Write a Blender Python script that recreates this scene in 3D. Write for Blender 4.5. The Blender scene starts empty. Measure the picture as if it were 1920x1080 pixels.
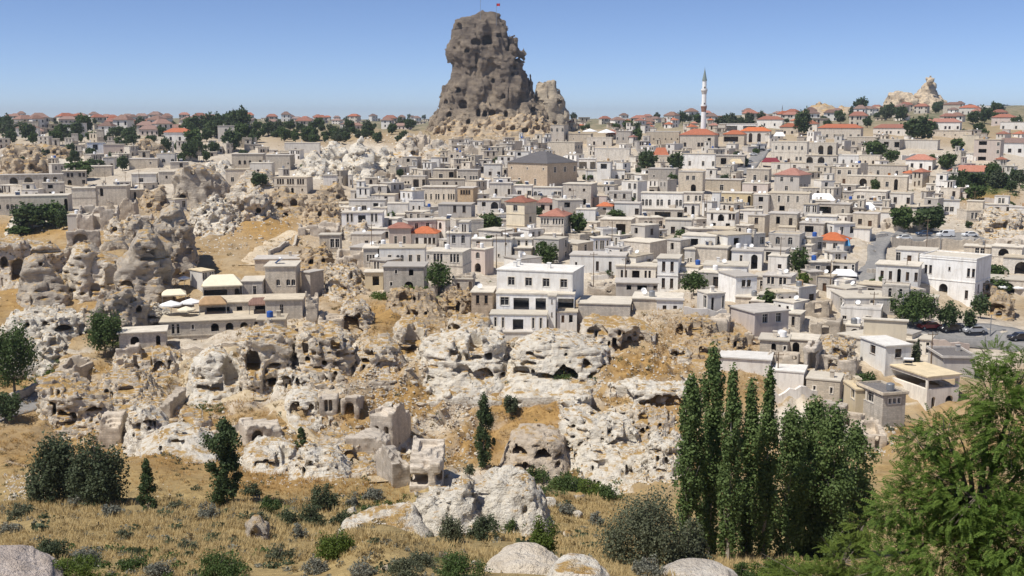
import bpy, math, random
import numpy as np
from mathutils import Matrix, Vector
# ------------------------------------------------------------------ camera, sky, sun, exposure
scn = bpy.context.scene
COL = scn.collection
R = math.radians
FPX = 2000.0                       # focal length in pixels of the 1920 wide photograph
PITCH = math.atan(315 / FPX)       # eye level lies at row 225
cam_d = bpy.data.cameras.new('camera'); cam = bpy.data.objects.new('camera', cam_d); COL.objects.link(cam)
cam_d.sensor_width = 36.0; cam_d.lens = 36.0 * FPX / 1920.0
cam_d.clip_start = 0.5; cam_d.clip_end = 30000
cam.location = (0, 0, 0); cam.rotation_euler = (math.pi / 2 - PITCH, 0, 0)
scn.camera = cam
SUN = Vector((-0.43, -0.27, 0.87)).normalized()    # direction towards the sun
sun_el = math.asin(SUN.z); sun_az = math.atan2(SUN.x, SUN.y)
w = bpy.data.worlds.new('World'); scn.world = w; w.use_nodes = True
nt = w.node_tree; nt.nodes.clear()
sky = nt.nodes.new('ShaderNodeTexSky'); sky.sky_type = 'NISHITA'; sky.sun_disc = False
sky.sun_elevation = sun_el; sky.sun_rotation = sun_az
sky.altitude = 1200; sky.air_density = 0.58; sky.dust_density = 0.1; sky.ozone_density = 3.0
bg = nt.nodes.new('ShaderNodeBackground'); bg.inputs[1].default_value = 0.108
wo = nt.nodes.new('ShaderNodeOutputWorld')
tn = nt.nodes.new('ShaderNodeMixRGB'); tn.blend_type = 'MULTIPLY'; tn.inputs[0].default_value = 1; tn.inputs[2].default_value = (0.95, 0.955, 1.06, 1)
nt.links.new(sky.outputs[0], tn.inputs[1]); nt.links.new(tn.outputs[0], bg.inputs[0]); nt.links.new(bg.outputs[0], wo.inputs[0])
sl = bpy.data.lights.new('sun', 'SUN'); sl.energy = 4.7; sl.angle = R(0.53); sl.color = (1.0, 0.955, 0.88)
so = bpy.data.objects.new('sun', sl); COL.objects.link(so)
so.rotation_euler = (-SUN).to_track_quat('-Z', 'Y').to_euler()
vs = scn.view_settings; vs.view_transform = 'Standard'; vs.look = 'None'; vs.exposure = 0.12; vs.gamma = 1.0
vs.use_curve_mapping = False
try:
    scn.cycles.max_bounces = 5; scn.cycles.diffuse_bounces = 3; scn.cycles.transparent_max_bounces = 6
    scn.cycles.use_adaptive_sampling = True
except Exception: pass
# ------------------------------------------------------------------ noise
rng = np.random.default_rng(7); random.seed(7)
_T = rng.random((32, 32, 32)).astype(np.float32)
def vnoise(x, y, z):
    xi = np.floor(x).astype(np.int32); yi = np.floor(y).astype(np.int32); zi = np.floor(z).astype(np.int32)
    fx = (x - xi).astype(np.float32); fy = (y - yi).astype(np.float32); fz = (z - zi).astype(np.float32)
    fx = fx * fx * (3 - 2 * fx); fy = fy * fy * (3 - 2 * fy); fz = fz * fz * (3 - 2 * fz)
    x0 = xi & 31; x1 = (xi + 1) & 31; y0 = yi & 31; y1 = (yi + 1) & 31; z0 = zi & 31; z1 = (zi + 1) & 31
    a = _T[x0, y0, z0] * (1 - fx) + _T[x1, y0, z0] * fx
    b = _T[x0, y1, z0] * (1 - fx) + _T[x1, y1, z0] * fx
    c = _T[x0, y0, z1] * (1 - fx) + _T[x1, y0, z1] * fx
    d = _T[x0, y1, z1] * (1 - fx) + _T[x1, y1, z1] * fx
    return ((a * (1 - fy) + b * fy) * (1 - fz) + (c * (1 - fy) + d * fy) * fz) * 2 - 1
def fbm(x, y, z, o=4, g=0.5):
    s = 0; a = 1.0; t = 0
    for i in range(o):
        s = s + a * vnoise(x + 13.7 * i, y + 7.1 * i, z + 3.3 * i); t += a
        a *= g; x = x * 2.03; y = y * 2.03; z = z * 2.03
    return s / t
# ------------------------------------------------------------------ photograph rows and columns to places
CP, SP = math.cos(PITCH), math.sin(PITCH)
def T(v):                                   # height per metre of distance on row v
    b = -(np.asarray(v, float) - 540) / FPX
    return (-SP + b * CP) / (CP + b * SP)
def P(u, v, Y):
    b = -(v - 540) / FPX; a = (u - 960) / FPX
    k = Y / (CP + b * SP)
    return Vector((a * k, Y, Y * float(T(v))))
def mpp(v, Y):                              # metres per photograph pixel at that place
    b = -(v - 540) / FPX
    return Y / (CP + b * SP) / FPX
# zones in the photograph, used only to say what grows or lies where: (u, v, ru, rv)
DUST = [(900, 420, 330, 130), (1250, 420, 420, 170), (1650, 430, 330, 150), (1750, 640, 260, 60), (480, 600, 170, 40), (560, 320, 250, 40), (120, 350, 200, 50), (520, 740, 150, 22), (1500, 620, 150, 60), (400, 640, 160, 25), (250, 300, 330, 50), (300, 350, 250, 40), (150, 250, 400, 14)]
ROCKZ = [(640, 660, 120, 40), (860, 660, 130, 55), (1020, 670, 130, 45), (1130, 830, 110, 70), (720, 730, 110, 30), (640, 850, 80, 30), (240, 770, 150, 45), (330, 690, 120, 35), (680, 300, 90, 45), (400, 410, 60, 30), (850, 790, 90, 60), (1560, 640, 90, 40), (560, 400, 80, 40), (900, 900, 120, 50), (1230, 720, 70, 40), (100, 310, 110, 35), (1610, 800, 70, 45), (860, 285, 70, 18), (700, 345, 60, 20), (1500, 780, 90, 40)]
GREENZ = [(1060, 905, 90, 22), (790, 555, 60, 14), (60, 690, 60, 30), (700, 960, 90, 20), (1850, 345, 90, 30), (90, 410, 70, 25), (1060, 700, 50, 8), (230, 640, 60, 20), (520, 960, 60, 25), (130, 1060, 90, 20), (850, 1050, 90, 14)]
GOLDZ = [(730, 590, 110, 26), (760, 740, 80, 34), (990, 770, 110, 44), (1200, 690, 80, 36), (1350, 640, 80, 28), (500, 420, 70, 40), (330, 850, 80, 40), (1240, 800, 40, 60), (60, 430, 90, 14), (60, 560, 60, 40), (200, 580, 60, 20), (520, 900, 120, 24), (660, 770, 60, 26), (900, 830, 60, 40), (1850, 370, 60, 20)]
def zone(L, u, v):
    s = np.zeros_like(u)
    for a, b, c, d in L: s = np.maximum(s, np.exp(-(((u - a) / c) ** 2 + ((v - b) / d) ** 2)))
    return s
# the lie of the land: for a few bearings, (row, distance) pairs from the viewpoint to the horizon
LAND = {
 -400: "1350@8 1300@12 1180@24 1100@36 1030@50 975@70 920@110 870@125 810@140 750@155 700@170 650@185 600@205 545@230 480@262 430@300 395@345 365@400 330@480 300@560 275@650 250@780 235@950 226@1300 221@2500 222@9000",
 0:    "1350@8 1300@12 1165@24 1090@36 1015@50 955@72 912@108 866@125 805@140 745@155 695@170 645@185 590@205 540@230 480@262 430@300 395@345 365@400 330@480 300@560 275@650 250@780 235@950 226@1300 221@2500 222@9000",
 300:  "1350@8 1300@12 1155@24 1085@36 1015@50 957@72 912@108 872@124 820@140 768@150 718@160 682@170 650@180 600@200 560@215 500@250 450@287 410@337 375@395 340@460 308@540 275@650 252@770 238@950 228@1300 222@2500 222@9000",
 600:  "1350@8 1270@12 1150@24 1090@36 1040@48 1000@60 965@78 925@100 900@116 878@126 805@143 740@156 675@168 620@180 590@192 555@208 510@238 460@282 415@336 375@396 340@462 308@540 275@648 251@770 240@920 231@1300 224@2500 224@9000",
 950:  "1350@8 1250@12 1120@24 1070@36 1032@48 1000@60 962@78 925@100 900@116 882@126 800@144 735@156 670@168 615@180 590@190 560@204 515@234 460@282 415@336 375@396 340@462 305@540 270@648 246@770 238@920 231@1300 226@2500 226@9000",
 1250: "1350@8 1250@12 1130@24 1085@36 1060@50 1030@70 985@92 935@112 885@126 800@144 735@156 670@168 615@180 590@190 560@204 515@234 460@282 415@336 375@396 340@462 308@540 275@645 250@765 236@920 226@1300 221@2500 222@9000",
 1500: "1350@8 1250@12 1140@24 1100@36 1075@50 1045@70 995@92 945@112 885@127 800@144 735@157 680@170 640@180 600@190 560@206 515@236 460@282 415@336 375@396 340@462 308@540 275@640 250@760 234@900 221@1200 213@2000 211@4000 216@9000",
 1750: "1350@8 1250@12 1150@24 1110@36 1085@50 1050@70 1000@92 945@112 880@128 800@145 745@157 695@170 652@182 625@190 595@202 555@222 510@250 460@292 412@345 372@405 335@475 300@560 270@660 243@780 224@920 210@1200 203@1900 204@4000 212@9000",
 1950: "1350@8 1250@12 1150@24 1110@36 1085@50 1050@70 1000@92 945@112 880@128 800@145 742@158 692@172 650@185 626@194 600@204 560@225 510@255 460@300 410@355 370@415 330@490 295@580 265@680 240@800 220@950 205@1200 198@1800 200@4000 210@9000",
 2350: "1350@8 1250@12 1150@24 1110@36 1085@50 1050@70 1000@92 945@112 880@128 800@145 742@158 692@172 650@185 626@194 600@204 560@225 510@255 460@300 410@355 370@415 330@490 295@580 265@680 240@800 220@950 205@1200 198@1800 200@4000 210@9000",
}
LQ = np.array(sorted(LAND)); NLY = 700
LY = np.linspace(math.log(6), math.log(9500), NLY)
_rows = []
_k = np.hanning(15); _k /= _k.sum()
for q in LQ:
    pr = [tuple(map(float, s.split('@'))) for s in LAND[q].split()]
    vv = np.interp(LY, [math.log(b) for a, b in pr], [a for a, b in pr])
    _rows.append(np.convolve(np.pad(vv, 7, 'edge'), _k, 'valid'))
_rows = np.array(_rows)
QG = np.linspace(-400, 2350, 276)
VG = np.array([np.interp(QG, LQ, _rows[:, j]) for j in range(NLY)]).T
_k2 = np.hanning(13); _k2 /= _k2.sum()
VG = np.array([np.convolve(np.pad(VG[:, j], 6, 'edge'), _k2, 'valid') for j in range(NLY)]).T
def _ground(x, y):
    x = np.asarray(x, float); y = np.maximum(np.asarray(y, float), 6.01)
    q = np.clip((960 + FPX * x / y - QG[0]) / (QG[1] - QG[0]), 0, len(QG) - 1.001)
    s = np.clip((np.log(y) - LY[0]) / (LY[1] - LY[0]), 0, NLY - 1.001)
    i = q.astype(int); j = s.astype(int); a = q - i; b = s - j
    v = (VG[i, j] * (1 - a) + VG[i + 1, j] * a) * (1 - b) + (VG[i, j + 1] * (1 - a) + VG[i + 1, j + 1] * a) * b
    amp = np.clip(y * 0.0065, 0.12, 2.0)
    n = fbm(x * 0.045, y * 0.045, x * 0, 3) * amp * 1.5 + fbm(x * 0.25, y * 0.25, x * 0 + 5, 3) * np.clip(amp * 0.45, 0, 0.45)
    t = fbm(x * 0.035 + 4, y * 0.06, x * 0 + 2, 2) * 4 + 9; f = t - np.floor(t)
    st = (np.floor(t) - 9 + np.clip((f - 0.7) / 0.3, 0, 1)) * np.clip((y - 75) / 40, 0, 1) * np.clip((420 - y) / 120, 0.25, 1)
    zr = np.clip(np.maximum(zone(ROCKZ, 960 + FPX * x / y, v) * 1.5, zone([(640, 720, 420, 170), (250, 720, 230, 90), (1200, 780, 160, 120), (1430, 640, 160, 60)], 960 + FPX * x / y, v) * .55), 0, 1)
    t = fbm(x * 0.15 + 1, y * 0.12, x * 0 + 7, 3) * 4.5 + 9; f = t - np.floor(t); led = (np.floor(t) - 9 + np.clip((f - 0.72) / 0.28, 0, 1)) * .75
    fo = 0
    for dx_, dy_, k_ in ((.9, .4, .21), (-.5, .86, .26), (.2, .98, .17), (.75, -.66, .31), (-.97, .2, .43)): fo = fo + np.abs((x * dx_ + y * dy_) * k_ + n * .5 - np.floor((x * dx_ + y * dy_) * k_ + n * .5) - .5)
    z = y * T(v) + n + st * 1.1 + zr * (led + (1.25 - fo) * 1.5)
    for (bu, bY, ru, rY, bh) in MOUNDS: z = z + bh * np.exp(-((960 + FPX * x / y - bu) / ru) ** 2 - ((y - bY) / rY) ** 2)
    return z
# grassy humps: (column, distance, half width in columns, half depth in metres, height)
MOUNDS = [(700, 44, 110, 6, 1.6), (660, 52, 60, 5, .8), (440, 66, 60, 7, 1.5), (250, 62, 120, 8, .9), (1110, 60, 60, 9, .8), (60, 60, 80, 9, .7)]
QF = np.linspace(-395, 2345, 1097); YF = np.linspace(math.log(7.2), math.log(9200), 2200)
ZF = np.empty((len(QF), len(YF)))
for _i in range(0, len(QF), 64):
    _y = np.exp(YF)[None]; _x = ((QF[_i:_i + 64] - 960) / FPX)[:, None] * _y
    ZF[_i:_i + 64] = _ground(_x, np.broadcast_to(_y, _x.shape)) / _y
def ground(x, y):
    x = np.asarray(x, float); y = np.maximum(np.asarray(y, float), 7.3)
    q = np.clip((960 + FPX * x / y - QF[0]) / (QF[1] - QF[0]), 0, len(QF) - 1.001)
    s = np.clip((np.log(y) - YF[0]) / (YF[1] - YF[0]), 0, len(YF) - 1.001)
    i = q.astype(np.int32); j = s.astype(np.int32); a = q - i; b = s - j
    return y * ((ZF[i, j] * (1 - a) + ZF[i + 1, j] * a) * (1 - b) + (ZF[i, j + 1] * (1 - a) + ZF[i + 1, j + 1] * a) * b)
_MY = np.exp(np.linspace(math.log(9), math.log(8500), 1000))
def Gs(u, v, ymin=0):                       # where the rays through pixels meet the land (arrays)
    u = np.atleast_1d(np.asarray(u, float)); v = np.atleast_1d(np.asarray(v, float))
    b = -(v - 540) / FPX; k = 1 / (CP + b * SP)
    X = ((u - 960) / FPX * k)[:, None] * _MY[None]
    gz = ground(X, np.broadcast_to(_MY[None], X.shape))
    rz = T(v)[:, None] * _MY[None]
    hit = (rz < gz) & (_MY[None] >= ymin)
    i = np.where(hit.any(1), hit.argmax(1), len(_MY) - 1)
    i0 = np.maximum(i - 1, 0); r = np.arange(len(u))
    d0 = rz[r, i0] - gz[r, i0]; d1 = rz[r, i] - gz[r, i]
    t = np.clip(d0 / (d0 - d1 + 1e-9), 0, 1)
    Y = _MY[i0] + (_MY[i] - _MY[i0]) * t
    x = (u - 960) / FPX * k * Y
    return np.stack([x, Y, ground(x, Y)], 1)
def G(u, v, ymin=0): return Vector(Gs([u], [v], ymin)[0])
# ------------------------------------------------------------------ mesh helpers
def mesh_np(name, V, F, mats=(), smooth=False, mi=None):
    V = np.asarray(V, np.float32).reshape(-1, 3); F = np.asarray(F, np.int32)
    k = F.shape[1]; me = bpy.data.meshes.new(name)
    me.vertices.add(len(V)); me.vertices.foreach_set('co', V.ravel())
    me.loops.add(F.size); me.loops.foreach_set('vertex_index', F.ravel())
    me.polygons.add(len(F)); me.polygons.foreach_set('loop_start', np.arange(0, F.size, k, dtype=np.int32))
    if mi is not None: me.polygons.foreach_set('material_index', np.asarray(mi, np.int32))
    me.polygons.foreach_set('use_smooth', np.full(len(F), smooth))
    me.update(calc_edges=True)
    for m in mats: me.materials.append(m)
    return me
class MB:                                   # collects polygons for one mesh
    def __init__(s): s.v = []; s.f = []; s.m = []
    def poly(s, pts, m=0):
        i = len(s.v); s.v += [tuple(p) for p in pts]; s.f.append(tuple(range(i, i + len(pts)))); s.m.append(m)
    def box(s, x0, x1, y0, y1, z0, z1, m=0):
        a = [(x0, y0, z0), (x1, y0, z0), (x1, y1, z0), (x0, y1, z0), (x0, y0, z1), (x1, y0, z1), (x1, y1, z1), (x0, y1, z1)]
        i = len(s.v); s.v += a
        for q in ((0, 3, 2, 1), (4, 5, 6, 7), (0, 1, 5, 4), (1, 2, 6, 5), (2, 3, 7, 6), (3, 0, 4, 7)):
            s.f.append(tuple(i + k for k in q)); s.m.append(m)
    def tube(s, p0, p1, r0, r1, n=8, m=0, cap=True):
        p0 = Vector(p0); p1 = Vector(p1); d = (p1 - p0).normalized()
        a = d.orthogonal().normalized(); b = d.cross(a); i = len(s.v)
        for p, r in ((p0, r0), (p1, r1)):
            for k in range(n):
                t = 2 * math.pi * k / n; s.v.append(tuple(p + (a * math.cos(t) + b * math.sin(t)) * r))
        for k in range(n):
            s.f.append((i + k, i + (k + 1) % n, i + n + (k + 1) % n, i + n + k)); s.m.append(m)
        if cap:
            s.f.append(tuple(i + n + k for k in range(n))); s.m.append(m)
            s.f.append(tuple(i + n - 1 - k for k in range(n))); s.m.append(m)
    def lathe(s, prof, n=16, m=0, mf=None):
        i = len(s.v)
        for r, z in prof:
            for k in range(n):
                t = 2 * math.pi * k / n; s.v.append((r * math.cos(t), r * math.sin(t), z))
        for j in range(len(prof) - 1):
            for k in range(n):
                s.f.append((i + j * n + k, i + j * n + (k + 1) % n, i + (j + 1) * n + (k + 1) % n, i + (j + 1) * n + k)); s.m.append(mf(j) if mf else m)
    def mesh(s, name, mats):
        me = bpy.data.meshes.new(name); me.from_pydata(s.v, [], s.f); me.polygons.foreach_set('material_index', s.m)
        for q in mats: me.materials.append(q)
        me.update(); return me
def link(name, data, parent=None, M=None):
    o = bpy.data.objects.new(name, data); COL.objects.link(o)
    if parent is not None: o.parent = parent
    if M is not None: o.matrix_local = M
    return o
def tag(o, label=None, cat=None, group=None, kind=None):
    if label: o['label'] = label
    if cat: o['category'] = cat
    if group: o['group'] = group
    if kind: o['kind'] = kind
    return o
def thing(name, label, cat, loc, rz=0, group=None):
    o = bpy.data.objects.new(name, None); COL.objects.link(o); o.location = loc; o.rotation_euler = (0, 0, rz)
    o.empty_display_size = 0.5
    return tag(o, label, cat, group)
# ------------------------------------------------------------------ materials
class N:
    def __init__(s, name):
        s.m = bpy.data.materials.new(name); s.m.use_nodes = True; s.t = s.m.node_tree; s.t.nodes.clear()
        s.out = s.t.nodes.new('ShaderNodeOutputMaterial')
    def n(s, typ, **kw):
        o = s.t.nodes.new('ShaderNode' + typ)
        for k, v in kw.items():
            if k.startswith('i_'):
                o.inputs[k[2:].replace('_', ' ')].default_value = v
            else: setattr(o, k, v)
        return o
    def l(s, a, b): s.t.links.new(a, b); return s
    def noise(s, scale, vec, detail=4, rough=0.55):
        o = s.n('TexNoise'); o.inputs['Scale'].default_value = scale; o.inputs['Detail'].default_value = detail
        o.inputs['Roughness'].default_value = rough; s.l(vec, o.inputs['Vector']); return o.outputs['Fac']
    def ramp(s, fac, a, b, ca=0.0, cb=1.0):
        o = s.n('MapRange', clamp=True); s.l(fac, o.inputs[0])
        o.inputs[1].default_value = a; o.inputs[2].default_value = b; o.inputs[3].default_value = ca; o.inputs[4].default_value = cb
        return o.outputs[0]
    def mix(s, fac, a, b, mode='MIX'):
        o = s.n('MixRGB', blend_type=mode)
        for k, x in ((0, fac), (1, a), (2, b)):
            if isinstance(x, (int, float)): o.inputs[k].default_value = x
            elif isinstance(x, tuple): o.inputs[k].default_value = x + (1,) if len(x) == 3 else x
            else: s.l(x, o.inputs[k])
        return o.outputs[0]
    def math(s, op, a, b=0.0):
        o = s.n('Math', operation=op)
        for k, x in ((0, a), (1, b)):
            if isinstance(x, (int, float)): o.inputs[k].default_value = x
            else: s.l(x, o.inputs[k])
        return o.outputs[0]
    def bsdf(s, col, rough=0.9, bump=None, bs=0.3, bd=0.1, metallic=0.0, spec=0.2):
        o = s.n('BsdfPrincipled'); o.inputs['Roughness'].default_value = rough; o.inputs['Metallic'].default_value = metallic
        o.inputs['Specular IOR Level'].default_value = spec
        if isinstance(col, tuple): o.inputs['Base Color'].default_value = col + (1,)
        else: s.l(col, o.inputs['Base Color'])
        if bump is not None:
            b = s.n('Bump'); b.inputs['Strength'].default_value = bs; b.inputs['Distance'].default_value = bd
            s.l(bump, b.inputs['Height']); s.l(b.outputs[0], o.inputs['Normal'])
        s.l(o.outputs[0], s.out.inputs[0]); return s.m
    def pos(s): return s.n('NewGeometry').outputs['Position']
    def obj(s): return s.n('TexCoord').outputs['Object']
    def rand(s): return s.n('ObjectInfo').outputs['Random']
    def scale(s, vec, x, y, z):
        o = s.n('Mapping'); s.l(vec, o.inputs[0]); o.inputs['Scale'].default_value = (x, y, z); return o.outputs[0]
def hsv(c, k): return tuple(min(1, x * k) for x in c)
def plain(name, col, rough=0.8, metallic=0.0, spec=0.3, var=0.0):
    s = N(name)
    if var:
        n = s.noise(1.3, s.pos(), 5); c = s.mix(s.ramp(n, 0.3, 0.7), hsv(col, 1 - var), hsv(col, 1 + var)); return s.bsdf(c, rough, spec=spec)
    return s.bsdf(col, rough, metallic=metallic, spec=spec)
def wall_mat(name, col, stain=(0.2, 0.17, 0.14), st=0.35, stone=False, blk=0.28):
    s = N(name); p = s.obj(); r = s.rand()
    hs = s.n('HueSaturation'); hs.inputs['Color'].default_value = col + (1,)
    s.l(s.ramp(r, 0, 1, 0.80, 1.2), hs.inputs['Value']); s.l(s.ramp(s.math('FRACT', s.math('MULTIPLY', r, 7.3)), 0, 1, 0.75, 1.25), hs.inputs['Saturation'])
    c = hs.outputs[0]
    wp = s.pos()
    big = s.noise(0.35, wp, 4); c = s.mix(s.ramp(big, 0.35, 0.7, 0, 0.35), c, hsv(col, 0.72))
    streak = s.noise(1.0, s.scale(wp, 1.6, 1.6, 0.22), 5, 0.65)
    c = s.mix(s.ramp(streak, 0.47, 0.72, 0, st * 1.15), c, stain)
    pat = s.noise(0.9, wp, 3, 0.5); c = s.mix(s.ramp(pat, 0.56, 0.60, 0, 0.22), c, (0.62, 0.53, 0.42))
    fine = s.noise(6.0, wp, 4, 0.7); c = s.mix(s.ramp(fine, 0.3, 0.75, 0.0, 0.22), c, hsv(col, 0.6))
    if stone:
        bx = s.n('TexBrick'); bx.offset = 0.5
        # blocks run along the face: x+y for the course, z for the height
        sp = s.n('SeparateXYZ'); s.l(p, sp.inputs[0]); cb = s.n('CombineXYZ')
        s.l(s.math('ADD', sp.outputs[0], sp.outputs[1]), cb.inputs[0]); s.l(sp.outputs[2], cb.inputs[1]); s.l(cb.outputs[0], bx.inputs['Vector'])
        bx.inputs['Scale'].default_value = 1.0; bx.inputs['Brick Width'].default_value = blk * 1.7; bx.inputs['Row Height'].default_value = blk
        bx.inputs['Mortar Size'].default_value = 0.02; bx.inputs['Mortar Smooth'].default_value = 0.3; bx.inputs['Bias'].default_value = 0.0
        bx.inputs['Color1'].default_value = (0.86, 0.85, 0.84, 1); bx.inputs['Color2'].default_value = (1.12, 1.1, 1.07, 1); bx.inputs['Mortar'].default_value = (0.8, 0.77, 0.73, 1)
        c = s.mix(1.0, c, bx.outputs['Color'], 'MULTIPLY')
        h = s.math('ADD', s.math('MULTIPLY', bx.outputs['Fac'], -0.6), fine)
        return s.bsdf(c, 0.95, h, 0.5, 0.06)
    return s.bsdf(c, 0.92, fine, 0.3, 0.04)
WALLM = {
 'W': wall_mat('whitewash', (0.86, 0.83, 0.77), st=0.28), 'w': wall_mat('worn_whitewash', (0.78, 0.73, 0.65), st=0.36),
 'C': wall_mat('cream_stone', (0.75, 0.69, 0.59), st=0.36, stone=True, blk=0.26), 'B': wall_mat('beige_stone', (0.67, 0.60, 0.495), st=0.42, stone=True),
 'G': wall_mat('grey_stone', (0.58, 0.53, 0.46), st=0.44, stone=True, blk=0.24), 'T': wall_mat('tan_stone', (0.56, 0.43, 0.29), st=0.3, stone=True),
 'Y': wall_mat('yellow_plaster', (0.74, 0.62, 0.42), st=0.2), 'P': wall_mat('pinkish_plaster', (0.66, 0.56, 0.49), st=0.3),
 'K': wall_mat('bare_concrete', (0.54, 0.50, 0.45), st=0.4), 'R': wall_mat('red_brick', (0.33, 0.17, 0.12), st=0.3, stone=True, blk=0.2),
 'U': wall_mat('bluish_whitewash', (0.72, 0.74, 0.78), st=0.25)}
def roof_flat(name, col):
    s = N(name); p = s.pos(); r = s.rand()
    hs = s.n('HueSaturation'); hs.inputs['Color'].default_value = col + (1,); s.l(s.ramp(r, 0, 1, 0.8, 1.18), hs.inputs['Value'])
    a = s.noise(0.7, p, 5, 0.65); c = s.mix(s.ramp(a, 0.4, 0.68, 0, 0.55), hs.outputs[0], hsv(col, 0.6))
    b = s.noise(4, p, 4, 0.7); c = s.mix(s.ramp(b, 0.45, 0.75, 0, 0.4), c, (0.5, 0.42, 0.3))
    return s.bsdf(c, 0.95, b, 0.4, 0.05)
M_ROOF = [roof_flat('pale_roof_screed', (0.64, 0.58, 0.48)), roof_flat('earth_roof', (0.56, 0.48, 0.36)), roof_flat('concrete_roof', (0.52, 0.48, 0.43)), roof_flat('white_roof', (0.80, 0.77, 0.71))]
M_YROOF = roof_flat('yellow_roof', (0.74, 0.61, 0.40)); M_DROOF = roof_flat('dark_roof_felt', (0.16, 0.15, 0.15))
def tile_mat(name, col):
    s = N(name); p = s.obj(); r = s.rand()
    wv = s.n('TexWave', wave_type='BANDS', bands_direction='X'); s.l(p, wv.inputs[0]); wv.inputs['Scale'].default_value = 1.1; wv.inputs['Distortion'].default_value = 0.6
    wz = s.n('TexWave', wave_type='BANDS', bands_direction='Z'); s.l(p, wz.inputs[0]); wz.inputs['Scale'].default_value = 2.4
    hs = s.n('HueSaturation'); hs.inputs['Color'].default_value = col + (1,); s.l(s.ramp(r, 0, 1, 0.75, 1.2), hs.inputs['Value']); s.l(s.ramp(s.math('FRACT', s.math('MULTIPLY', r, 5.1)), 0, 1, 0.75, 1.05), hs.inputs['Saturation'])
    n = s.noise(1.2, s.pos(), 5, 0.7); c = s.mix(s.ramp(n, 0.4, 0.72, 0, 0.6), hs.outputs[0], hsv(col, 0.55))
    h = s.math('ADD', wv.outputs['Fac'], s.math('MULTIPLY', wz.outputs['Fac'], 0.6))
    return s.bsdf(c, 0.85, h, 0.7, 0.08)
M_TILE = {'R': tile_mat('red_tiles', (0.40, 0.145, 0.085)), 'O': tile_mat('orange_tiles', (0.55, 0.17, 0.075)), 'E': tile_mat('old_brown_tiles', (0.25, 0.15, 0.115)), 'D': tile_mat('dark_slate_roof', (0.13, 0.12, 0.12)), 'V': tile_mat('faded_pink_tiles', (0.33, 0.20, 0.155))}
M_GLASS = N('window_glass').bsdf((0.018, 0.02, 0.024), 0.12, spec=0.5)
M_TRIM = plain('pale_stone_trim', (0.76, 0.69, 0.58), 0.9, var=0.1); M_FRAME = plain('painted_window_frame', (0.55, 0.52, 0.47), 0.6); M_FRAMED = plain('dark_timber_frame', (0.12, 0.075, 0.045), 0.7)
M_DOOR = plain('brown_timber_door', (0.10, 0.055, 0.03), 0.7, var=0.2); M_DOORO = plain('orange_timber_door', (0.42, 0.17, 0.04), 0.6)
M_DARKIN = plain('dim_interior', (0.16, 0.14, 0.12), 0.95)
M_METAL = plain('grey_metal', (0.33, 0.34, 0.35), 0.45, metallic=0.6); M_MINA = plain('white_minaret_paint', (0.86, 0.84, 0.80), 0.8, var=0.04); M_WHITEP = plain('white_canvas', (0.82, 0.81, 0.79), 0.8, var=0.05)
M_CREAMC = plain('cream_canvas', (0.78, 0.70, 0.52), 0.85, var=0.06); M_BLUE = plain('blue_plastic', (0.03, 0.10, 0.36), 0.5)
M_WOOD = plain('weathered_timber', (0.20, 0.14, 0.09), 0.85, var=0.25); M_TERRA = plain('reed_mat_roof', (0.40, 0.26, 0.14), 0.95, var=0.2)
M_PANEL = plain('solar_panel_glass', (0.03, 0.04, 0.07), 0.15, spec=0.6)
def rock_mat(name, pale, dark, patina, pa=0.5, grass=0.0, lines=0.5, ztop=None):
    s = N(name); p = s.pos()
    a = s.noise(0.22, p, 6, 0.62); b = s.noise(1.4, p, 6, 0.68); f = s.noise(7, p, 4, 0.7)
    st = s.noise(1.0, s.scale(p, 0.16, 0.16, 1.7), 5, 0.6)
    c = s.mix(s.ramp(b, 0.36, 0.66), pale, tuple(x * y for x, y in zip(pale, (0.84, 0.80, 0.74))))
    bl = s.noise(0.55, s.scale(p, 1, 1, 0.6), 5, 0.7); c = s.mix(s.ramp(bl, 0.56, 0.68, 0, 0.5), c, tuple(x * y for x, y in zip(pale, (0.62, 0.55, 0.46))))
    c = s.mix(s.ramp(st, 0.5, 0.72, 0, lines), c, dark)
    c = s.mix(s.ramp(a, 0.62 - pa * 0.34, 0.80 - pa * 0.3, 0, 0.9), c, patina)
    c = s.mix(s.ramp(f, 0.5, 0.8, 0, 0.35), c, dark)
    vor = s.n('TexVoronoi', feature='DISTANCE_TO_EDGE'); vor.inputs['Scale'].default_value = 0.55
    wv = s.mix(0.25, p, s.n('TexNoise').outputs['Color'], 'ADD'); s.l(p, vor.inputs['Vector'])
    if grass:
        nz = s.n('SeparateXYZ'); s.l(s.n('NewGeometry').outputs['True Normal'], nz.inputs[0])
        g = s.math('MULTIPLY', s.ramp(nz.outputs[2], 0.72, 0.9), s.ramp(s.noise(0.5, p, 5, 0.7), 0.58 - 0.3 * grass, 0.68 - 0.3 * grass))
        gc = s.mix(s.ramp(b, 0.35, 0.65), (0.40, 0.235, 0.08), (0.52, 0.36, 0.15)); c = s.mix(g, c, gc)
    h = s.math('ADD', s.math('MULTIPLY', b, 1.2), s.math('ADD', s.math('MULTIPLY', st, 0.8), s.math('MULTIPLY', f, 0.35)))
    return s.bsdf(c, 0.95, h, 0.9, 0.55)
M_ROCK = rock_mat('white_tuff', (0.74, 0.67, 0.56), (0.36, 0.29, 0.22), (0.42, 0.35, 0.27), 0.3, 0.75, 0.5)
M_ROCKB = rock_mat('bare_white_tuff', (0.80, 0.75, 0.65), (0.40, 0.34, 0.27), (0.50, 0.44, 0.35), 0.15, 0.35, 0.4)
M_ROCKG = rock_mat('grey_tuff_cliff', (0.60, 0.53, 0.43), (0.24, 0.20, 0.165), (0.33, 0.285, 0.235), 0.6, 0.5, 0.6)
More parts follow.
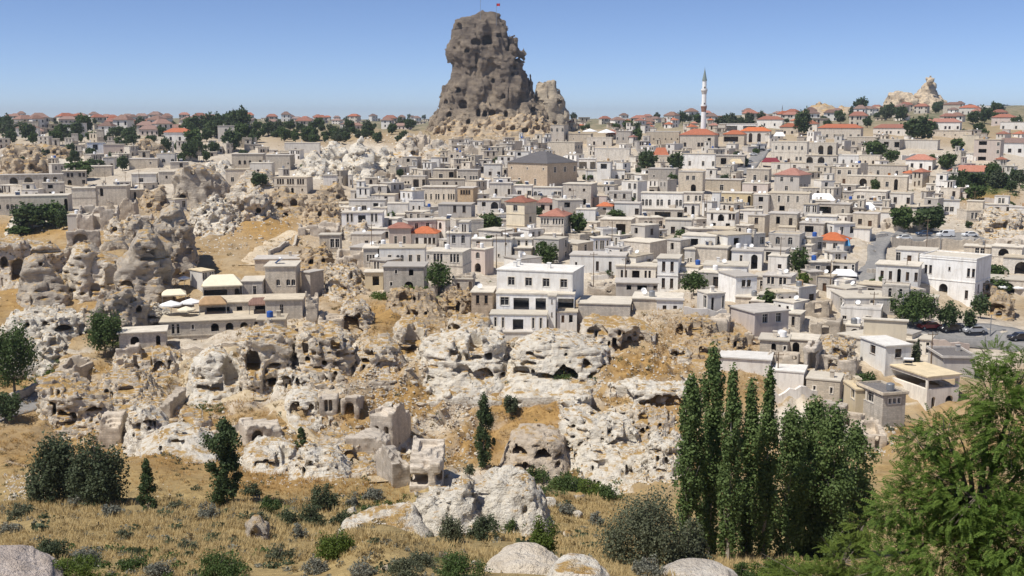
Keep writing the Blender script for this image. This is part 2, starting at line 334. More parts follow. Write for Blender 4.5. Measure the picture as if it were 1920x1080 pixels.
M_ROCKT = rock_mat('buff_tuff', (0.60, 0.49, 0.35), (0.32, 0.25, 0.18), (0.36, 0.29, 0.21), 0.5, 0.6, 0.5)
M_RUIN = wall_mat('ruined_stone', (0.56, 0.49, 0.40), st=0.4, stone=True, blk=0.25)
# ------------------------------------------------------------------ the land
def land_mat():
    s = N('dry_hillside'); p = s.pos()
    def at(n): o = s.n('Attribute', attribute_name=n); return o.outputs['Fac']
    n1 = s.noise(0.12, p, 6, 0.65); n2 = s.noise(0.8, p, 6, 0.7); n3 = s.noise(5, p, 4, 0.75)
    gold = s.mix(s.ramp(n2, 0.33, 0.68), (0.25, 0.155, 0.062), (0.44, 0.295, 0.125))
    gold = s.mix(s.ramp(n1, 0.42, 0.66, 0, 0.75), gold, (0.44, 0.35, 0.23))
    straw = s.mix(s.ramp(n2, 0.33, 0.68), (0.28, 0.20, 0.09), (0.48, 0.36, 0.165))
    straw = s.mix(s.ramp(n1, 0.45, 0.7, 0, 0.7), straw, (0.19, 0.155, 0.085))
    dust = s.mix(s.ramp(n2, 0.35, 0.66), (0.42, 0.36, 0.28), (0.62, 0.55, 0.45))
    dust = s.mix(s.ramp(n1, 0.55, 0.7, 0, 0.45), dust, (0.44, 0.31, 0.16))
    rock = s.mix(s.ramp(n2, 0.35, 0.7), (0.74, 0.68, 0.57), (0.50, 0.43, 0.34))
    far = s.mix(s.ramp(n1, 0.4, 0.62), (0.34, 0.28, 0.19), (0.10, 0.12, 0.06))
    green = s.mix(s.ramp(n2, 0.35, 0.66), (0.06, 0.085, 0.025), (0.13, 0.15, 0.05))
    c = s.mix(at('straw'), gold, straw); c = s.mix(at('dust'), c, dust); c = s.mix(at('far'), c, far)
    nz = s.n('SeparateXYZ'); s.l(s.n('NewGeometry').outputs['Normal'], nz.inputs[0])
    steep = s.math('MULTIPLY', s.ramp(nz.outputs[2], 0.84, 0.70), s.ramp(n2, 0.25, 0.45))
    c = s.mix(s.math('MULTIPLY', s.ramp(s.math('ADD', at('rock'), s.math('SUBTRACT', n2, 0.5)), 0.35, 0.6), 1.0), c, rock)
    c = s.mix(s.math('MULTIPLY', steep, 0.85), c, rock)
    rich = s.mix(s.ramp(n2, 0.35, 0.66), (0.28, 0.165, 0.06), (0.46, 0.295, 0.115)); c = s.mix(s.math('MULTIPLY', at('gold'), s.ramp(n2, 0.28, 0.45)), c, rich)
    c = s.mix(s.ramp(s.math('ADD', at('green'), s.math('SUBTRACT', n2, 0.5)), 0.4, 0.65), c, green)
    c = s.mix(s.ramp(n3, 0.45, 0.8, 0, 0.45), c, (0.20, 0.15, 0.09))
    h = s.math('ADD', n2, s.math('MULTIPLY', n3, 0.4))
    return s.bsdf(c, 1.0, h, 0.8, 0.3, spec=0.05)
M_LAND = land_mat()
def build_land():
    us = np.concatenate([np.arange(-380, -40, 18.0), np.arange(-40, 1960, 6.5), np.arange(1960, 2341, 18.0)])
    # rows: closer together where the slope faces the viewpoint
    Yd = np.exp(np.linspace(math.log(8), math.log(9000), 3000))
    vv = VG[130][np.clip(((np.log(Yd) - LY[0]) / (LY[1] - LY[0])).astype(int), 0, NLY - 1)]
    dens = np.abs(np.gradient(vv)) / 3.6 * (1 + 1.1 * ((Yd > 122) & (Yd < 200))) + 0.045
    cum = np.cumsum(dens); nr = int(cum[-1]); Y = np.interp(np.linspace(cum[0], cum[-1], nr), cum, Yd)
    X = ((us - 960) / FPX)[None] * Y[:, None]; YY = np.broadcast_to(Y[:, None], X.shape)
    Z = ground(X, YY)
    # image row of each vertex to look up zones
    d = YY * CP - Z * SP; v = 540 - FPX * (YY * SP + Z * CP) / d; u = 960 + FPX * X / d
    V = np.stack([X, YY, Z], -1).reshape(-1, 3)
    a, b = X.shape; i = np.arange(a * b).reshape(a, b)
    F = np.stack([i[:-1, :-1], i[:-1, 1:], i[1:, 1:], i[1:, :-1]], -1).reshape(-1, 4)
    me = mesh_np('terrain', V, F, [M_LAND], True)
    gz = np.clip(zone(GOLDZ, u, v) * 1.3, 0, 1)
    z = {'dust': np.clip(np.maximum(zone(DUST, u, v) * 1.6, np.clip((u - 640) / 60, 0, 1) * np.clip((v - 262) / 20, 0, 1) * np.clip((575 - v) / 30, 0, 1)), 0, 1), 'rock': zone(ROCKZ, u, v) * 0.75 * (1 - .8 * gz), 'gold': gz, 'green': zone(GREENZ, u, v) * 0.8 * (v > 240),
         'straw': np.clip((140 - YY) / 50, 0, 1), 'far': np.clip((YY - 700) / 250, 0, 1)}
    for k, x in z.items():
        at = me.attributes.new(k, 'FLOAT', 'POINT'); at.data.foreach_set('value', np.ascontiguousarray(x, np.float32).ravel())
    return tag(link('terrain', me), 'dry golden hillside and dusty slopes under the old town', kind='structure')
build_land()
# ------------------------------------------------------------------ rock: implicit shapes meshed with surface nets
_CO = [(i, j, k) for i in (0, 1) for j in (0, 1) for k in (0, 1)]
_ED = [(a, b) for a in range(8) for b in range(a + 1, 8) if sum(abs(_CO[a][t] - _CO[b][t]) for t in range(3)) == 1]
def nets(Fd, org, h):
    n = Fd.shape; S = Fd < 0
    sub = lambda A, c: A[c[0]:n[0] - 1 + c[0], c[1]:n[1] - 1 + c[1], c[2]:n[2] - 1 + c[2]]
    cnt = sum(sub(S, c).astype(np.int8) for c in _CO)
    act = (cnt > 0) & (cnt < 8); idx = np.full(act.shape, -1, np.int64); idx[act] = np.arange(act.sum())
    I = np.argwhere(act).astype(np.float32); fc = [sub(Fd, c)[act] for c in _CO]
    pos = np.zeros((len(I), 3), np.float32); num = np.zeros(len(I), np.float32)
    for a, b in _ED:
        fa, fb = fc[a], fc[b]; cr = (fa < 0) != (fb < 0); t = fa / np.where(cr, fa - fb, 1)
        A = np.array(_CO[a], np.float32); B = np.array(_CO[b], np.float32)
        pos += np.where(cr[:, None], A + t[:, None] * (B - A), 0); num += cr
    V = (I + pos / num[:, None]) * h + np.array(org, np.float32)
    Q = []
    for ax in range(3):
        o1, o2 = [(1, 2), (2, 0), (0, 1)][ax]
        sl0 = [slice(1, -1)] * 3; sl1 = [slice(1, -1)] * 3; sl0[ax] = slice(0, -1); sl1[ax] = slice(1, None)
        s0 = S[tuple(sl0)]; s1 = S[tuple(sl1)]; e = np.argwhere(s0 != s1); fl = s0[s0 != s1]
        base = e.copy()
        for t in range(3):
            if t != ax: base[:, t] += 1
        def cell(d1, d2):
            c = base.copy(); c[:, o1] += d1; c[:, o2] += d2; return idx[c[:, 0], c[:, 1], c[:, 2]]
        q = np.stack([cell(-1, -1), cell(0, -1), cell(0, 0), cell(-1, 0)], 1)
        q[~fl] = q[~fl][:, ::-1]; Q.append(q)
    return V, np.concatenate(Q)
def smax(a, b, k):
    h = np.clip(0.5 + 0.5 * (a - b) / k, 0, 1); return b + (a - b) * h + k * h * (1 - h)
def grid(x0, x1, y0, y1, z0, z1, h):
    xs = np.arange(x0, x1 + h, h, dtype=np.float32); ys = np.arange(y0, y1 + h, h, dtype=np.float32); zs = np.arange(z0, z1 + h, h, dtype=np.float32)
    return np.meshgrid(xs, ys, zs, indexing='ij')
OCC = []           # picture boxes already taken: (u0, u1, v0, v1)
def carve(F, X, Yg, Z, h, caves, sd):
    F0 = F.copy()
    for (cx, cz, cw, ch, cd, kind) in caves:
        ix = int(np.clip((cx - X[0, 0, 0]) / h, 0, F.shape[0] - 1)); iz = int(np.clip((cz - Z[0, 0, 0]) / h, 0, F.shape[2] - 1))
        col = F0[ix, :, iz] < 0
        ys = Yg[0, col.argmax(), 0] if col.any() else Yg[0, F.shape[1] // 3, 0]
        m = 0.7 * cw + 3 * h; mz = 0.7 * ch + 3 * h
        i0 = max(0, int((cx - m - X[0, 0, 0]) / h)); i1 = int((cx + m - X[0, 0, 0]) / h) + 2
        k0 = max(0, int((cz - mz - Z[0, 0, 0]) / h)); k1 = int((cz + mz - Z[0, 0, 0]) / h) + 2
        sl = (slice(i0, i1), slice(None), slice(k0, k1)); x, y, z = X[sl], Yg[sl], Z[sl]
        if x.size == 0: continue
        zb = cz - ch / 2
        if kind == 'r': d = np.maximum(np.abs(x - cx) - cw / 2, np.abs(z - cz) - ch / 2)
        else:
            wob = 0.0 if kind == 'A' else vnoise(x * 0.9 + sd, y * 0.5, z * 0.9) * min(cw, ch) * 0.12
            zr = zb + ch - cw / 2 if ch > cw / 2 else zb
            ry = max(ch - (zr - zb), 0.2)
            up = np.sqrt(((x - cx) / (cw / 2)) ** 2 + (np.maximum(z - zr, 0) / ry) ** 2) - 1
            d = np.maximum(np.where(z > zr, up * min(cw / 2, ry), np.abs(x - cx) - cw / 2), zb - z) + wob
        d = np.maximum(d, y - (ys + cd))
        F[sl] = np.maximum(F[sl], -d)
    return F
BELT = [False]
def rock(label, u0, u1, vt, vb, depth, prof=None, caves=(), mat=None, sd=0, Y=None, n=2.6, taper=0.3, amp=0.10, lump=0.13, strata=0.085, fs=2.2, res=None, name='rock_outcrop', sil=None, cat='rock', group=None, flare=0.14, tilt=0.05, fine=0.28, zf=1.25, under=3.0, yoff=0.0):
    uc = (u0 + u1) / 2
    if BELT[0]:
        rc = random.Random(int(sd) * 13 + 1); caves = list(caves)
        for _ in range(int((u1 - u0) / 19)):
            w_ = rc.uniform(5, 11); kd = rc.choice('Ar'); caves.append((rc.uniform(u0 + 8, u1 - 8), rc.uniform(vt + .35 * (vb - vt), vb - .1 * (vb - vt)), w_ * (.65 if kd == 'r' else 1.1), w_ * (1.25 if kd == 'r' else 1.1), rc.uniform(2, 4), kd))
        for _ in range(int((u1 - u0) / 34)): caves.append((rc.uniform(u0 + 14, u1 - 14), rc.uniform(vt + .4 * (vb - vt), vb - .15 * (vb - vt)), rc.uniform(18, 34), rc.uniform(5, 10), rc.uniform(1.2, 2.5), 'a'))
    g = G(uc, vb) if Y is None else P(uc, vb, Y)
    Yb = g.y; k = mpp(vb, Yb); Wd = (u1 - u0) * k
    Yt = Yb + depth * 0.35
    H = Yt * float(T(vt)) - g.z
    h = (res or max(0.2, Yb / FPX * 2.5)) * 1.36
    sc = min(H, Wd, 14.0)
    mx = 0.18 * sc + 2 * h
    ex = flare * 0.33 * Wd if sil is None else 0; ey = flare * 0.5 * depth if sil is None else 0
    X, Yg, Z = grid(-Wd / 2 - mx - ex, Wd / 2 + mx + ex, -mx - ey, depth + mx + ey, -under, H * 1.06 + mx, h)
    o = sd * 17.3
    fr = fs / max(sc, 3)
    yc = depth / 2
    wn = vnoise(X[:, :1, :1] * fr * .7 + o, X[:, :1, :1] * 0, X[:, :1, :1] * 0 + 2)
    if sil is not None:
        zz = [(Yt * float(T(v)) - g.z) for v, a, b in sil][::-1]
        la = [(a - uc) * mpp(v, Yt) for v, a, b in sil][::-1]; lb = [(b - uc) * mpp(v, Yt) for v, a, b in sil][::-1]
        z1 = Z[0, 0, :]; L = np.interp(z1, zz, la).astype(np.float32); Rr = np.interp(z1, zz, lb).astype(np.float32)
        cx = (L + Rr) / 2; rx = np.maximum((Rr - L) / 2, 0.3); ry = np.maximum(depth / 2 * np.clip(rx / (Wd / 2), 0.25, 1.0), 0.3)
        rr = (np.abs((X - cx) / rx) ** n + np.abs((Yg - yc) / ry) ** n) ** (1 / n) - 1
        F = smax(rr * np.minimum(rx, ry), Z - zz[-1], 0.06 * sc)
    else:
        prof = prof or [0.6, 0.9, 1.0, 0.85, 0.6]
        wx = X + wn * sc * 0.10
        hp = np.interp(wx[:, 0, 0], np.linspace(-Wd / 2, Wd / 2, len(prof)), prof).astype(np.float32)[:, None, None] * H
        tz = np.clip(Z[:1, :1, :] / max(H, 0.1), -0.3, 1.2); fl = flare * np.exp(-np.maximum(tz, -0.2) * 5)
        rx = Wd / 2 * (1 - taper * 0.5 * tz + fl * 0.6); ry = depth / 2 * (1 - taper * tz + fl)
        rr = (np.abs(X / rx) ** n + np.abs((Yg - yc - taper * 0.15 * depth * tz) / ry) ** n) ** (1 / n) - 1
        F = smax(rr * np.minimum(rx, ry), Z - hp, 0.08 * sc)
    band = np.abs(F) < 0.42 * sc + 3 * h
    x, y, z = X[band], Yg[band], Z[band]
    n1 = fbm(x * fr + o, y * fr + 3, z * fr * min(zf, 1.0), 3, 0.5)
    t = n1 * 3.6 + 10; ft = t - np.floor(t); st = (np.floor(t) + np.clip((ft - 0.62) / 0.38, 0, 1)) - 10
    dsp = amp * sc * (0.38 * n1 + 0.22 * st + .06)
    fold = np.zeros_like(x); rk = np.random.default_rng(int(sd) + 900)
    for f_, w_, m_ in ((1.0, 1.1, 4), (2.8, fine, 5)) + (((6.5, fine * .5, 5),) if fine > .4 else ()):
        for _ in range(m_):
            d_ = rk.normal(size=3) * np.array([1, 1, zf]); d_ /= np.linalg.norm(d_)
            ph = (x * d_[0] + y * d_[1] + z * d_[2]) * fr * f_ * rk.uniform(.7, 1.3) + n1 * .55 + rk.uniform(0, 9)
            fold += w_ * np.abs(ph % 1 - 0.5)
    dsp += (amp * 0.8 + lump * 0.6) * sc * (fold / 2.6 - 0.60) * 1.15
    cr = np.abs(vnoise(x * fr * 1.5 + o + 5, y * fr * 1.5, z * fr * 0.35)); dsp += lump * sc * 0.45 * np.clip(1 - cr / 0.13, 0, 1)
    dsp += lump * sc * 0.11 * fbm(x * fr * 4 + o, y * fr * 4, z * fr * 4.6, 2, 0.55)
    if strata:
        ph = z * (6.0 / max(sc, 4)) + vnoise(x * fr * .6, y * fr * .6, z * 0 + o) * 1.2 + x * tilt
        w_ = np.abs((ph % 1) - 0.5); dsp += strata * sc * (np.clip(1 - w_ / 0.10, 0, 1) - 0.2)
    F[band] += dsp
    F = carve(F, X, Yg, Z, h, [((c[0] - uc) * k, Yb * float(T(c[1])) - g.z, c[2] * k, c[3] * k, (c[4] if len(c) > 4 else 4.0), (c[5] if len(c) > 5 else 'a')) for c in caves], o)
    F[:, :, 0] = np.maximum(F[:, :, 0], 0.01)
    for ax in (0, 1):
        F[(slice(None),) * ax + (0,)] = np.maximum(F[(slice(None),) * ax + (0,)], 0.01); F[(slice(None),) * ax + (-1,)] = np.maximum(F[(slice(None),) * ax + (-1,)], 0.01)
    F[:, :, -1] = np.maximum(F[:, :, -1], 0.01)
    V, Q = nets(F, (X[0, 0, 0], Yg[0, 0, 0], Z[0, 0, 0]), h)
    if fine > .4:                           # drop loose crumbs
        lab = np.arange(len(V))
        for _ in range(80):
            m_ = lab[Q].min(1); new = lab.copy(); np.minimum.at(new, Q.ravel(), np.repeat(m_, 4)); new = new[new]
            if (new == lab).all(): break
            lab = new
        ids, cnt = np.unique(lab, return_counts=True); Q = Q[np.isin(lab[Q[:, 0]], ids[cnt > .05 * cnt.max()])]
    ra = -math.atan2(g.x, g.y); ca, sa = math.cos(ra), math.sin(ra)
    wxx = g.x + V[:, 0] * ca - V[:, 1] * sa; wyy = g.y + yoff + V[:, 0] * sa + V[:, 1] * ca
    low = V[:, 2] + g.z < ground(wxx, wyy) - 0.35
    Q = Q[~low[Q].all(1)]; used = np.unique(Q); rm = np.zeros(len(V), np.int64); rm[used] = np.arange(len(used)); V = V[used]; Q = rm[Q]
    me = mesh_np(name, V, Q, [mat or M_ROCK], True); me.set_sharp_from_angle(angle=R(32))
    ob = link(name, me); ob.location = (g.x, g.y + yoff, g.z); ob.rotation_euler = (0, 0, -math.atan2(g.x, g.y))
    tag(ob, label, cat, group); OCC.append((u0, u1, vt, vb))
    return ob
# the castle rock: dark weathered skin above, fresh pale tuff on the broken foot and in the scars
def castle_mat():
    s = N('castle_tuff'); p = s.pos(); sp = s.n('SeparateXYZ'); s.l(p, sp.inputs[0])
    a = s.noise(0.05, p, 6, 0.65); b = s.noise(0.3, p, 6, 0.7); f = s.noise(1.6, p, 5, 0.75)
    st = s.noise(1.0, s.scale(p, 0.05, 0.05, 0.3), 5, 0.65)
    zf = s.ramp(sp.outputs[2], -6, 34)
    m = s.math('ADD', s.math('MULTIPLY', zf, 0.30), a)
    c = s.mix(s.ramp(m, 0.50, 0.78), (0.60, 0.48, 0.34), (0.265, 0.213, 0.168))
    c = s.mix(s.ramp(b, 0.52, 0.66, 0, 0.7), c, (0.18, 0.145, 0.12))
    vst = s.noise(1.0, s.scale(p, 0.22, 0.22, 0.03), 5, 0.65); c = s.mix(s.ramp(vst, 0.55, 0.68, 0, 0.55), c, (0.17, 0.14, 0.115))
    c = s.mix(s.ramp(st, 0.52, 0.66, 0, 0.6), c, (0.50, 0.40, 0.29))
    c = s.mix(s.ramp(f, 0.5, 0.75, 0, 0.55), c, (0.30, 0.24, 0.18))
    h = s.math('ADD', s.math('MULTIPLY', b, 1.5), s.math('ADD', f, st))
    return s.bsdf(c, 0.95, h, 1.0, 2.2)
M_CASTLE = castle_mat()
CS = [(16, 904, 918), (22, 896, 940), (28, 880, 950), (36, 852, 953), (44, 848, 957), (60, 844, 962), (72, 842, 967), (89, 834, 974), (100, 832, 979), (125, 843, 986), (147, 841, 996), (160, 827, 1001), (175, 823, 1008), (205, 815, 1020), (225, 806, 1032), (245, 794, 1044)]
rock('huge weathered castle rock riddled with caves towering over the town', 794, 1044, 16, 246, 62, sil=CS, mat=M_CASTLE, sd=3, Y=770, n=3.0, amp=0.24, lump=0.42, strata=0.0, fs=1.1, res=0.70, fine=0.55, zf=0.42, name='castle_rock', under=8,
     caves=[(914, 70, 19, 19, 10), (892, 75, 20, 12, 6), (936, 62, 9, 9, 5), (876, 92, 10, 8, 5), (952, 88, 8, 9, 5), (925, 150, 7, 9, 5), (860, 168, 9, 10, 6), (835, 190, 8, 9, 5), (945, 180, 8, 9, 5), (897, 211, 8, 15, 8), (909, 213, 9, 12, 8), (923, 212, 14, 13, 9), (949, 214, 8, 11, 7), (974, 107, 18, 11, 7), (981, 159, 7, 12, 7), (966, 123, 6, 8, 5), (985, 123, 7, 8, 5), (984, 182, 22, 20, 5), (930, 224, 18, 8, 7), (952, 236, 18, 11, 7), (868, 195, 16, 16, 5), (860, 45, 14, 12, 4), (842, 214, 9, 10, 6), (878, 228, 8, 9, 6), (962, 137, 5, 8, 5), (1000, 205, 9, 9, 5), (905, 232, 12, 8, 6), (970, 226, 10, 9, 6)])
rock('pale walled rock tower leaning on the right shoulder of the castle rock', 990, 1066, 152, 250, 34, sil=[(152, 1004, 1042), (160, 1003, 1044), (175, 1003, 1046), (186, 1002, 1057), (205, 1000, 1060), (220, 998, 1064), (250, 990, 1068)], mat=rock_mat('pale_castle_tuff', (0.50, 0.43, 0.33), (0.26, 0.21, 0.16), (0.33, 0.27, 0.2), 0.5, 0, 0.5), sd=5, Y=790, amp=0.16, lump=0.3, strata=0.06, fs=1.4, res=0.85, under=8,
     caves=[(1022, 222, 8, 9, 5), (1048, 190, 8, 8, 4), (1040, 230, 9, 8, 5)], name='rock_tower')
rock('broken pale rubble skirt along the foot of the castle rock', 800, 1060, 214, 262, 26, prof=[0.25, 0.6, 0.75, 0.5, 0.7, 0.95, 0.8, 1.0, 0.85, 0.6, 0.4], mat=M_ROCKT, sd=8, Y=738, amp=0.22, lump=0.3, fs=3.5, res=0.85, under=8, taper=0.8,
     caves=[(843, 242, 7, 9, 5), (900, 236, 9, 8, 5), (936, 240, 12, 9, 5), (962, 240, 11, 9, 5), (985, 244, 12, 10, 6), (1010, 240, 9, 9, 5), (1025, 235, 8, 8, 5)])
rock('pointed far rock peak on the right skyline', 1690, 1772, 154, 212, 120, sil=[(152, 1738, 1743), (160, 1732, 1748), (170, 1724, 1753), (180, 1716, 1758), (190, 1708, 1765), (200, 1700, 1774), (212, 1690, 1785)], mat=rock_mat('far_tuff', (0.68, 0.56, 0.40), (0.30, 0.24, 0.18), (0.30, 0.245, 0.19), 0.5, 0, 0.5), sd=12, Y=1500, n=2.0, amp=0.45, lump=0.6, strata=0.0, fs=1.0, res=1.3, under=20, name='far_rock')
rock('rounded lower hump joined to the pointed far rock', 1652, 1722, 172, 212, 100, prof=[0.4, 0.8, 1.0, 0.95, 0.75, 0.6], mat=bpy.data.materials['far_tuff'], sd=13, Y=1490, amp=0.45, lump=0.6, strata=0.0, fs=1.0, res=1.5, under=20, name='far_rock', taper=.6)
rock('low cream rock ridge behind the red roofed school', 1500, 1660, 196, 226, 60, prof=[0.4, 0.9, 1, 0.7, 0.8, 0.7, 0.6, 0.5], mat=M_ROCKT, sd=14, Y=1350, amp=0.4, lump=0.5, fs=1, res=1.8, under=20)
# left cliffs
rock('tall dark grey cliff wall beside the dusty track', 296, 366, 388, 525, 16, prof=[0.75, 0.9, 1.0, 0.97, 0.7], mat=M_ROCKG, sd=21, amp=0.12, lump=0.2, strata=0.02, fs=3, taper=0.12, n=3.5, caves=[(318, 500, 14, 18, 4)])
rock('broad grey cliff with carved flat faces and a dark cave', 222, 322, 438, 572, 16, prof=[0.55, 0.7, 0.95, 1.0, 0.92, 0.8], mat=M_ROCKG, sd=22, amp=0.10, lump=0.2, strata=0.03, fs=2.4, taper=0.15, n=3.4, caves=[(243, 540, 24, 26, 5), (222, 490, 10, 12, 3), (290, 487, 46, 5, 1.2, 'r')])
rock('rounded pale rock with a smooth domed cap', 130, 240, 461, 560, 16, prof=[0.55, 0.9, 1.0, 0.85, 0.7, 0.6], mat=M_ROCK, sd=23, amp=0.10, lump=0.2, taper=0.2, fs=2, caves=[(168, 474, 5, 5, 2), (180, 540, 18, 14, 3), (212, 520, 26, 34, 1.5)])
rock('upright grey monolith with a small window hole', 42, 128, 482, 574, 12, prof=[0.35, 0.85, 1.0, 0.95, 0.6, 0.35], mat=M_ROCKG, sd=24, amp=0.10, lump=0.2, taper=0.35, fs=2, caves=[(82, 498, 6, 8, 3)])
rock('hollowed pale cliff at the left edge above the golden bank', -30, 122, 449, 532, 14, prof=[0.9, 1, 0.95, 1.0, 0.9, 0.85, 0.5], mat=M_ROCK, sd=25, amp=0.1, lump=0.2, taper=0.2, fs=3, caves=[(38, 505, 24, 36, 5), (14, 490, 12, 20, 4), (90, 476, 60, 6, 1.5, 'r')])
rock('white eroded ledge with cave slots above the left tree', 10, 168, 590, 668, 14, prof=[0.5, 0.9, 1, 0.95, 1.0, 0.9, 0.85], mat=M_ROCKB, sd=26, amp=0.14, lump=0.25, taper=0.3, fs=3.5, caves=[(58, 612, 10, 8, 3), (90, 612, 14, 8, 3), (120, 622, 34, 12, 4)])
rock('knobbly white boulder pile below the white ledge', 64, 130, 626, 690, 10, prof=[0.4, 0.8, 1.0, 0.9, 0.5], mat=M_ROCKB, sd=27, amp=0.2, lump=0.35, fs=4, caves=[(104, 645, 14, 14, 2), (95, 660, 16, 8, 2)])
rock('sharp grey fin of rock beside the green tree', 168, 276, 548, 640, 10, prof=[0.5, 0.75, 0.9, 1.0, 0.95, 0.6], mat=M_ROCKG, sd=28, amp=0.14, lump=0.25, taper=0.25, fs=3, caves=[(262, 585, 10, 12, 3)])
rock('white lumpy boulder at the corner of the cave hotel', 264, 318, 576, 630, 8, prof=[0.6, 0.95, 1, 0.8, 0.6], mat=M_ROCKB, sd=29, amp=0.18, lump=0.3, fs=4, caves=[(285, 597, 20, 5, 2), (295, 610, 20, 5, 2)])
rock('dark sheer cliff with a square notch under the upper left houses', 326, 432, 314, 384, 18, prof=[0.75, 0.95, 1.0, 0.96, 0.8, 0.5], mat=M_ROCKG, sd=30, amp=0.1, lump=0.15, taper=0.1, fs=3, n=3.6, strata=0.0, caves=[(364, 323, 7, 10, 3, 'r'), (345, 368, 14, 8, 4)])
rock('jumble of broken white rock slabs below the dark sheer cliff', 356, 448, 376, 432, 16, prof=[0.4, 0.7, 1.0, 0.8, 0.5], mat=M_ROCKB, sd=31, amp=0.3, lump=0.55, fs=6, taper=0.7, caves=[(405, 412, 14, 10, 3), (385, 400, 10, 7, 3)])
rock('pale crag with cave holes right of the dark cliff', 430, 510, 352, 414, 14, prof=[0.6, 1, 0.7, 0.8, 0.5], mat=M_ROCK, sd=32, amp=0.25, lump=0.4, fs=4, caves=[(455, 390, 10, 14, 4), (485, 395, 10, 10, 4)])
rock('spiky white rock pinnacles beside the ruined cliff edge', 200, 262, 406, 452, 12, prof=[0.4, 0.9, 0.6, 1.0, 0.5], mat=M_ROCK, sd=33, amp=0.2, lump=0.4, fs=4, caves=[(218, 430, 10, 8, 3)])
rock('pale crag on the brink left of the dark cliff top', 240, 300, 412, 460, 12, prof=[0.6, 0.95, 1, 0.8, 0.9], mat=M_ROCKG, sd=34, amp=0.2, lump=0.35, fs=3)
rock('spotted white crag standing before the dark cliff wall', 255, 325, 500, 570, 8, prof=[0.4, 0.75, 0.9, 1, 0.8, 0.5], mat=M_ROCK, sd=35, amp=0.2, lump=0.35, fs=4, Y=240)
rock('long jagged grey cream escarpment behind the separate left rocks', 100, 345, 440, 548, 12, prof=[0.45, 0.7, 0.8, 0.62, 0.85, 0.9, 0.75, 0.95, 1.0, 0.9], mat=M_ROCKG, sd=36, Y=262, amp=0.12, lump=0.26, taper=0.12, n=3.6, fs=3.2, strata=0.03, zf=0.5, caves=[(150, 500, 10, 12, 3), (205, 480, 8, 10, 3), (270, 470, 9, 12, 3)])
for i, (a, b, c, d, l) in enumerate([(150, 215, 345, 384, 'pale crag under the plain cream block'), (262, 318, 352, 398, 'broken pale crag left of the dark sheer cliff'), (20, 90, 398, 430, 'low pale crag under the long cream building'), (445, 520, 318, 350, 'pale crag above the cave-pocked slope'), (588, 650, 345, 385, 'ochre crag between the mansion and the gully'), (380, 440, 300, 330, 'pale crag among the upper left trees'), (640, 700, 420, 460, 'pale crag left of the stone base house'), (560, 625, 462, 505, 'tumbled pale crag beside the end of the dirt track')]):
    rock(l, a, b, c, d, 13, prof=[0.4, 0.9, 0.7, 1.0, 0.6], mat=(M_ROCK, M_ROCKT, M_ROCKB)[i % 3], sd=130 + i, amp=0.2, lump=0.34, fs=3.5, taper=0.6, caves=[((a + b) / 2 - 8, d - 12, 8, 9, 3), ((a + b) / 2 + 14, d - 14, 7, 8, 3)])
# white rocks right of the castle approach, upper middle
for i, (a, b, c, d, l) in enumerate([(600, 660, 262, 318, 'slanting white rock cone highest on the left of the pale gully'), (640, 712, 262, 330, 'grooved white rock cone in the middle of the pale gully'), (690, 745, 275, 328, 'smooth white rock cone with a cave mouth beside the gully houses'), (655, 705, 296, 342, 'low white rock hump at the bottom of the pale gully'), (560, 620, 285, 335, 'long white rock spur sloping down left of the pale gully'), (735, 790, 255, 300, 'broken white crag below the double arched ruin'), (790, 850, 262, 300, 'pale crag between the castle foot and the brown slope')]):
    rock(l, a, b, c, d, 14, prof=[0.35, 0.75, 1.0, 0.7, 0.4], mat=M_ROCKB if i < 5 else M_ROCK, sd=40 + i, amp=0.2, lump=0.4, fs=3, taper=0.8, caves=[((a + b) / 2 + 12, d - 14, 8, 9, 4)] if i in (2, 5, 6) else ())
rock('cave-pocked slope rock with three round black mouths', 488, 580, 355, 405, 16, prof=[0.4, 0.8, 1.0, 0.8, 0.5], mat=M_ROCKT, sd=50, amp=0.2, lump=0.3, taper=0.8, fs=3, caves=[(508, 391, 11, 12, 5), (524, 387, 13, 12, 5), (552, 382, 12, 12, 5), (535, 404, 11, 9, 4)])
rock('tumbled ochre crag above the bend of the dusty track', 575, 640, 372, 420, 14, prof=[0.5, 0.9, 1, 0.7, 0.6], mat=M_ROCKT, sd=51, amp=0.25, lump=0.4, taper=0.7, fs=4, caves=[(600, 403, 9, 8, 4), (622, 395, 8, 8, 3)])
rock('domed pale rocks at the far left under the hill houses', 8, 90, 290, 335, 20, prof=[0.7, 1, 0.6, 0.9, 0.5], mat=M_ROCKT, sd=52, amp=0.25, lump=0.4, fs=3, caves=[(60, 312, 8, 8, 4)])
rock('cave-pocked cliff band under the far left tree line', 10, 130, 272, 300, 16, prof=[0.8, 1, 0.9, 1, 0.8, 0.7], mat=M_ROCKT, sd=53, amp=0.2, lump=0.3, fs=4, caves=[(90, 285, 5, 7, 3), (100, 286, 5, 7, 3), (112, 287, 5, 7, 3), (60, 286, 5, 7, 3)])
rock('pale rock mound behind the small dark conifer', 250, 310, 262, 292, 16, prof=[0.5, 1, 0.8, 0.5], mat=M_ROCKT, sd=54, amp=0.25, lump=0.4, fs=4)
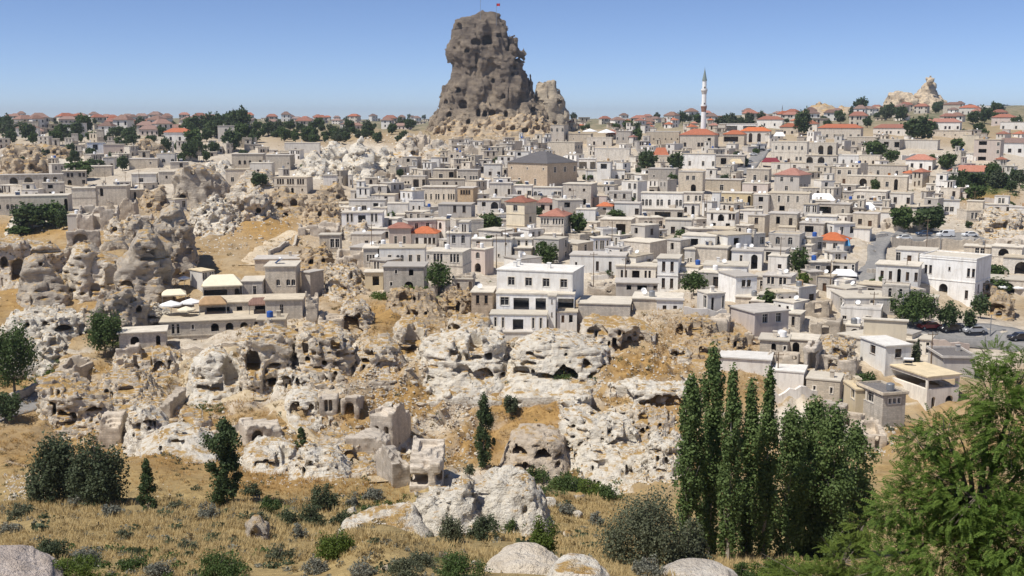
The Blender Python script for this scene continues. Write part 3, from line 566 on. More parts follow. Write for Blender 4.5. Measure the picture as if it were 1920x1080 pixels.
# middle cliff belt
BELT[0] = True
rock('craggy pale cliff face with a deep shaded cave on its left', 452, 560, 624, 738, 14, prof=[0.8, 1.0, 0.95, 1.0, 0.9, 0.85], mat=M_ROCK, sd=60, amp=0.13, lump=0.26, taper=0.2, fs=3.4, caves=[(478, 680, 26, 40, 6), (520, 718, 34, 14, 4), (570, 700, 14, 18, 3)])
rock('white rock knob beside the track with a big leaning cave mouth', 362, 458, 664, 742, 12, prof=[0.5, 0.8, 1.0, 1.0, 0.8, 0.6], mat=M_ROCKB, sd=61, amp=0.1, lump=0.2, taper=0.3, fs=2.6, caves=[(436, 702, 30, 50, 4), (408, 728, 26, 16, 4)])
rock('rounded white cliff bulge with an arched cave at its crown', 556, 665, 622, 724, 14, prof=[0.75, 1.0, 0.97, 0.9, 0.95, 0.8], mat=M_ROCK, sd=62, amp=0.12, lump=0.26, taper=0.25, fs=3, caves=[(631, 652, 20, 22, 5), (575, 660, 12, 26, 3), (650, 648, 10, 14, 3)])
rock('low white rock shelf with a small door below the cliff bulge', 518, 624, 692, 740, 10, prof=[0.7, 1.0, 0.8, 0.9, 0.8, 0.5], mat=M_ROCKB, sd=63, amp=0.14, lump=0.26, fs=4, caves=[(540, 720, 16, 22, 2), (545, 727, 5, 7, 4, 'r'), (560, 722, 4, 12, 2, 'r')])
rock('pale rock hump with a low wide shadowed hollow', 664, 752, 640, 700, 12, prof=[0.5, 0.75, 0.95, 1.0, 0.9, 0.7], mat=M_ROCK, sd=64, amp=0.13, lump=0.24, fs=3, caves=[(700, 642, 18, 20, 4), (686, 680, 18, 10, 3), (722, 686, 40, 10, 4)])
rock('ruined vault in pale rock with a big half arch', 738, 800, 606, 664, 12, prof=[0.7, 1.0, 1.0, 0.9, 0.8], mat=M_ROCK, sd=65, amp=0.08, lump=0.14, taper=0.1, fs=3, n=4, caves=[(776, 630, 34, 34, 3), (779, 622, 7, 14, 6, 'r'), (776, 655, 26, 14, 4)])
rock('great smooth white dome cut by round caves below the white house', 776, 960, 628, 728, 18, prof=[0.75, 0.85, 0.8, 0.85, 0.95, 1.0, 0.9, 0.9, 0.85], mat=M_ROCKB, sd=66, amp=0.08, lump=0.18, taper=0.35, fs=3, caves=[(893, 656, 28, 32, 6), (862, 650, 22, 20, 5), (869, 678, 24, 14, 3), (847, 669, 8, 14, 4), (917, 677, 12, 10, 4), (951, 688, 9, 16, 4), (905, 706, 46, 16, 4), (866, 697, 34, 12, 2), (944, 712, 12, 10, 3)])
rock('row of small black cave windows in a white ledge left of the white house', 836, 925, 596, 640, 10, prof=[0.8, 1.0, 0.8, 0.9, 1.0, 0.8], mat=M_ROCK, sd=67, amp=0.12, lump=0.2, fs=4, caves=[(842, 621, 5, 12, 3), (856, 622, 13, 16, 4), (878, 625, 7, 13, 4), (888, 624, 9, 13, 4), (909, 624, 8, 8, 3), (865, 602, 14, 8, 4), (912, 602, 12, 12, 4)])
rock('long white rock whaleback with a wide black cave under its lip', 945, 1152, 636, 726, 16, prof=[0.55, 0.8, 0.95, 1.0, 0.95, 0.9, 0.8, 0.72, 0.6], mat=M_ROCKB, sd=68, amp=0.08, lump=0.17, taper=0.35, fs=3, caves=[(1054, 646, 34, 14, 5), (1062, 704, 46, 22, 6), (1134, 702, 28, 12, 5), (994, 651, 8, 12, 4), (976, 704, 32, 18, 3), (1085, 650, 18, 14, 4), (1010, 708, 60, 10, 2)])
rock('scooped out rock shelter with three doorways under a curling lip', 1085, 1232, 604, 664, 12, prof=[0.9, 1.0, 0.92, 0.95, 0.9, 0.8, 0.6], mat=M_ROCK, sd=69, amp=0.07, lump=0.12, taper=0.1, fs=3, n=4, caves=[(1192, 640, 62, 40, 3.0), (1152, 645, 7, 20, 6, 'r'), (1180, 646, 9, 15, 7, 'r'), (1203, 648, 9, 18, 7, 'r'), (1142, 645, 6, 9, 5, 'r'), (1169, 632, 5, 6, 6, 'r'), (1120, 622, 44, 14, 3)])
rock('rubbly rock with a wide black cave arch by the grey wall', 1260, 1346, 600, 650, 12, prof=[0.7, 0.85, 1.0, 0.9, 0.7], mat=M_ROCKT, sd=70, amp=0.12, lump=0.25, fs=3.5, caves=[(1304, 618, 28, 20, 6), (1273, 630, 14, 18, 4)])
rock('small pale rock with two round holes on the golden slope', 1238, 1300, 650, 684, 8, prof=[0.5, 0.9, 1, 0.9, 0.5], mat=M_ROCK, sd=71, amp=0.15, lump=0.25, fs=4, caves=[(1266, 668, 8, 9, 3), (1282, 664, 7, 9, 3)])
rock('white overhanging ledge with shadowed chambers beside the poplars', 1138, 1310, 716, 786, 14, prof=[0.85, 0.95, 1.0, 0.95, 0.9, 0.85, 0.8], mat=M_ROCKB, sd=72, amp=0.07, lump=0.14, taper=0.1, fs=3, n=4, caves=[(1164, 752, 44, 40, 2.5), (1184, 757, 7, 14, 6, 'r'), (1248, 757, 82, 32, 3.0), (1197, 728, 8, 14, 4), (1236, 762, 5, 22, 6, 'r')])
rock('blocky white pillar rock above the layered ledges', 1052, 1108, 736, 800, 9, prof=[0.85, 0.9, 1.0, 0.97], mat=M_ROCKB, sd=73, amp=0.1, lump=0.18, taper=0.05, fs=3, n=4, strata=0.1, caves=[(1092, 764, 10, 8, 2), (1078, 782, 44, 12, 2, 'r')])
rock('slanting layered white ledges with a shaded overhang', 1038, 1206, 786, 876, 14, prof=[0.9, 1.0, 0.93, 0.85, 0.78, 0.7, 0.6], mat=M_ROCKB, sd=74, amp=0.12, lump=0.24, strata=0.2, fs=3, taper=0.5, caves=[(1107, 800, 20, 16, 5), (1166, 843, 62, 22, 4), (1176, 805, 7, 8, 3)])
rock('lower white ledges and rounded boulder foot of the cliff', 1066, 1230, 846, 920, 14, prof=[0.85, 1.0, 0.95, 0.85, 0.8, 0.7], mat=M_ROCKB, sd=75, amp=0.14, lump=0.28, strata=0.14, fs=3, taper=0.6, caves=[(1120, 872, 30, 8, 2), (1190, 872, 30, 7, 2)])
rock('smooth buff rock apron with twin low caves', 944, 1068, 820, 900, 13, prof=[0.65, 0.9, 1.0, 1.0, 0.9, 0.7], mat=rock_mat('buff_white_tuff', (0.62, 0.53, 0.42), (0.4, 0.32, 0.24), (0.48, 0.4, 0.3), 0.3, 0.2, 0.3), sd=76, amp=0.08, lump=0.16, taper=0.35, fs=2.4, caves=[(974, 858, 28, 14, 5), (1017, 862, 32, 16, 5), (1060, 870, 5, 5, 3), (964, 832, 14, 12, 3)])
rock('pile of small ledges with dark niches right of the layered ledges', 1170, 1270, 772, 830, 10, prof=[0.9, 1.0, 0.8, 0.85, 0.7], mat=M_ROCK, sd=77, amp=0.18, lump=0.35, fs=4, taper=0.6, caves=[(1202, 774, 6, 7, 3), (1185, 785, 8, 6, 3), (1205, 795, 18, 12, 3), (1258, 787, 9, 9, 3)])
rock('white slab cluster on the slope right of the ledges', 1205, 1290, 826, 900, 12, prof=[0.8, 1.0, 0.85, 0.9, 0.7], mat=M_ROCKB, sd=78, amp=0.2, lump=0.4, fs=5, taper=0.7, strata=0.12)
rock('white whalebacked rock with a round black cave hole', 530, 604, 744, 790, 10, prof=[0.5, 0.9, 1.0, 0.9, 0.7], mat=M_ROCKB, sd=80, amp=0.1, lump=0.2, fs=3, caves=[(554, 771, 17, 20, 5)])
rock('white rock with three leaning cave doors below the arched ruin', 566, 642, 776, 812, 9, prof=[0.6, 0.95, 1.0, 0.9, 0.8], mat=M_ROCKB, sd=81, amp=0.12, lump=0.2, fs=3.5, caves=[(583, 791, 13, 14, 3), (611, 795, 13, 16, 3), (631, 799, 10, 15, 3)])
rock('white cave-studded outcrop lowest on the left slope', 456, 560, 842, 890, 10, prof=[0.7, 1.0, 0.9, 0.95, 0.7], mat=M_ROCKB, sd=82, amp=0.12, lump=0.26, fs=4, caves=[(535, 870, 13, 20, 4), (510, 876, 12, 10, 3), (518, 868, 4, 6, 3)])
rock('trail of white boulders joined in one low outcrop by the cypress', 556, 646, 850, 896, 9, prof=[0.8, 1.0, 0.7, 0.8, 0.5], mat=M_ROCKB, sd=83, amp=0.22, lump=0.4, fs=5, caves=[(570, 862, 12, 8, 3)])
rock('long pale rock rib slanting up to the ruined house wall', 590, 700, 820, 876, 10, prof=[0.9, 1.0, 0.9, 0.8, 0.9, 0.6], mat=M_ROCK, sd=84, amp=0.18, lump=0.35, fs=5, taper=0.6, caves=[(655, 825, 12, 8, 3), (664, 872, 22, 14, 3)])
rock('curved white rock wall with window holes at the far left bend', 78, 232, 718, 812, 14, prof=[0.9, 1.0, 0.95, 0.85, 0.7, 0.55, 0.5], mat=M_ROCK, sd=85, amp=0.09, lump=0.2, taper=0.15, fs=3, n=3.2, caves=[(108, 738, 7, 12, 4), (136, 736, 18, 8, 4), (154, 738, 8, 12, 4), (142, 782, 8, 14, 3), (118, 740, 5, 9, 3)])
rock('white eroded bank with leaning door slots right of the three hole wall', 242, 318, 768, 840, 10, prof=[0.95, 1.0, 0.9, 0.75, 0.6], mat=M_ROCKB, sd=86, amp=0.13, lump=0.26, taper=0.4, fs=3.5, caves=[(252, 785, 20, 14, 5), (285, 803, 5, 10, 3), (293, 806, 4, 12, 3), (262, 775, 8, 12, 3)])
rock('flat white stepped slabs running out to the cypress', 282, 392, 812, 858, 12, prof=[0.7, 0.9, 1.0, 0.8, 0.7], mat=M_ROCKB, sd=87, amp=0.16, lump=0.34, fs=5, taper=0.7, strata=0.16, caves=[(345, 836, 26, 5, 2)])
rock('small cave lip of pale rock above the cypress', 336, 398, 778, 816, 8, prof=[0.8, 1.0, 0.9, 0.8], mat=M_ROCK, sd=88, amp=0.12, lump=0.24, fs=4, caves=[(355, 792, 24, 12, 3), (388, 790, 14, 14, 4)])
rock('broken rock terrace with black cave mouths below the hotel', 214, 345, 656, 712, 13, prof=[0.7, 1.0, 0.9, 0.95, 0.9, 0.7], mat=M_ROCK, sd=89, amp=0.12, lump=0.22, fs=4, caves=[(278, 670, 18, 18, 5), (248, 668, 8, 18, 3), (255, 700, 22, 14, 3), (300, 690, 20, 14, 3), (240, 700, 18, 12, 3)])
rock('heap of grassy rubble rock in the middle of the left ruins', 178, 300, 704, 766, 14, prof=[0.6, 0.9, 1, 0.85, 0.7], mat=M_ROCK, sd=90, amp=0.22, lump=0.4, fs=6, taper=0.8, caves=[(220, 708, 18, 14, 3)])
rock('pale rubble bank behind the corner hotel tower', 606, 690, 498, 556, 16, prof=[0.8, 0.9, 1, 0.9, 0.6], mat=M_ROCK, sd=91, amp=0.22, lump=0.4, fs=5, taper=0.7, caves=[(646, 556, 9, 8, 3), (596, 485, 20, 10, 4)])
rock('white rock brow with black cave right of the ruined doorway house', 640, 700, 572, 632, 12, prof=[0.8, 1.0, 0.9, 0.6], mat=M_ROCK, sd=92, amp=0.16, lump=0.3, fs=4, caves=[(659, 608, 26, 26, 5), (655, 574, 20, 12, 4)])
rock('golden topped rock bank with a black cave below the green ledge', 715, 830, 548, 606, 14, prof=[0.7, 0.9, 1.0, 1.0, 0.9, 0.7], mat=M_ROCKT, sd=93, amp=0.16, lump=0.3, fs=4, taper=0.7, caves=[(760, 565, 24, 18, 6), (730, 600, 22, 16, 4)])
rock('rough ochre bank with a square black cave beside the stone house', 826, 890, 548, 604, 12, prof=[0.8, 1.0, 0.9, 0.9], mat=M_ROCKT, sd=94, amp=0.18, lump=0.35, fs=5, taper=0.5, caves=[(847, 566, 15, 18, 5), (873, 595, 14, 10, 4)])
rock('rounded tan boulder below the white hotel corner', 1826, 1868, 526, 566, 8, prof=[0.7, 1.0, 0.9, 0.6], mat=M_ROCKT, sd=95, amp=0.12, lump=0.2, fs=3)
rock('knobbly tan boulder by the road in front of the hotel', 1852, 1896, 552, 598, 8, prof=[0.6, 1.0, 0.9, 0.7], mat=M_ROCKT, sd=96, amp=0.2, lump=0.35, fs=4, caves=[(1872, 590, 10, 9, 3)])
rock('pale rocky slope under the right edge houses', 1830, 1925, 395, 446, 14, prof=[0.8, 1.0, 0.8, 0.9, 0.7], mat=M_ROCK, sd=97, amp=0.25, lump=0.4, fs=5, taper=0.6, caves=[(1870, 425, 12, 10, 4)])
rock('broken white rock heap with cave mouth between the ruined arches', 1536, 1600, 640, 690, 10, prof=[0.8, 1.0, 0.8, 0.9], mat=M_ROCK, sd=98, amp=0.2, lump=0.35, fs=5, caves=[(1566, 662, 14, 12, 4), (1548, 650, 20, 12, 3)])
rock('pale rock outcrop under the ruined terrace walls', 1290, 1410, 630, 690, 12, prof=[0.5, 0.8, 0.9, 1.0, 0.7], mat=M_ROCKT, sd=99, amp=0.2, lump=0.35, fs=4, taper=0.8)
# foreground rocks
BELT[0] = False
rock('pointed white peak of the foreground rock ridge', 868, 1034, 898, 990, 6, prof=[0.45, 0.66, 0.86, 1.0, 0.96, 0.72, 0.4], mat=M_ROCKB, sd=110, Y=63, flare=0.0, amp=0.16, lump=0.2, taper=0.55, fs=2.6, res=0.085, strata=0.0, fine=0.5, caves=[(985, 972, 10, 10, 1.0), (905, 946, 26, 6, 1.2)])
rock('fluted white middle of the foreground rock ridge', 752, 912, 914, 1018, 6, prof=[0.45, 0.6, 0.72, 0.85, 1.0, 0.9], mat=M_ROCKB, sd=120, Y=60, flare=0.0, amp=0.16, lump=0.22, taper=0.6, fs=2.8, res=0.085, strata=0.0, fine=0.5, caves=[(830, 965, 30, 6, .8)])
rock('low white tail of the foreground rock ridge', 636, 806, 958, 1018, 5, prof=[0.15, 0.35, 0.55, 0.8, 1.0, 0.9], mat=M_ROCKB, sd=121, Y=58, flare=0.0, amp=0.16, lump=0.22, taper=0.7, fs=2.8, res=0.085, strata=0.0, fine=0.5)
rock('white boulder split from the foreground ridge', 692, 748, 1012, 1060, 2.2, prof=[0.6, 0.95, 1.0, 0.7], mat=M_ROCKB, sd=111, Y=49, amp=0.1, lump=0.2, fs=3, res=0.07, under=1)
rock('cream rounded boulders at the bottom centre edge', 922, 1050, 1046, 1100, 3.0, prof=[0.5, 0.8, 1.0, 0.95, 0.7, 0.5], mat=rock_mat('cream_tuff', (0.78, 0.70, 0.58), (0.42, 0.34, 0.26), (0.58, 0.49, 0.38), 0.25, 0, 0.25), sd=112, Y=36, amp=0.08, lump=0.22, fs=2.2, res=0.06, under=1.5)
rock('low cream stone beside the bottom centre boulders', 1030, 1132, 1062, 1105, 2.2, prof=[0.6, 1, 0.9, 0.6], mat=M_ROCKB, sd=113, Y=35, amp=0.08, lump=0.2, fs=2.4, res=0.06, under=1.5)
rock('grey topped domed boulder at the bottom edge near the poplars', 1246, 1372, 1076, 1115, 2.8, prof=[0.6, 0.95, 1.0, 0.9, 0.75], mat=rock_mat('grey_cream_tuff', (0.74, 0.68, 0.59), (0.3, 0.26, 0.23), (0.44, 0.39, 0.33), 0.3, 0, 0.3), sd=114, Y=38, amp=0.06, lump=0.14, fs=2, res=0.06, under=1.5)
rock('smooth pinkish grey rock in the bottom corner', -40, 100, 1052, 1125, 4, prof=[1.0, 0.98, 0.85, 0.6, 0.35], mat=rock_mat('pinkish_tuff', (0.60, 0.52, 0.46), (0.28, 0.23, 0.2), (0.44, 0.37, 0.32), 0.3, 0, 0.3), sd=115, Y=34, amp=0.06, lump=0.12, fs=1.8, res=0.06, under=1.5)
rock('dark fissured rock nub among the foreground grey shrubs', 458, 510, 978, 1060, 3, prof=[0.6, 1.0, 0.8, 0.6], mat=M_ROCKG, sd=116, Y=54, amp=0.14, lump=0.3, fs=3, res=0.09, under=1.5)
# ------------------------------------------------------------------ houses
def facade(mb, ox, oy, dx, dy, Wd, z0, z1, holes, m=0, nx=0, ny=0):
    """wall from (ox,oy) along unit (dx,dy); outward normal (nx,ny); holes (x0,x1,za,zb,arch,deep)"""
    def pt(x, z, d=0.0): return (ox + dx * x - nx * d, oy + dy * x - ny * d, z)
    xs = sorted({0.0, Wd, *[h[0] for h in holes], *[h[1] for h in holes]}); zs = sorted({z0, z1, *[h[2] for h in holes], *[h[3] for h in holes]})
    for a, b in zip(xs[:-1], xs[1:]):
        # join cells vertically where free
        run = None
        for c, d in zip(zs[:-1], zs[1:]):
            cx, cz = (a + b) / 2, (c + d) / 2
            inside = any(h[0] < cx < h[1] and h[2] < cz < h[3] for h in holes)
            if inside:
                if run: mb.poly([pt(a, run[0]), pt(b, run[0]), pt(b, run[1]), pt(a, run[1])], m); run = None
            else: run = (run[0], d) if run else (c, d)
        if run: mb.poly([pt(a, run[0]), pt(b, run[0]), pt(b, run[1]), pt(a, run[1])], m)
    for (x0, x1, za, zb, arch, deep) in holes:
        r = (x1 - x0) / 2; out = [(x0, za)]
        if arch:
            hr = min(r, (zb - za) * 0.6); K = 8 if r < 0.8 else 12
            arc = [((x0 + x1) / 2 - r * math.cos(math.pi * k / K), zb - hr + hr * math.sin(math.pi * k / K)) for k in range(K + 1)]
            for k in range(K // 2): mb.poly([pt(x0, zb), pt(*arc[k]), pt(*arc[k + 1])], m)
            for k in range(K // 2, K): mb.poly([pt(x1, zb), pt(*arc[k]), pt(*arc[k + 1])], m)
            out += arc
        else: out += [(x0, zb), (x1, zb)]
        out.append((x1, za))
        for k in range(len(out)):
            p, q = out[k], out[(k + 1) % len(out)]
            mb.poly([pt(*p), pt(*q), pt(*q, deep), pt(*p, deep)], m)
_wc = {}
def win_mesh(wd, ht, arch, dark, kind):
    key = (round(wd, 1), round(ht, 1), arch, dark, kind)
    if key in _wc: return key, _wc[key]
    wd, ht = key[0], key[1]; fm = M_FRAMED if dark else M_FRAME
    fr = MB(); pn = MB(); t = 0.07
    if kind == 'door':
        pn.box(-wd / 2, wd / 2, 0, 0.06, 0, ht)
        for k in range(1, 4): pn.box(-wd / 2 + wd * k / 4 - 0.015, -wd / 2 + wd * k / 4 + 0.015, -0.015, 0, 0.05, ht - 0.05)
        r = (pn.mesh('door', [M_DOORO if dark == 2 else M_DOOR]), None)
    else:
        fr.box(-wd / 2, wd / 2, 0, 0.07, 0, t); fr.box(-wd / 2, wd / 2, 0, 0.07, ht - t, ht)
        fr.box(-wd / 2, -wd / 2 + t, 0, 0.07, t, ht - t); fr.box(wd / 2 - t, wd / 2, 0, 0.07, t, ht - t)
        if wd > 0.6: fr.box(-t / 2, t / 2, 0.002, 0.068, t, ht - t)
        if ht > 1.3: fr.box(-wd / 2 + t, wd / 2 - t, 0.004, 0.066, ht * 0.68, ht * 0.68 + t)
        fr.box(-wd / 2 - 0.08, wd / 2 + 0.08, -0.26, -0.16, -0.09, -0.01)   # sill
        if not dark and not arch:
            e = 0.13; fr.box(-wd / 2 - e, -wd / 2, -.235, -.19, -.02, ht + e, 1); fr.box(wd / 2, wd / 2 + e, -.235, -.19, -.02, ht + e, 1); fr.box(-wd / 2, wd / 2, -.235, -.19, ht, ht + e, 1)
        pn.poly([(-wd / 2 + t, 0.04, t), (wd / 2 - t, 0.04, t), (wd / 2 - t, 0.04, ht - t), (-wd / 2 + t, 0.04, ht - t)])
        r = (fr.mesh('window', [fm, M_TRIM]), pn.mesh('pane', [M_GLASS]))
    _wc[key] = r
    return key, r
def Mloc(x, y, z, rz=0): return Matrix.Translation((x, y, z)) @ Matrix.Rotation(rz, 4, 'Z')
def openings(pat, Wd, H, z0=0.0, ws=1.0, hs_=1.0):
    """pattern rows top to bottom, one slot per character -> list of (kind, x0, x1, za, zb)"""
    rows = pat.split('/'); n = len(rows); sh = H / n; out = []
    for r, row in enumerate(rows):
        fl = z0 + H - (r + 1) * sh; sw = Wd / max(len(row), 1); i = 0
        while i < len(row):
            c = row[i]; j = i
            if c in 'OABIM':
                while j + 1 < len(row) and row[j + 1] == c: j += 1
            cx = (i + j + 1) / 2 * sw; fw = (j - i + 1) * sw
            if c in 'wa': w_, h_, s_ = min(0.7 * fw, 1.3), min(0.62 * sh, 1.85), 0.24
            elif c == 'q': w_, h_, s_ = min(1.5 * fw, 1.45), min(0.45 * sh, 1.4), 0.3
            elif c == 't': w_, h_, s_ = min(0.6 * fw, 1.0), min(0.68 * sh, 2.2), 0.16
            elif c == 's': w_, h_, s_ = min(0.5 * fw, 0.7), min(0.3 * sh, 0.8), 0.45
            elif c in 'dD': w_, h_, s_ = min(0.75 * fw, 1.2), min(0.7 * sh, 2.2), 0.01
            elif c == 'A': w_, h_, s_ = 0.86 * fw, 0.82 * sh, 0.01
            elif c == 'I': w_, h_, s_ = 0.80 * fw, 0.6 * sh, 0.22
            elif c in 'OB': w_, h_, s_ = 0.94 * fw, 0.74 * sh, 0.03
            elif c == 'M': w_, h_, s_ = 0.92 * fw, 0.5 * sh, 0.3
            else: i = j + 1; continue
            if c in 'watsq': w_ = min(w_ * ws, fw * (.8 if c != 'q' else 1.6)); h_ *= hs_
            h_ = min(h_, sh * 0.92 - s_ * sh)
            out.append((c, cx - w_ / 2, cx + w_ / 2, fl + s_ * sh, fl + s_ * sh + h_)); i = j + 1
    return out
def block(root, rel, Wd, D, H, pat, side, col, roof, far, seed, base=4.0, band=False, clutter=True):
    """one volume of a house: wall, roof, each window and door a part of its own"""
    rd = random.Random(seed); mb = MB(); parts = []
    fm = rd.random() < 0.45; wsc = rd.uniform(.85, 1.35); hsc = rd.uniform(.85, 1.25)
    def holes_for(p, L, H):
        hs = []; ops = openings(p, L, H, 0.0, wsc, hsc) if p else []
        for (c, a, b, za, zb) in ops: hs.append((a, b, za, zb, c in 'aAI', 0.22 if c in 'watsqdD' else 0.5))
        return hs, ops
    hs, ops = holes_for(pat, Wd, H); facade(mb, -Wd / 2, 0, 1, 0, Wd, -base, H, hs, 0, 0, -1); parts.append((ops, -Wd / 2, 0, 0))
    hs, ops2 = holes_for(side, D, H); facade(mb, Wd / 2, 0, 0, 1, D, -base, H, hs, 0, 1, 0); parts.append((ops2, Wd / 2, 0, math.pi / 2))
    hs, ops3 = holes_for(side, D, H); facade(mb, -Wd / 2, D, 0, -1, D, -base, H, hs, 0, -1, 0); parts.append((ops3, -Wd / 2, D, -math.pi / 2))
    mb.poly([(Wd / 2, D, -base), (-Wd / 2, D, -base), (-Wd / 2, D, H), (Wd / 2, D, H)])
    if any(o[0] in 'OAIM' for o in ops):       # a floor and a rear wall inside, so that openings show a room
        for r in range(len(pat.split('/'))):
            z = H - (r + 1) * H / len(pat.split('/')); mb.poly([(-Wd / 2, 0.5, z + 0.02), (Wd / 2, 0.5, z + 0.02), (Wd / 2, D, z + 0.02), (-Wd / 2, D, z + 0.02)])
    wall = link('wall', mb.mesh('wall', [WALLM[col]]), root, rel)
    for ops, ox, oy, rz in parts:
        for (c, a, b, za, zb) in ops:
            cx = (a + b) / 2
            if c in 'watsq':
                key, (fme, pme) = win_mesh(b - a, zb - za, c == 'a', fm, 'w'); nm = 'window'
            elif c in 'dD': key, (fme, pme) = win_mesh(b - a, zb - za, False, 2 if c == 'D' else 0, 'door'); nm = 'door'
            else:
                if c == 'B':
                    bb = MB(); bw = b - a
                    bb.box(-bw / 2 - .1, bw / 2 + .1, -0.9, 0.0, -0.16, 0); bb.box(-bw / 2 - .1, bw / 2 + .1, -0.9, -0.86, 0.85, 0.92)
                    for k in range(int(bw / 0.35) + 1): x = -bw / 2 + k * 0.35; bb.box(x - .02, x + .02, -0.89, -0.87, 0, 0.85)
                    link('balcony', bb.mesh('balcony', [M_FRAME]), root, rel @ Mloc(ox, oy, 0, rz) @ Mloc(cx, 0, za))
                continue
            sx = (b - a) / key[0] if key[0] else 1; sz = (zb - za) / key[1] if key[1] else 1
            M = rel @ Mloc(ox, oy, 0, rz) @ Mloc(cx, 0.2, za) @ Matrix.Diagonal((sx, 1, sz, 1))
            wo_ = link(nm, fme, root, M)
            if pme: link('pane', pme, wo_)
    z = H
    if roof in 'FPXKYd':
        m = {'X': M_ROOF[3], 'K': M_ROOF[2], 'Y': M_YROOF, 'd': M_DROOF}.get(roof) or M_ROOF[rd.choice([0, 0, 1, 2])]
        rb = MB(); ov = 0.0 if roof == 'P' else rd.uniform(0.1, 0.3); th = 0.2
        rb.box(-Wd / 2 - ov, Wd / 2 + ov, -ov, D + ov, H + 0.003, H + th)
        ro = link('roof', rb.mesh('roof', [m]), root, rel)
        if roof == 'P' or roof == 'd':
            pb = MB(); t = 0.22; hh = 0.45; a0, a1, b0, b1 = -Wd / 2 - .05 - ov, Wd / 2 + .05 + ov, -.05 - ov, D + .05 + ov; z0 = H + th - 0.1
            pb.box(a0, a1, b0, b0 + t, z0, H + hh); pb.box(a0, a1, b1 - t, b1, z0, H + hh); pb.box(a0, a0 + t, b0 + t, b1 - t, z0, H + hh - .003); pb.box(a1 - t, a1, b0 + t, b1 - t, z0, H + hh - .003)
            link('parapet', pb.mesh('parapet', [WALLM[col]]), root, rel)
        if clutter:
            for _ in range(rd.choice([0, 0, 1, 1, 2, 3])):
                k = rd.random(); cx = rd.uniform(-Wd * .35, Wd * .35); cy = rd.uniform(0.25, 0.75) * D; cb = MB(); z = H + th
                if k < 0.5:
                    cb.box(-.3, .3, -.3, .3, 0, .9); cb.box(-.38, .38, -.38, .38, .9, 1.02); link('chimney', cb.mesh('chimney', [WALLM[col]]), ro, Mloc(cx, cy, z))
                elif k < 0.74:
                    cb.lathe([(0.0, 0.05), (0.25, 0.08), (0.45, 0.2), (0.5, 0.28)], 12); cb.tube((0, 0, -.5), (0, 0, 0.08), .04, .04, 6)
                    link('satellite_dish', cb.mesh('satellite_dish', [M_WHITEP]), ro, Mloc(cx, cy, z + .5) @ Matrix.Rotation(R(50), 4, 'X'))
                elif k < 0.84:
                    cb.poly([(-.9, -.8, .25), (.9, -.8, .25), (.9, .6, 1.2), (-.9, .6, 1.2)]); cb.poly([(-.9, .6, 1.16), (.9, .6, 1.16), (.9, -.8, .21), (-.9, -.8, .21)])
                    cb.tube((-1, .7, 1.45), (1, .7, 1.45), .3, .3, 10, 1); cb.box(-.85, -.8, .5, .55, 0, 1.2, 2); cb.box(.8, .85, .5, .55, 0, 1.2, 2); cb.box(-.85, -.8, -.75, -.7, 0, .25, 2); cb.box(.8, .85, -.75, -.7, 0, .25, 2)
                    link('solar_heater', cb.mesh('solar_heater', [M_PANEL, M_WHITEP, M_METAL]), ro, Mloc(cx, cy, z, rd.choice([1.2, -1.2, 2.6, 0.3])) @ Matrix.Scale(.72, 4))
                else:
                    cb.lathe([(0.0, 0), (0.5, 0), (0.55, .1), (0.55, .9), (0.5, 1.0), (0.18, 1.12), (0, 1.12)], 14); link('water_tank', cb.mesh('water_tank', [rd.choice([M_BLUE, M_WHITEP, M_WHITEP, M_WHITEP, M_METAL, M_METAL, M_TERRA])]), ro, Mloc(cx, cy, z))
    else:
        rb = MB(); ov = 0.45; rh = min(Wd, D) * 0.22 + 0.3; a0, a1, b0, b1 = -Wd / 2 - ov, Wd / 2 + ov, -ov, D + ov
        rb.box(a0, a1, b0, b1, H - 0.02, H + 0.10)
        z = H + 0.10; ym = D / 2; xi = min(Wd, D) / 2
        if Wd >= D: r0, r1 = (-Wd / 2 + xi * .9, ym, z + rh), (Wd / 2 - xi * .9, ym, z + rh)
        else: r0, r1 = (0, xi * .9, z + rh), (0, D - xi * .9, z + rh)
        A, B, C, Dd = (a0, b0, z), (a1, b0, z), (a1, b1, z), (a0, b1, z)
        if Wd >= D: rb.poly([A, B, r1, r0]); rb.poly([B, C, r1]); rb.poly([C, Dd, r0, r1]); rb.poly([Dd, A, r0])
        else: rb.poly([A, B, r0]); rb.poly([B, C, r1, r0]); rb.poly([C, Dd, r1]); rb.poly([Dd, A, r0, r1])
        ro = link('roof', rb.mesh('roof', [M_TILE[roof]]), root, rel)
        if clutter and rd.random() < 0.6:
            cb = MB(); cb.box(-.35, .35, -.3, .3, 0, rh * 0.9 + .6); link('chimney', cb.mesh('chimney', [WALLM[col]]), ro, Mloc(Wd * .2, D * .6, H + .1))
    if band and len(pat.split('/')) > 1 or band == 2:
        cb = MB(); n = len(pat.split('/'))
        for r in range(1, n): zz = H - r * H / n; cb.box(-Wd / 2 - .08, Wd / 2 + .08, -.1, -0.003, zz - .1, zz + .1); cb.box(Wd / 2 + .003, Wd / 2 + .09, 0, D, zz - .1, zz + .1)
        cb.box(-Wd / 2 - .08, Wd / 2 + .08, -.1, -.003, H - .3, H - .12)
        link('cornice', cb.mesh('cornice', [WALLM[col]]), root, rel)
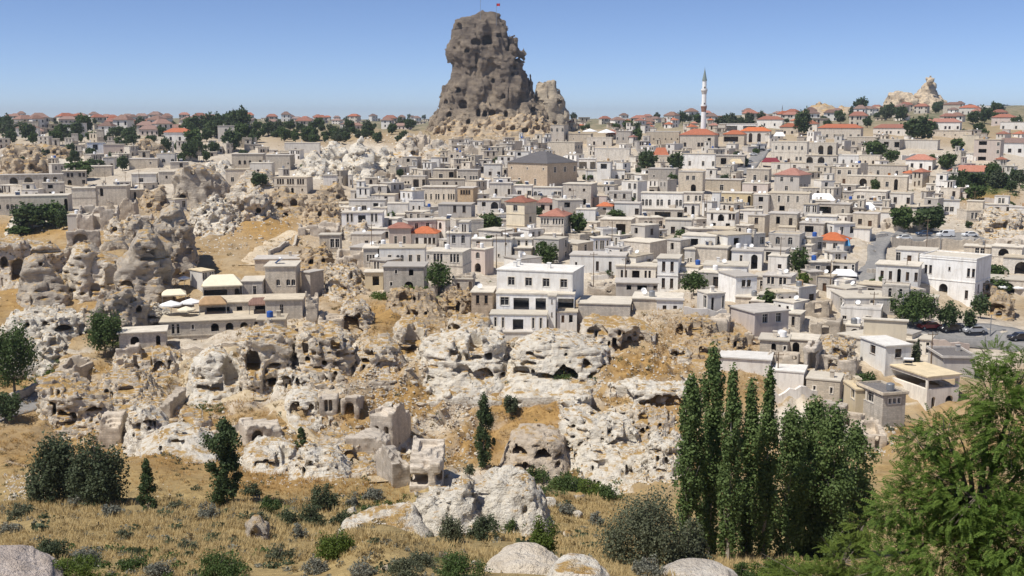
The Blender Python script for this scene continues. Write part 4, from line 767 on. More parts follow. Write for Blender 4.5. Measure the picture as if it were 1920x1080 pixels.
def frame_of(u0, u1, vb, yaw, Dm=None, Y=None, D=None):
    uc = (u0 + u1) / 2; g = G(uc, vb) if Y is None else P(uc, vb, Y)
    k = mpp(vb, g.y); M = (u1 - u0) * k; th = R(abs(yaw))
    if D is None: D = min(max(0.75 * M, 4.0), 10.0)
    if yaw: D = min(D, 0.6 * M / math.sin(th)) if math.sin(th) * D > 0.6 * M else D
    Wd = (M - D * math.sin(th)) / math.cos(th)
    al = math.atan2(g.x, g.y)
    # the near corner lies on the base row; shift so that both faces span u0..u1
    if yaw >= 0: phi = -al - th; loc = Vector((Wd / 2, 0))
    else: phi = -al + th; loc = Vector((-Wd / 2, 0))
    c, s = math.cos(phi), math.sin(phi)
    uf = u0 + (Wd * math.cos(th)) / k if yaw >= 0 else u1 - (Wd * math.cos(th)) / k
    near = P(uf, vb, g.y); near.z = g.z
    ctr = Vector((near.x - (c * loc.x - s * loc.y), near.y - (s * loc.x + c * loc.y), g.z))
    return ctr, phi, Wd, D, g
HN = [0]; last = [None]
def house(spec, label, cat='house', name=None, group=None):
    """spec: u0 u1 vt vb yaw colour roof pattern [side] [Y=..] [D=..] [b] ; a leading + adds a volume to the house before"""
    t = spec.split(); plus = t[0] == '+'
    if plus: t = t[1:]
    u0, u1, vt, vb, yaw = map(float, t[:5]); col, roof, pat = t[5], t[6], t[7]
    side = ''; Y = None; D = None; band = False
    for x in t[8:]:
        if x.startswith('Y='): Y = float(x[2:])
        elif x.startswith('D='): D = float(x[2:])
        elif x == 'b': band = True
        else: side = x
    ctr, phi, Wd, D, g = frame_of(u0, u1, vb, yaw, None, Y, D)
    H = max(g.y * float(T(vt)) - g.z, 1.6)
    if roof in 'ROEDV': H = max(H, 1.8)
    HN[0] += 1; far = g.y > 420
    if not side and D * abs(math.sin(R(yaw))) * FPX / g.y > 14 and len(pat) > 2:
        side = '/'.join('.w' + '.' * random.Random(HN[0]).choice([0, 1]) if random.Random(HN[0] * 7 + i).random() < 0.6 else '...' for i in range(len(pat.split('/'))))
    if side == '-': side = ''
    if plus:
        root = last[0]; rel = root.matrix_basis.inverted() @ Mloc(ctr.x, ctr.y, ctr.z, phi)
    else:
        nm = name or {'mosque': 'mosque_hall'}.get(cat, 'stone_house' if col in 'CBGT' else 'whitewashed_house' if col in 'WwU' else 'plastered_house')
        root = thing(nm, label, cat, ctr, phi, group); rel = Matrix(); last[0] = root
        root.matrix_basis = Mloc(ctr.x, ctr.y, ctr.z, phi)
    block(root, rel, Wd, D, H, pat.replace('_', '.'), side.replace('_', '.'), col, roof, far, HN[0] * 31, band=band or col == 'C', clutter=not plus, base=5.0 if Y is None else 1.5)
    OCC.append((u0, u1, vt, vb)); return root
def houses(txt):
    for ln in txt.strip().split('\n'):
        if not ln.strip(): continue
        a, b = ln.split('|'); house(a.strip(), b.strip())
# ---- far right hill and skyline
houses("""
1800 1838 202 216 12 w R .w.w.w. | white house with red hipped roof right of the far rock
1770 1803 196 212 10 B E .w.w. | brown roofed house tucked under the far rock peak
1838 1876 198 214 0 W X .w.w. | low house with a white roof high on the right skyline
1862 1906 220 236 12 P R .w.w.w. | pink walled house under a dark red roof near the upper right corner
1880 1935 229 246 0 W F w.w.w | plain white house at the right edge below the skyline
1735 1803 229 246 8 W R w.ww.ww.w | white two-tone school building with long red roof right of the big green tree
1640 1706 240 254 6 w R .w.ww.w.w | long low house with red roof left of the big green tree
1535 1618 240 264 10 C R w.w.w.w.w.w | long cream school with orange red hipped roof and a row of windows
1752 1824 245 262 6 B F ...s..s.... | blank beige stone terrace wall house below the school
1828 1880 262 306 10 P F .MM..w/.MM..w/.MM..w | unfinished four storey tan block with open balconies
1804 1832 254 284 -20 Y F ... | tan gable end house beside the unfinished block
1866 1940 268 292 8 W E .w.w.w.w | white house below the dark maroon roof at the right edge
1700 1754 300 320 10 W O .w.w.d | small white house with bright orange roof above the dry bank
1782 1878 323 338 4 w O .w.w.w.w. | long house with wide orange roof behind the hedge trees
1648 1694 262 283 14 G F .M.M | grey stone house with wide shaded openings below the big tree
1692 1762 263 282 8 w F ...... | long pale garden house wall right of the shaded openings
1590 1650 257 277 8 B F .w.w.w. | flat brown house behind the furnished white roof terrace
1496 1536 232 248 10 w R .w.w. | small red roofed house behind the cypress tree
1462 1500 238 254 10 B R .w.w. | reddish roofed low house left of the dark cypress
1350 1420 232 252 4 W X MMMM.MMM | modern white flat building with glass bands right of the minaret
1388 1446 246 268 6 w O A.A.A.A | orange roofed market hall with arcade by the car park
1356 1400 252 272 10 B O MMM. | small orange tiled shelter house right of the mosque
1420 1470 224 240 8 W R .w.w. | white house with red roof above the car park street
1212 1276 247 274 6 B X s.s.s.s.s.s | long stone hall with white roof joined to the mosque side
1155 1186 246 268 10 G F w.w.w | narrow grey stone house left of the mosque yard
1064 1112 251 270 8 B F .s..s. | low stone house at the castle foot below the parasols
1032 1066 234 268 20 G F a.a.a/..d.. | stone house with arched windows leaning on the castle rock
1100 1150 258 276 6 B F .w.w. | beige terrace house carrying two white parasols
""")
# ---- right slope
houses("""
1447 1516 266 306 8 C F .a.a.a.a.a./.ww.d.ww. D=8 | cream stone hotel with scalloped cornice and two window rows
1512 1571 269 292 8 C P .a..AA.AA. D=8 | cream hotel wing with two arched terrace doors
1512 1571 292 322 8 C F AA.AA..w/d..w.... D=6 | cream arched house under the terrace doors wing
1447 1516 306 322 6 w F .w..w.. D=5 | low pale storey below the cream scalloped hotel
1570 1614 292 313 8 W X ..a..a.. | small white house with roof furniture and two windows
1612 1653 292 312 8 C F a.a..a.a | small cream house with two window pairs beside the white one
1612 1703 311 334 6 C F .w.D.w..D.w.w | long cream house with two orange doors
1590 1704 332 358 6 B F ...AA....w.A.. D=8 | long stone storey with a wide arch below the orange doors
1560 1613 316 346 10 B F .w.w./..d.. | plain beige house left of the orange door house
1452 1519 329 362 26 K R .w.w./..w.. ww. | grey walled house with wide red hipped roof
1440 1522 364 402 6 B F t.t.t.t../..M.... | stone house with a row of narrow windows left of the white tents
1600 1669 360 384 10 C F .ww.d.ww | cream house with paired windows behind the long white awning
1668 1712 364 388 10 w F .w..w | small pale house at the right end of the long white awning
1520 1600 384 410 8 B F ..MMM..w. | shaded stone terrace house under the white tents
1763 1798 376 404 0 W F .ww. | small bright white house with two windows above the trees
1895 1940 390 414 0 W F .w.w. | white house cut by the right edge above the rocky slope
1345 1413 363 388 8 Y F .w.w.w..A D=7 | cream yellow house with a tall doorway right of the long window row
1412 1447 366 402 16 K F .M./.w. | grey house with large upper window
1325 1386 400 432 10 w F .t.AA.ww/.M..M. | pale house with arches and window pair on the right slope
1402 1442 405 445 18 B F .w./.w. | rough stone cube with two stacked windows
1440 1500 402 430 8 B F ..M..w. | stone house with broken porch below the narrow windows
1530 1593 452 472 14 w O .w.w. | house with faded orange roof and blue gable by the lane
1500 1550 420 444 10 G F .MM.. | grey house with long dark porch above the orange roof
1600 1650 402 428 8 B F .w.d. | small beige house above the top of the lane
1470 1532 480 502 12 B F ..w.. | low stone house above the white lane side house
1562 1608 494 520 10 K F OO.O.w | dark shop front with white awning beside the lane
1430 1491 520 557 12 w F .tt.tt./.M..w. | pale house with tall narrow windows left of the tree
1440 1480 482 520 10 w F ..w. | small pale upper house behind the tall window house
1532 1567 520 550 12 G F .d. | small grey hut with a door by the utility pole
1555 1672 560 592 -18 K F ..w..w...w | wide grey flat roofed house below the white tarpaulins
1474 1508 590 618 12 G F .w. | small grey stone house with a single window
1365 1476 588 638 -36 P F .w.w./..... ... | pinkish beige house with a blind stone side and two windows
1380 1440 560 582 6 B F ..s.. | low beige house with dry grass on the roof
1725 1853 489 572 18 W P .ww...s...ww/.w..AA...w. .w.w.w b | large white hotel with a big arched loggia
+ 1682 1758 472 500 6 W F w.d.w.w Y=236 | x
+ 1645 1727 500 536 6 W F .w.w.A.w.w Y=222 | x
1810 1860 464 488 6 B F ..ww. | beige house with two dark windows behind the white hotel roof
1862 1920 465 502 8 C F .AA../..... | cream house with a dark arch right of the white hotel
1884 1945 486 524 6 C F ..AAA. | cream cave house with a wide black arch at the right edge
1850 1935 528 556 0 B F ..AA.. | stone cave house front with a low arch behind white parasols
""")
# ---- around the mosque, castle foot and upper middle
houses("""
950 1084 307 352 40 T D s.s.s/.t.t. .w.w.w/...... D=20 | large stone church-like hall with dark grey roof
1026 1093 267 299 26 B F ..../.... www/... | beige house with blue framed windows below the castle
1115 1183 279 314 6 C F ..t.tt..t D=8 | cream house with tall windows and a posted roof terrace
1119 1148 303 342 8 W F .MM./.... D=6 | white cube house with one large black panel window
+ 1098 1121 319 342 0 W F .w. Y=462 | x
+ 1147 1171 319 342 0 W F .w.w Y=462 | x
1278 1342 289 318 4 W F ..w...w..w D=7 | white house with three square windows below the mosque
1215 1272 317 345 8 G F .s....s | brown stone house wall under the trees and orange tarp
1272 1322 323 362 8 B K .ww./..A. | stone house with paired windows and an arched door
1318 1396 338 364 10 B K ...w... D=9 | stone house with broad grey slab roof
1055 1120 346 392 14 B F .s..s./....M. D=9 | beige block with two tiny upper windows
1165 1213 341 378 30 w F .ww/.ww ... | pale corner house with paired windows on two floors
1202 1282 363 394 4 W F aaa.aa.a.aa D=7 | long white house with a row of tall arched windows
1205 1282 394 414 4 B F ..MMM.M D=5 | stone base storey with dark openings below the arched row
1280 1320 362 382 8 w F .a.aa | small pale house with arched windows next to the long row
1282 1312 382 404 6 w F a.A. | small pale lower house with an arched door
949 1006 380 446 32 Y R .w./..../.w. ./.w./www b | tall cream tower house with red hipped roof and grey side
1005 1042 380 400 8 P R .M.M | low house with red roof behind the tower house
1013 1071 406 458 14 B R ttt.tttt/......./.w..w.. D=8 b | stone tower house with bay of narrow windows under a red roof
1080 1120 393 426 6 W F ..... D=6 | white walled house with a blank upper wall above the green tree
1120 1149 387 404 6 w O .w. | tiny house with a small red tiled roof
1152 1204 382 408 8 W F ....w | white overhanging house with one window at its right end
1125 1192 413 444 10 B F .s.OO. D=8 | beige house with a big dark garage opening
1247 1300 413 447 6 w F .w.w. D=6 | pale house beside a red brick wall
+ 1247 1268 413 447 0 R F .. Y=326 | x
1085 1118 298 322 4 w X OOO.OO | white terrace house with thin columns
1400 1446 318 345 8 B F .w.w | beige house left of the red roofed grey house
1340 1400 292 316 6 B F .M..w | low stone house with yellow awning by the sloping street
1225 1256 292 306 0 B F ... | low wall house under the orange tarp roof
1392 1445 345 364 8 P F ..w.. | pinkish house below the sloping street
907 942 308 335 6 W F .w.w | white house with two windows left of the church-like hall
858 902 319 343 10 G F w.w.www | grey house with a dark window band below the castle slope
812 857 318 340 10 B F .w.M | stone house half dug into the castle slope
752 802 331 354 10 B F .ww.OO.O D=6 | beige house with a columned porch below the brown slope
800 872 336 354 4 B F .....ss..s.. D=5 | long blank stone wall house above the wide beige house
792 859 351 382 8 C F .a.a.ww.w.aaa D=8 | wide cream house with many arched windows
858 896 353 384 12 T F .wwww./..... D=8 | tan cube house with four small windows in a row
767 798 377 402 8 W F .t.t. | white house with two tall dark windows
727 768 382 414 4 w F .....w D=6 | low white house left of the two tall windows
822 892 384 422 10 K F ...w.w./.M.M. D=8 | bare concrete house with balcony openings
895 940 376 408 8 w F .M.AA/..... | pale house with a square and a round dark opening
655 727 376 400 8 w F .ww.M. D=6 | pale house behind the balcony house with the flat roof
642 722 399 440 6 W F .tt.BB.tt./....... D=7 | white house with a central balcony and four tall windows
660 724 440 472 10 B F ...w..w | stone base house below the white balcony house
607 634 329 356 8 w F ..w | small pale house in the gully
516 588 333 366 18 C F .aaa.aaa.aaa./.ww..A..s. ... D=8 | cream stone mansion with three groups of arched windows
500 554 291 322 14 B F .w...s | beige block house above the cream mansion
535 602 268 286 4 w F ..d..... | low white ruinlike house under the tree belt
762 806 251 290 14 B N ... | x
832 882 223 248 16 G F .w../..d. | grey stone house built against the castle foot
918 962 344 372 6 w F .w..w | white house with scaffold edge left of the tall red roofed tower
960 1000 348 372 6 w F .w.w | pale house under the church-like hall with blue tank
1000 1056 352 374 6 W F aa...ww D=6 | white low house with small windows in front of the church-like hall
920 962 372 402 6 B F .A..w | stone house with arch beside the tall tower house
""".replace("762 806 251 290 14 B N ... | x\n", ""))
# ---- middle town
houses("""
730 773 428 462 4 P R .t.t. | pink walled house with dark red roof and tall shutters
770 825 438 464 10 w O .w.www | pale house with bright orange tiled roof
682 713 466 500 4 C F .www. D=7 | cream cube with three small windows at the end of the row
712 801 466 500 4 W F ..w.aa.w.w. D=7 | white house with a pair of arched windows in the row
800 885 474 524 16 C F s.aaa..www./.......... ... D=7 | cream house with three tall arched windows in the row
882 926 469 514 30 P F .a./.AA. ... | pinkish arch-fronted house with blue grey side wall
685 721 511 546 4 Y F ..MM. | cream house with a large pale yellow shuttered panel
720 804 501 548 8 G F ..s..M../.s..AA.. D=7 | grey stone house with a low arched cellar
600 642 441 472 8 B F ..ww | roofless looking stone house with two windows above the track
885 926 449 468 6 w X .M... | low white house beside the stairs street
925 963 449 492 8 W F ...s./.s... | white blank house with two tiny windows
962 1001 449 488 6 W F .w.w./.... | small white house with two windows beside the round green tree
1068 1178 481 518 6 W F .s....w..w... D=7 | long low white house with three small windows
+ 1050 1069 481 505 0 K F OO Y=262 | x
1102 1145 447 474 -14 U F .w.ww.w. D=6 | bluish white house with four small windows
1160 1252 456 488 30 B F ..... ... D=9 | beige blank cube house with grey shaded side
1155 1233 501 532 4 w F .ww.OO.ww. D=7 | white house with central dark loggia and two window pairs
+ 1155 1233 532 550 0 K F ..M.MM.s Y=214 | x
1232 1277 486 548 6 W F .w.w./.w.w. D=7 b | tall white house with two window pairs above each other
1283 1308 468 508 10 w F .tt. | narrow pale house with tall windows left of the rough stone house
1302 1374 466 510 10 B F ....../..s..... D=8 | rough blank stone house in the middle of the right slope
1372 1432 472 508 4 W F ..w..AA. D=7 | white house with a big dark arch below a red tiled terrace
1345 1417 520 568 -26 W F .ww./.... ... D=8 | white fronted house with a stone left side and two windows
1415 1480 522 552 6 B F .w..w.M | stone house with dark windows right of the white fronted house
1186 1281 563 604 3 B F .. D=7 Y=186 | stone and whitewash house with a flat grey roof
+ 1231 1280 564 605 0 W K .w.w. Y=185 D=1.2 | x
1084 1187 572 606 4 G F ........ D=8 | long brown rubble stone house with blank wall
1110 1200 545 562 4 B F ...s...s D=6 | low sunken house with earthen roof behind the rubble stone house
884 931 549 604 6 T F .w.w./....d D=7 | tan stone house with two windows left of the big white house
848 891 524 548 8 G F .d..A | small ruined grey house with arch below the pinkish house
690 760 543 552 0 B F .... | x
""".replace("690 760 543 552 0 B F .... | x\n", ""))
# ---- the big white house: upper block, loggia floor, lower front wing, stair tower
house("930 1098 512 552 15 W X ..q..q..q..q. ..... D=9 Y=186.5", 'big white three storey house with open loggia and broken lower wing', name='white_house')
house("+ 930 1083 553 584 4 W F .q.OOO.OO..OOO D=8.6 Y=184.4", '')
house("+ 918 1028 592 624 4 W F .w.w..OOO..w.w. D=4.5 Y=179.6", '')
house("+ 1028 1044 556 604 6 W F .s./.s. D=2.4 Y=181.5", '')
house("+ 1044 1083 586 606 2 w F .d.O. D=4 Y=181.8", '')
house("+ 920 1000 624 658 2 W F ..s....... D=4 Y=178.4", '')
# ---- left quarter
houses("""
-20 138 367 398 10 C F .aaaa.aaa.aaa.aaaa..A D=9 | long cream building with four groups of small arched windows
139 186 353 386 8 C F ....../.... D=7 | plain cream block right of the long arched building
185 246 349 386 10 B F .A....../....... D=8 | beige house with one arched door on the left ridge
10 121 327 352 6 B F ..AA.AA..A.A. D=6 | low arcaded house with pale domes behind it
296 332 288 310 8 w F .a.a | small pale house with two arched windows among trees
245 300 298 314 6 B F ....s. | long low beige wall house left of the arched pale house
166 198 267 287 8 U F .M. | white and blue house on the far left slope
197 237 271 290 8 P F ...w | pinkish plain house right of the white and blue house
215 246 341 355 4 w F .ww | tiny white house with two dark windows
437 500 289 314 10 B F .aaa.w | beige house with triple arched window above the cliff
470 516 306 332 10 w F .w.d | pale house by the small trees above the mansion
425 472 318 348 10 B F .w..A | stone house with an arch on the cliff top
130 169 403 430 12 w F ..M. | small pale box house beside the green garden
120 164 231 255 10 W F .MMM./.MMM. | white building with blue glass balconies in the far left town
310 364 248 268 10 W O .w.w.w | white house with orange hipped roof on the left plateau
411 474 236 263 8 w F .w.w.M/.w.w.M | pale two storey house below the small domed mosque
8 74 228 243 4 B Y ..... | long building with yellowish metal roof at the far left
34 76 240 256 8 w V .w.w | cottage with greyish pitched roof at the far left
300 330 322 344 8 B F .s. | small stone house by the cliff notch
250 298 326 348 6 w F .w.. | pale house with terrace beside the white round boulder
160 214 312 332 6 B F .... | low beige ruin house amid the left trees
""")
# ---- cave hotel on the left
houses("""
312 500 598 648 3 C F ..tt..s...II.II.II.I./..MM..d..........D.. D=9 Y=187 | long cave hotel front with a row of four arched openings
+ 358 402 510 548 -30 w Y ww.ww/..... ... D=5 Y=212 | x
+ 384 455 536 562 4 G Y OOOO.A Y=205 D=6 | x
+ 455 500 528 562 6 G F ..w. Y=206 D=7 | x
+ 380 505 566 596 3 G F .OOOO.O..OO Y=195 D=8 | x
230 316 622 660 4 C F ..AA...A. D=5 | roofless arched hotel wing at the corner of the white boulder
500 566 500 560 8 B F ...../..a.aa/.... D=8 | stepped beige hotel house with small arched windows
566 608 512 562 40 G F ... ..... D=8 | tall blank grey stone tower wall of the hotel
500 574 562 600 6 B F ...a.... D=6 | beige terrace house with one arched window below the stepped house
480 570 486 504 6 B F ...w...d D=7 | low house with grey slab roof beside the dusty track
486 540 600 642 6 B F .AA... D=5 | stone archway house at the end of the hotel front
""")
# ---- right lower quarter
houses("""
1611 1703 650 708 -34 W X .w./.... .w./.... D=7 | white six-sided house with a pale roof terrace
+ 1622 1699 603 640 0 Y F ...... Y=180 D=0.8 | x
1652 1792 708 772 -40 w Y MMMMMMM/.A..AA. MMMMM/..A.. D=12 | modern terrace building with yellow roof and dark glass bands
1607 1693 742 800 -34 B d .sss./.... ww./.... D=6 | stone cube with dark grey roof and small windows
1580 1630 732 782 -20 Y Y ..../.... D=5 | pale yellow block behind the stone cube
1738 1822 672 706 -20 K d ...... D=7 | grey roofed shed below the retaining wall
1478 1536 640 668 6 B F .AA.... D=5 | ruined stone front with a slanting black vault
1350 1448 676 704 4 w X ...... D=5 | flat white roofed shed behind the poplars
1448 1512 700 742 6 w X ..... D=5 | long white roofed wall house behind the poplars
1512 1580 716 760 6 B F .s..s. D=5 | ruined pale wall house right of the poplars
1586 1614 612 642 6 w F .AA D=4 | whitewashed arch front left of the six-sided house
1690 1722 640 672 8 G F .AA. D=4 | small stone arch house right of the six-sided house
1425 1480 640 672 4 B F ..A.s D=5 | broken stone house with arched doorway above the poplars
""")
# ---- mosque hall and minaret
house("1275 1347 253 282 10 G R .w...ww.M. D=14", 'mosque hall of grey stone under a wide red hipped roof', 'mosque')
def minaret():
    Y = 640.0; b = P(1318, 262, Y); k = mpp(240, Y); top = P(1320, 127, Y)
    H = top.z - b.z; z = lambda v: Y * float(T(v)) - b.z
    root = thing('minaret', 'slender white minaret with two balconies and grey green spire', 'minaret', b)
    mb = MB(); r = 4.7 * k; mb.lathe([(r * 1.5, -6), (r * 1.5, z(252)), (r * 1.05, z(243)), (r * .95, z(210))], 18); mb.lathe([(r * .95, z(199)), (r * .9, z(177))], 18); mb.lathe([(r * .85, z(169)), (r * .82, z(151))], 18)
    link('shaft', mb.mesh('shaft', [M_MINA]), root)
    for va, vb_, col, wd in ((198, 210, 'R', 1.25), (168, 177, 'K', 1.25)):
        mb = MB(); mb.lathe([(r * .9, z(vb_)), (r * wd * .95, z(va + 3)), (r * wd, z(va + 3)), (r * wd, z(va + 1)), (r * .9, z(va + 1))], 18)
        c = link('balcony_corbel', mb.mesh('balcony_corbel', [WALLM['R'] if col == 'R' else WALLM['K']]), root)
        mb = MB(); mb.lathe([(r * wd, z(va + 1)), (r * wd, z(va - 2)), (r * wd * .92, z(va - 2)), (r * wd * .92, z(va + 1))], 18); link('balcony_rail', mb.mesh('balcony_rail', [M_WHITEP]), root)
        mb = MB(); mb.box(-.35, .35, -r * .95, -r * .8, z(va + 1), z(va + 1) + 1.9); link('door', mb.mesh('door', [M_DOOR]), root)
    mb = MB(); mb.lathe([(r * 1.0, z(151.5)), (r * .95, z(150)), (r * .5, z(140)), (.12, z(129)), (.02, z(125))], 18)
    link('spire', mb.mesh('spire', [plain('lead_spire', (0.20, 0.24, 0.22), 0.6)]), root)
minaret()
def small_mosque():
    Y = 940.0; b = P(453, 236, Y); k = mpp(230, Y)
    root = thing('small_mosque', 'small domed mosque with grey roof on the far left skyline', 'mosque', b)
    mb = MB(); a = 10 * k; mb.box(-a, a, 0, 2 * a, -3, 8 * k); link('wall', mb.mesh('wall', [WALLM['W']]), root)
    mb = MB(); mb.lathe([(7 * k, 8 * k), (7 * k, 13 * k)], 8); link('drum', mb.mesh('drum', [WALLM['W']]), root, Mloc(0, a, 0))
    for i in range(8):
        mb = MB(); mb.box(-1.1 * k, 1.1 * k, -7.1 * k, -6.8 * k, 9 * k, 12 * k); link('window', mb.mesh('window', [M_GLASS]), root, Mloc(0, a, 0, i * math.pi / 4))
    mb = MB(); mb.lathe([(8 * k, 12.6 * k), (7.4 * k, 14 * k), (5.6 * k, 17 * k), (3 * k, 19 * k), (.6 * k, 20 * k), (.1, 22 * k)], 16); link('dome', mb.mesh('dome', [plain('grey_dome', (0.16, 0.18, 0.21), 0.6)]), root, Mloc(0, a, 0))
    b = P(438, 234, Y); root = thing('thin_minaret', 'thin pale minaret beside the small domed mosque', 'minaret', b)
    mb = MB(); mb.lathe([(1.6 * k, -3), (1.4 * k, 20 * k)], 10); link('shaft', mb.mesh('shaft', [WALLM['w']]), root)
    mb = MB(); mb.lathe([(1.4 * k, 18 * k), (2.4 * k, 20 * k), (2.4 * k, 21.5 * k), (1.3 * k, 21.5 * k)], 10); link('balcony_rail', mb.mesh('balcony_rail', [M_WHITEP]), root)
    mb = MB(); mb.lathe([(1.3 * k, 21 * k), (1.3 * k, 26 * k), (1.5 * k, 26 * k), (.1 * k, 32 * k)], 10); link('spire', mb.mesh('spire', [M_METAL]), root)
    b = P(1466, 226, 1250); k = mpp(226, 1250); root = thing('distant_minaret', 'tiny far minaret on the skyline right of the white one', 'minaret', b)
    mb = MB(); mb.lathe([(1.3 * k, -3), (1.1 * k, 20 * k)], 10); link('shaft', mb.mesh('shaft', [WALLM['K']]), root)
    mb = MB(); mb.lathe([(1.2 * k, 20 * k), (.1 * k, 29 * k)], 10); link('spire', mb.mesh('spire', [M_METAL]), root)
small_mosque()
# ------------------------------------------------------------------ ruins: thick walls with broken tops
def ruin(spec, label, sd=0, holes=''):
    t = spec.split(); u0, u1, vt, vb, yaw = map(float, t[:5]); D = float(t[5]); fill = float(t[6]) if len(t) > 6 else 0.25
    pat = t[7] if len(t) > 7 else ''; Yv = float(t[8]) if len(t) > 8 else None
    ctr, phi, Wd, D, g = frame_of(u0, u1, vb, yaw, None, Yv, D)
    H = max(g.y * float(T(vt)) - g.z, 1.6); h = max(0.2, g.y / FPX * 2.6)
    X, Yg, Z = grid(-Wd / 2 - 3 * h, Wd / 2 + 3 * h, -3 * h, D + 3 * h, -3.0, H * 1.1 + 2 * h, h)
    o = sd * 11.7
    top = H * (0.83 + 0.30 * np.round(vnoise(X * 0.35 + o, Yg * 0.35, Z * 0) * 3) / 3)
    box = np.maximum(np.abs(X) - Wd / 2, np.abs(Yg - D / 2) - D / 2)
    inn = np.maximum(np.abs(X) - Wd / 2 + 0.75, np.abs(Yg - D / 2) - D / 2 + 0.75)
    F = np.maximum(box, Z - top); F = np.maximum(F, -np.maximum(inn, fill * H + vnoise(X * .6, Yg * .6, Z * 0 + o) * .5 - Z))
    F = F + fbm(X * 0.9 + o, Yg * 0.9, Z * 0.9, 2) * 0.16
    for (c, a, b, za, zb) in (openings(pat.replace('_', '.'), Wd, H * 0.9) if pat else []):
        cx = (a + b) / 2 - Wd / 2; d = np.maximum(np.abs(X - cx) - (b - a) / 2, np.maximum(za - Z, Z - zb))
        if c in 'aAI':
            r = (b - a) / 2; zr = zb - min(r, (zb - za) * .6); d = np.maximum(d, np.where(Z > zr, np.sqrt(((X - cx) / r) ** 2 + ((Z - zr) / max(zb - zr, .1)) ** 2) * r - r, d))
        F = np.maximum(F, -np.maximum(d, Yg - (1.1 if c not in 'AO' else 2.6)))
    for sl in ((0,), (-1,)):
        F[sl[0]] = np.maximum(F[sl[0]], .01); F[:, sl[0]] = np.maximum(F[:, sl[0]], .01); F[:, :, sl[0]] = np.maximum(F[:, :, sl[0]], .01)
    V, Q = nets(F, (X[0, 0, 0], Yg[0, 0, 0], Z[0, 0, 0]), h)
    ob = link('ruined_house', mesh_np('ruined_house', V, Q, [M_RUIN], False)); ob.location = ctr; ob.rotation_euler = (0, 0, phi)
    OCC.append((u0, u1, vt, vb)); return tag(ob, label, 'ruin')
for i, (a, b) in enumerate([
 ("762 808 250 290 20 9 0.9 .AA..", 'ruined stone house with a tall black arch below the castle'),
 ("596 648 596 636 4 6 0.8 .d..s....", 'small ruined stone house with a black doorway and roof grass'),
 ("575 600 540 620 6 3 0.9 ...", 'tall broken wall stub beside the tower wall of the hotel'),
 ("694 772 770 842 24 6 0.85 .w.w.", 'ruined pinkish stone house standing alone on the golden slope'),
 ("646 736 818 856 10 4 0.95 .", 'broad retaining wall in front of the lone ruined house'),
 ("704 772 852 916 -16 6 0.8 ...w./.....", 'lowest ruined house with pale corner stones'),
 ("768 836 852 912 4 6 0.8 ..w../OOO.O", 'roofless ruin with a wide black opening beside the lowest house'),
 ("600 638 740 782 4 5 0.9 .ww.", 'square ruined stone block with two windows'),
 ("638 684 746 784 10 5 0.9 .AAA.", 'ruined vaulted room with a tall open arch'),
 ("448 528 800 842 -10 5 0.9 .AA...", 'low ruined stone house with an arched door by the cypress'),
 ("100 178 686 726 30 6 0.6 ww./..", 'roofless grey ruin above the curved rock wall'),
 ("190 244 774 834 14 5 0.9 .sss./....", 'rough stone wall house with three tiny holes'),
 ("222 268 650 690 6 5 0.5 ...", 'broken grey wall stubs below the hotel wing'),
 ("300 352 742 786 30 5 0.9 ..", 'leaning stone slab ruin in the left ruins'),
 ("1505 1542 650 700 14 5 0.9 .AA", 'freestanding ruined stone arch with golden top'),
 ("1536 1610 668 706 6 4 0.3 .O..", 'collapsed house walls left of the six-sided house'),
 ("1440 1500 660 690 4 4 0.4 .w.s", 'crumbling wall with windows above the poplars'),
 ("630 690 470 506 6 6 0.6 ..d.", 'crumbled pale house above the hotel tower'),
 ("848 892 510 546 6 5 0.4 .A.", 'roofless arch ruin below the pinkish house'),
 ("1292 1370 600 634 6 6 0.8 ....", 'ruined terrace wall beside the pinkish beige house'),
 ("1395 1480 630 668 8 5 0.5 .A..w", 'ruined row with arched niche under the pinkish beige house'),
 ("150 226 388 430 8 7 0.6 ..A..", 'ruined stone house on the left cliff top'),
 ("205 262 372 412 10 6 0.6 .w..", 'tall broken stone walls above the pinnacles'),
 ("130 190 430 460 4 5 0.95 .AAA..", 'stone vault with a black tunnel arch on the golden bank'),
 ("250 290 404 430 8 5 0.8 A.A", 'low arched ruin beside the grassy cliff top'),
 ("560 640 420 446 8 6 0.6 .w..d.", 'tumbled ruin above the dusty track bend'),
 ("1100 1170 536 560 4 6 0.6 ..s.", 'half collapsed house behind the rubble stone wall'),
 ("1500 1560 560 600 6 6 0.5 ..M.", 'ruined flat house left of the wide grey house'),
 ("1520 1580 600 640 6 5 0.5 .w.", 'pinkish rubble heap ruin below the grey house'),
 ("1870 1925 446 470 4 6 0.9 ..O..", 'stone retaining house with square brown door at the right edge'),
 ("1575 1622 778 812 8 4 0.5 .w..", 'tumbled stone wall below the pale yellow block'),
 ("1600 1660 806 842 -12 5 0.5 ..d.", 'broken rubble house below the stone cube'),
 ("1540 1590 760 790 6 4 0.6 ...", 'low broken wall right of the poplar tips'),
 ("866 905 272 292 8 6 0.7 ..", 'small ruined walls on the brown castle slope'),
 ("905 946 258 276 6 6 0.7 .A.", 'ruined arch on the brown castle slope'),
 ("700 742 318 338 8 6 0.6 .w", 'small ruin at the foot of the white cones'),
 ]): ruin(a, b, i + 3)
rq = random.Random(77)
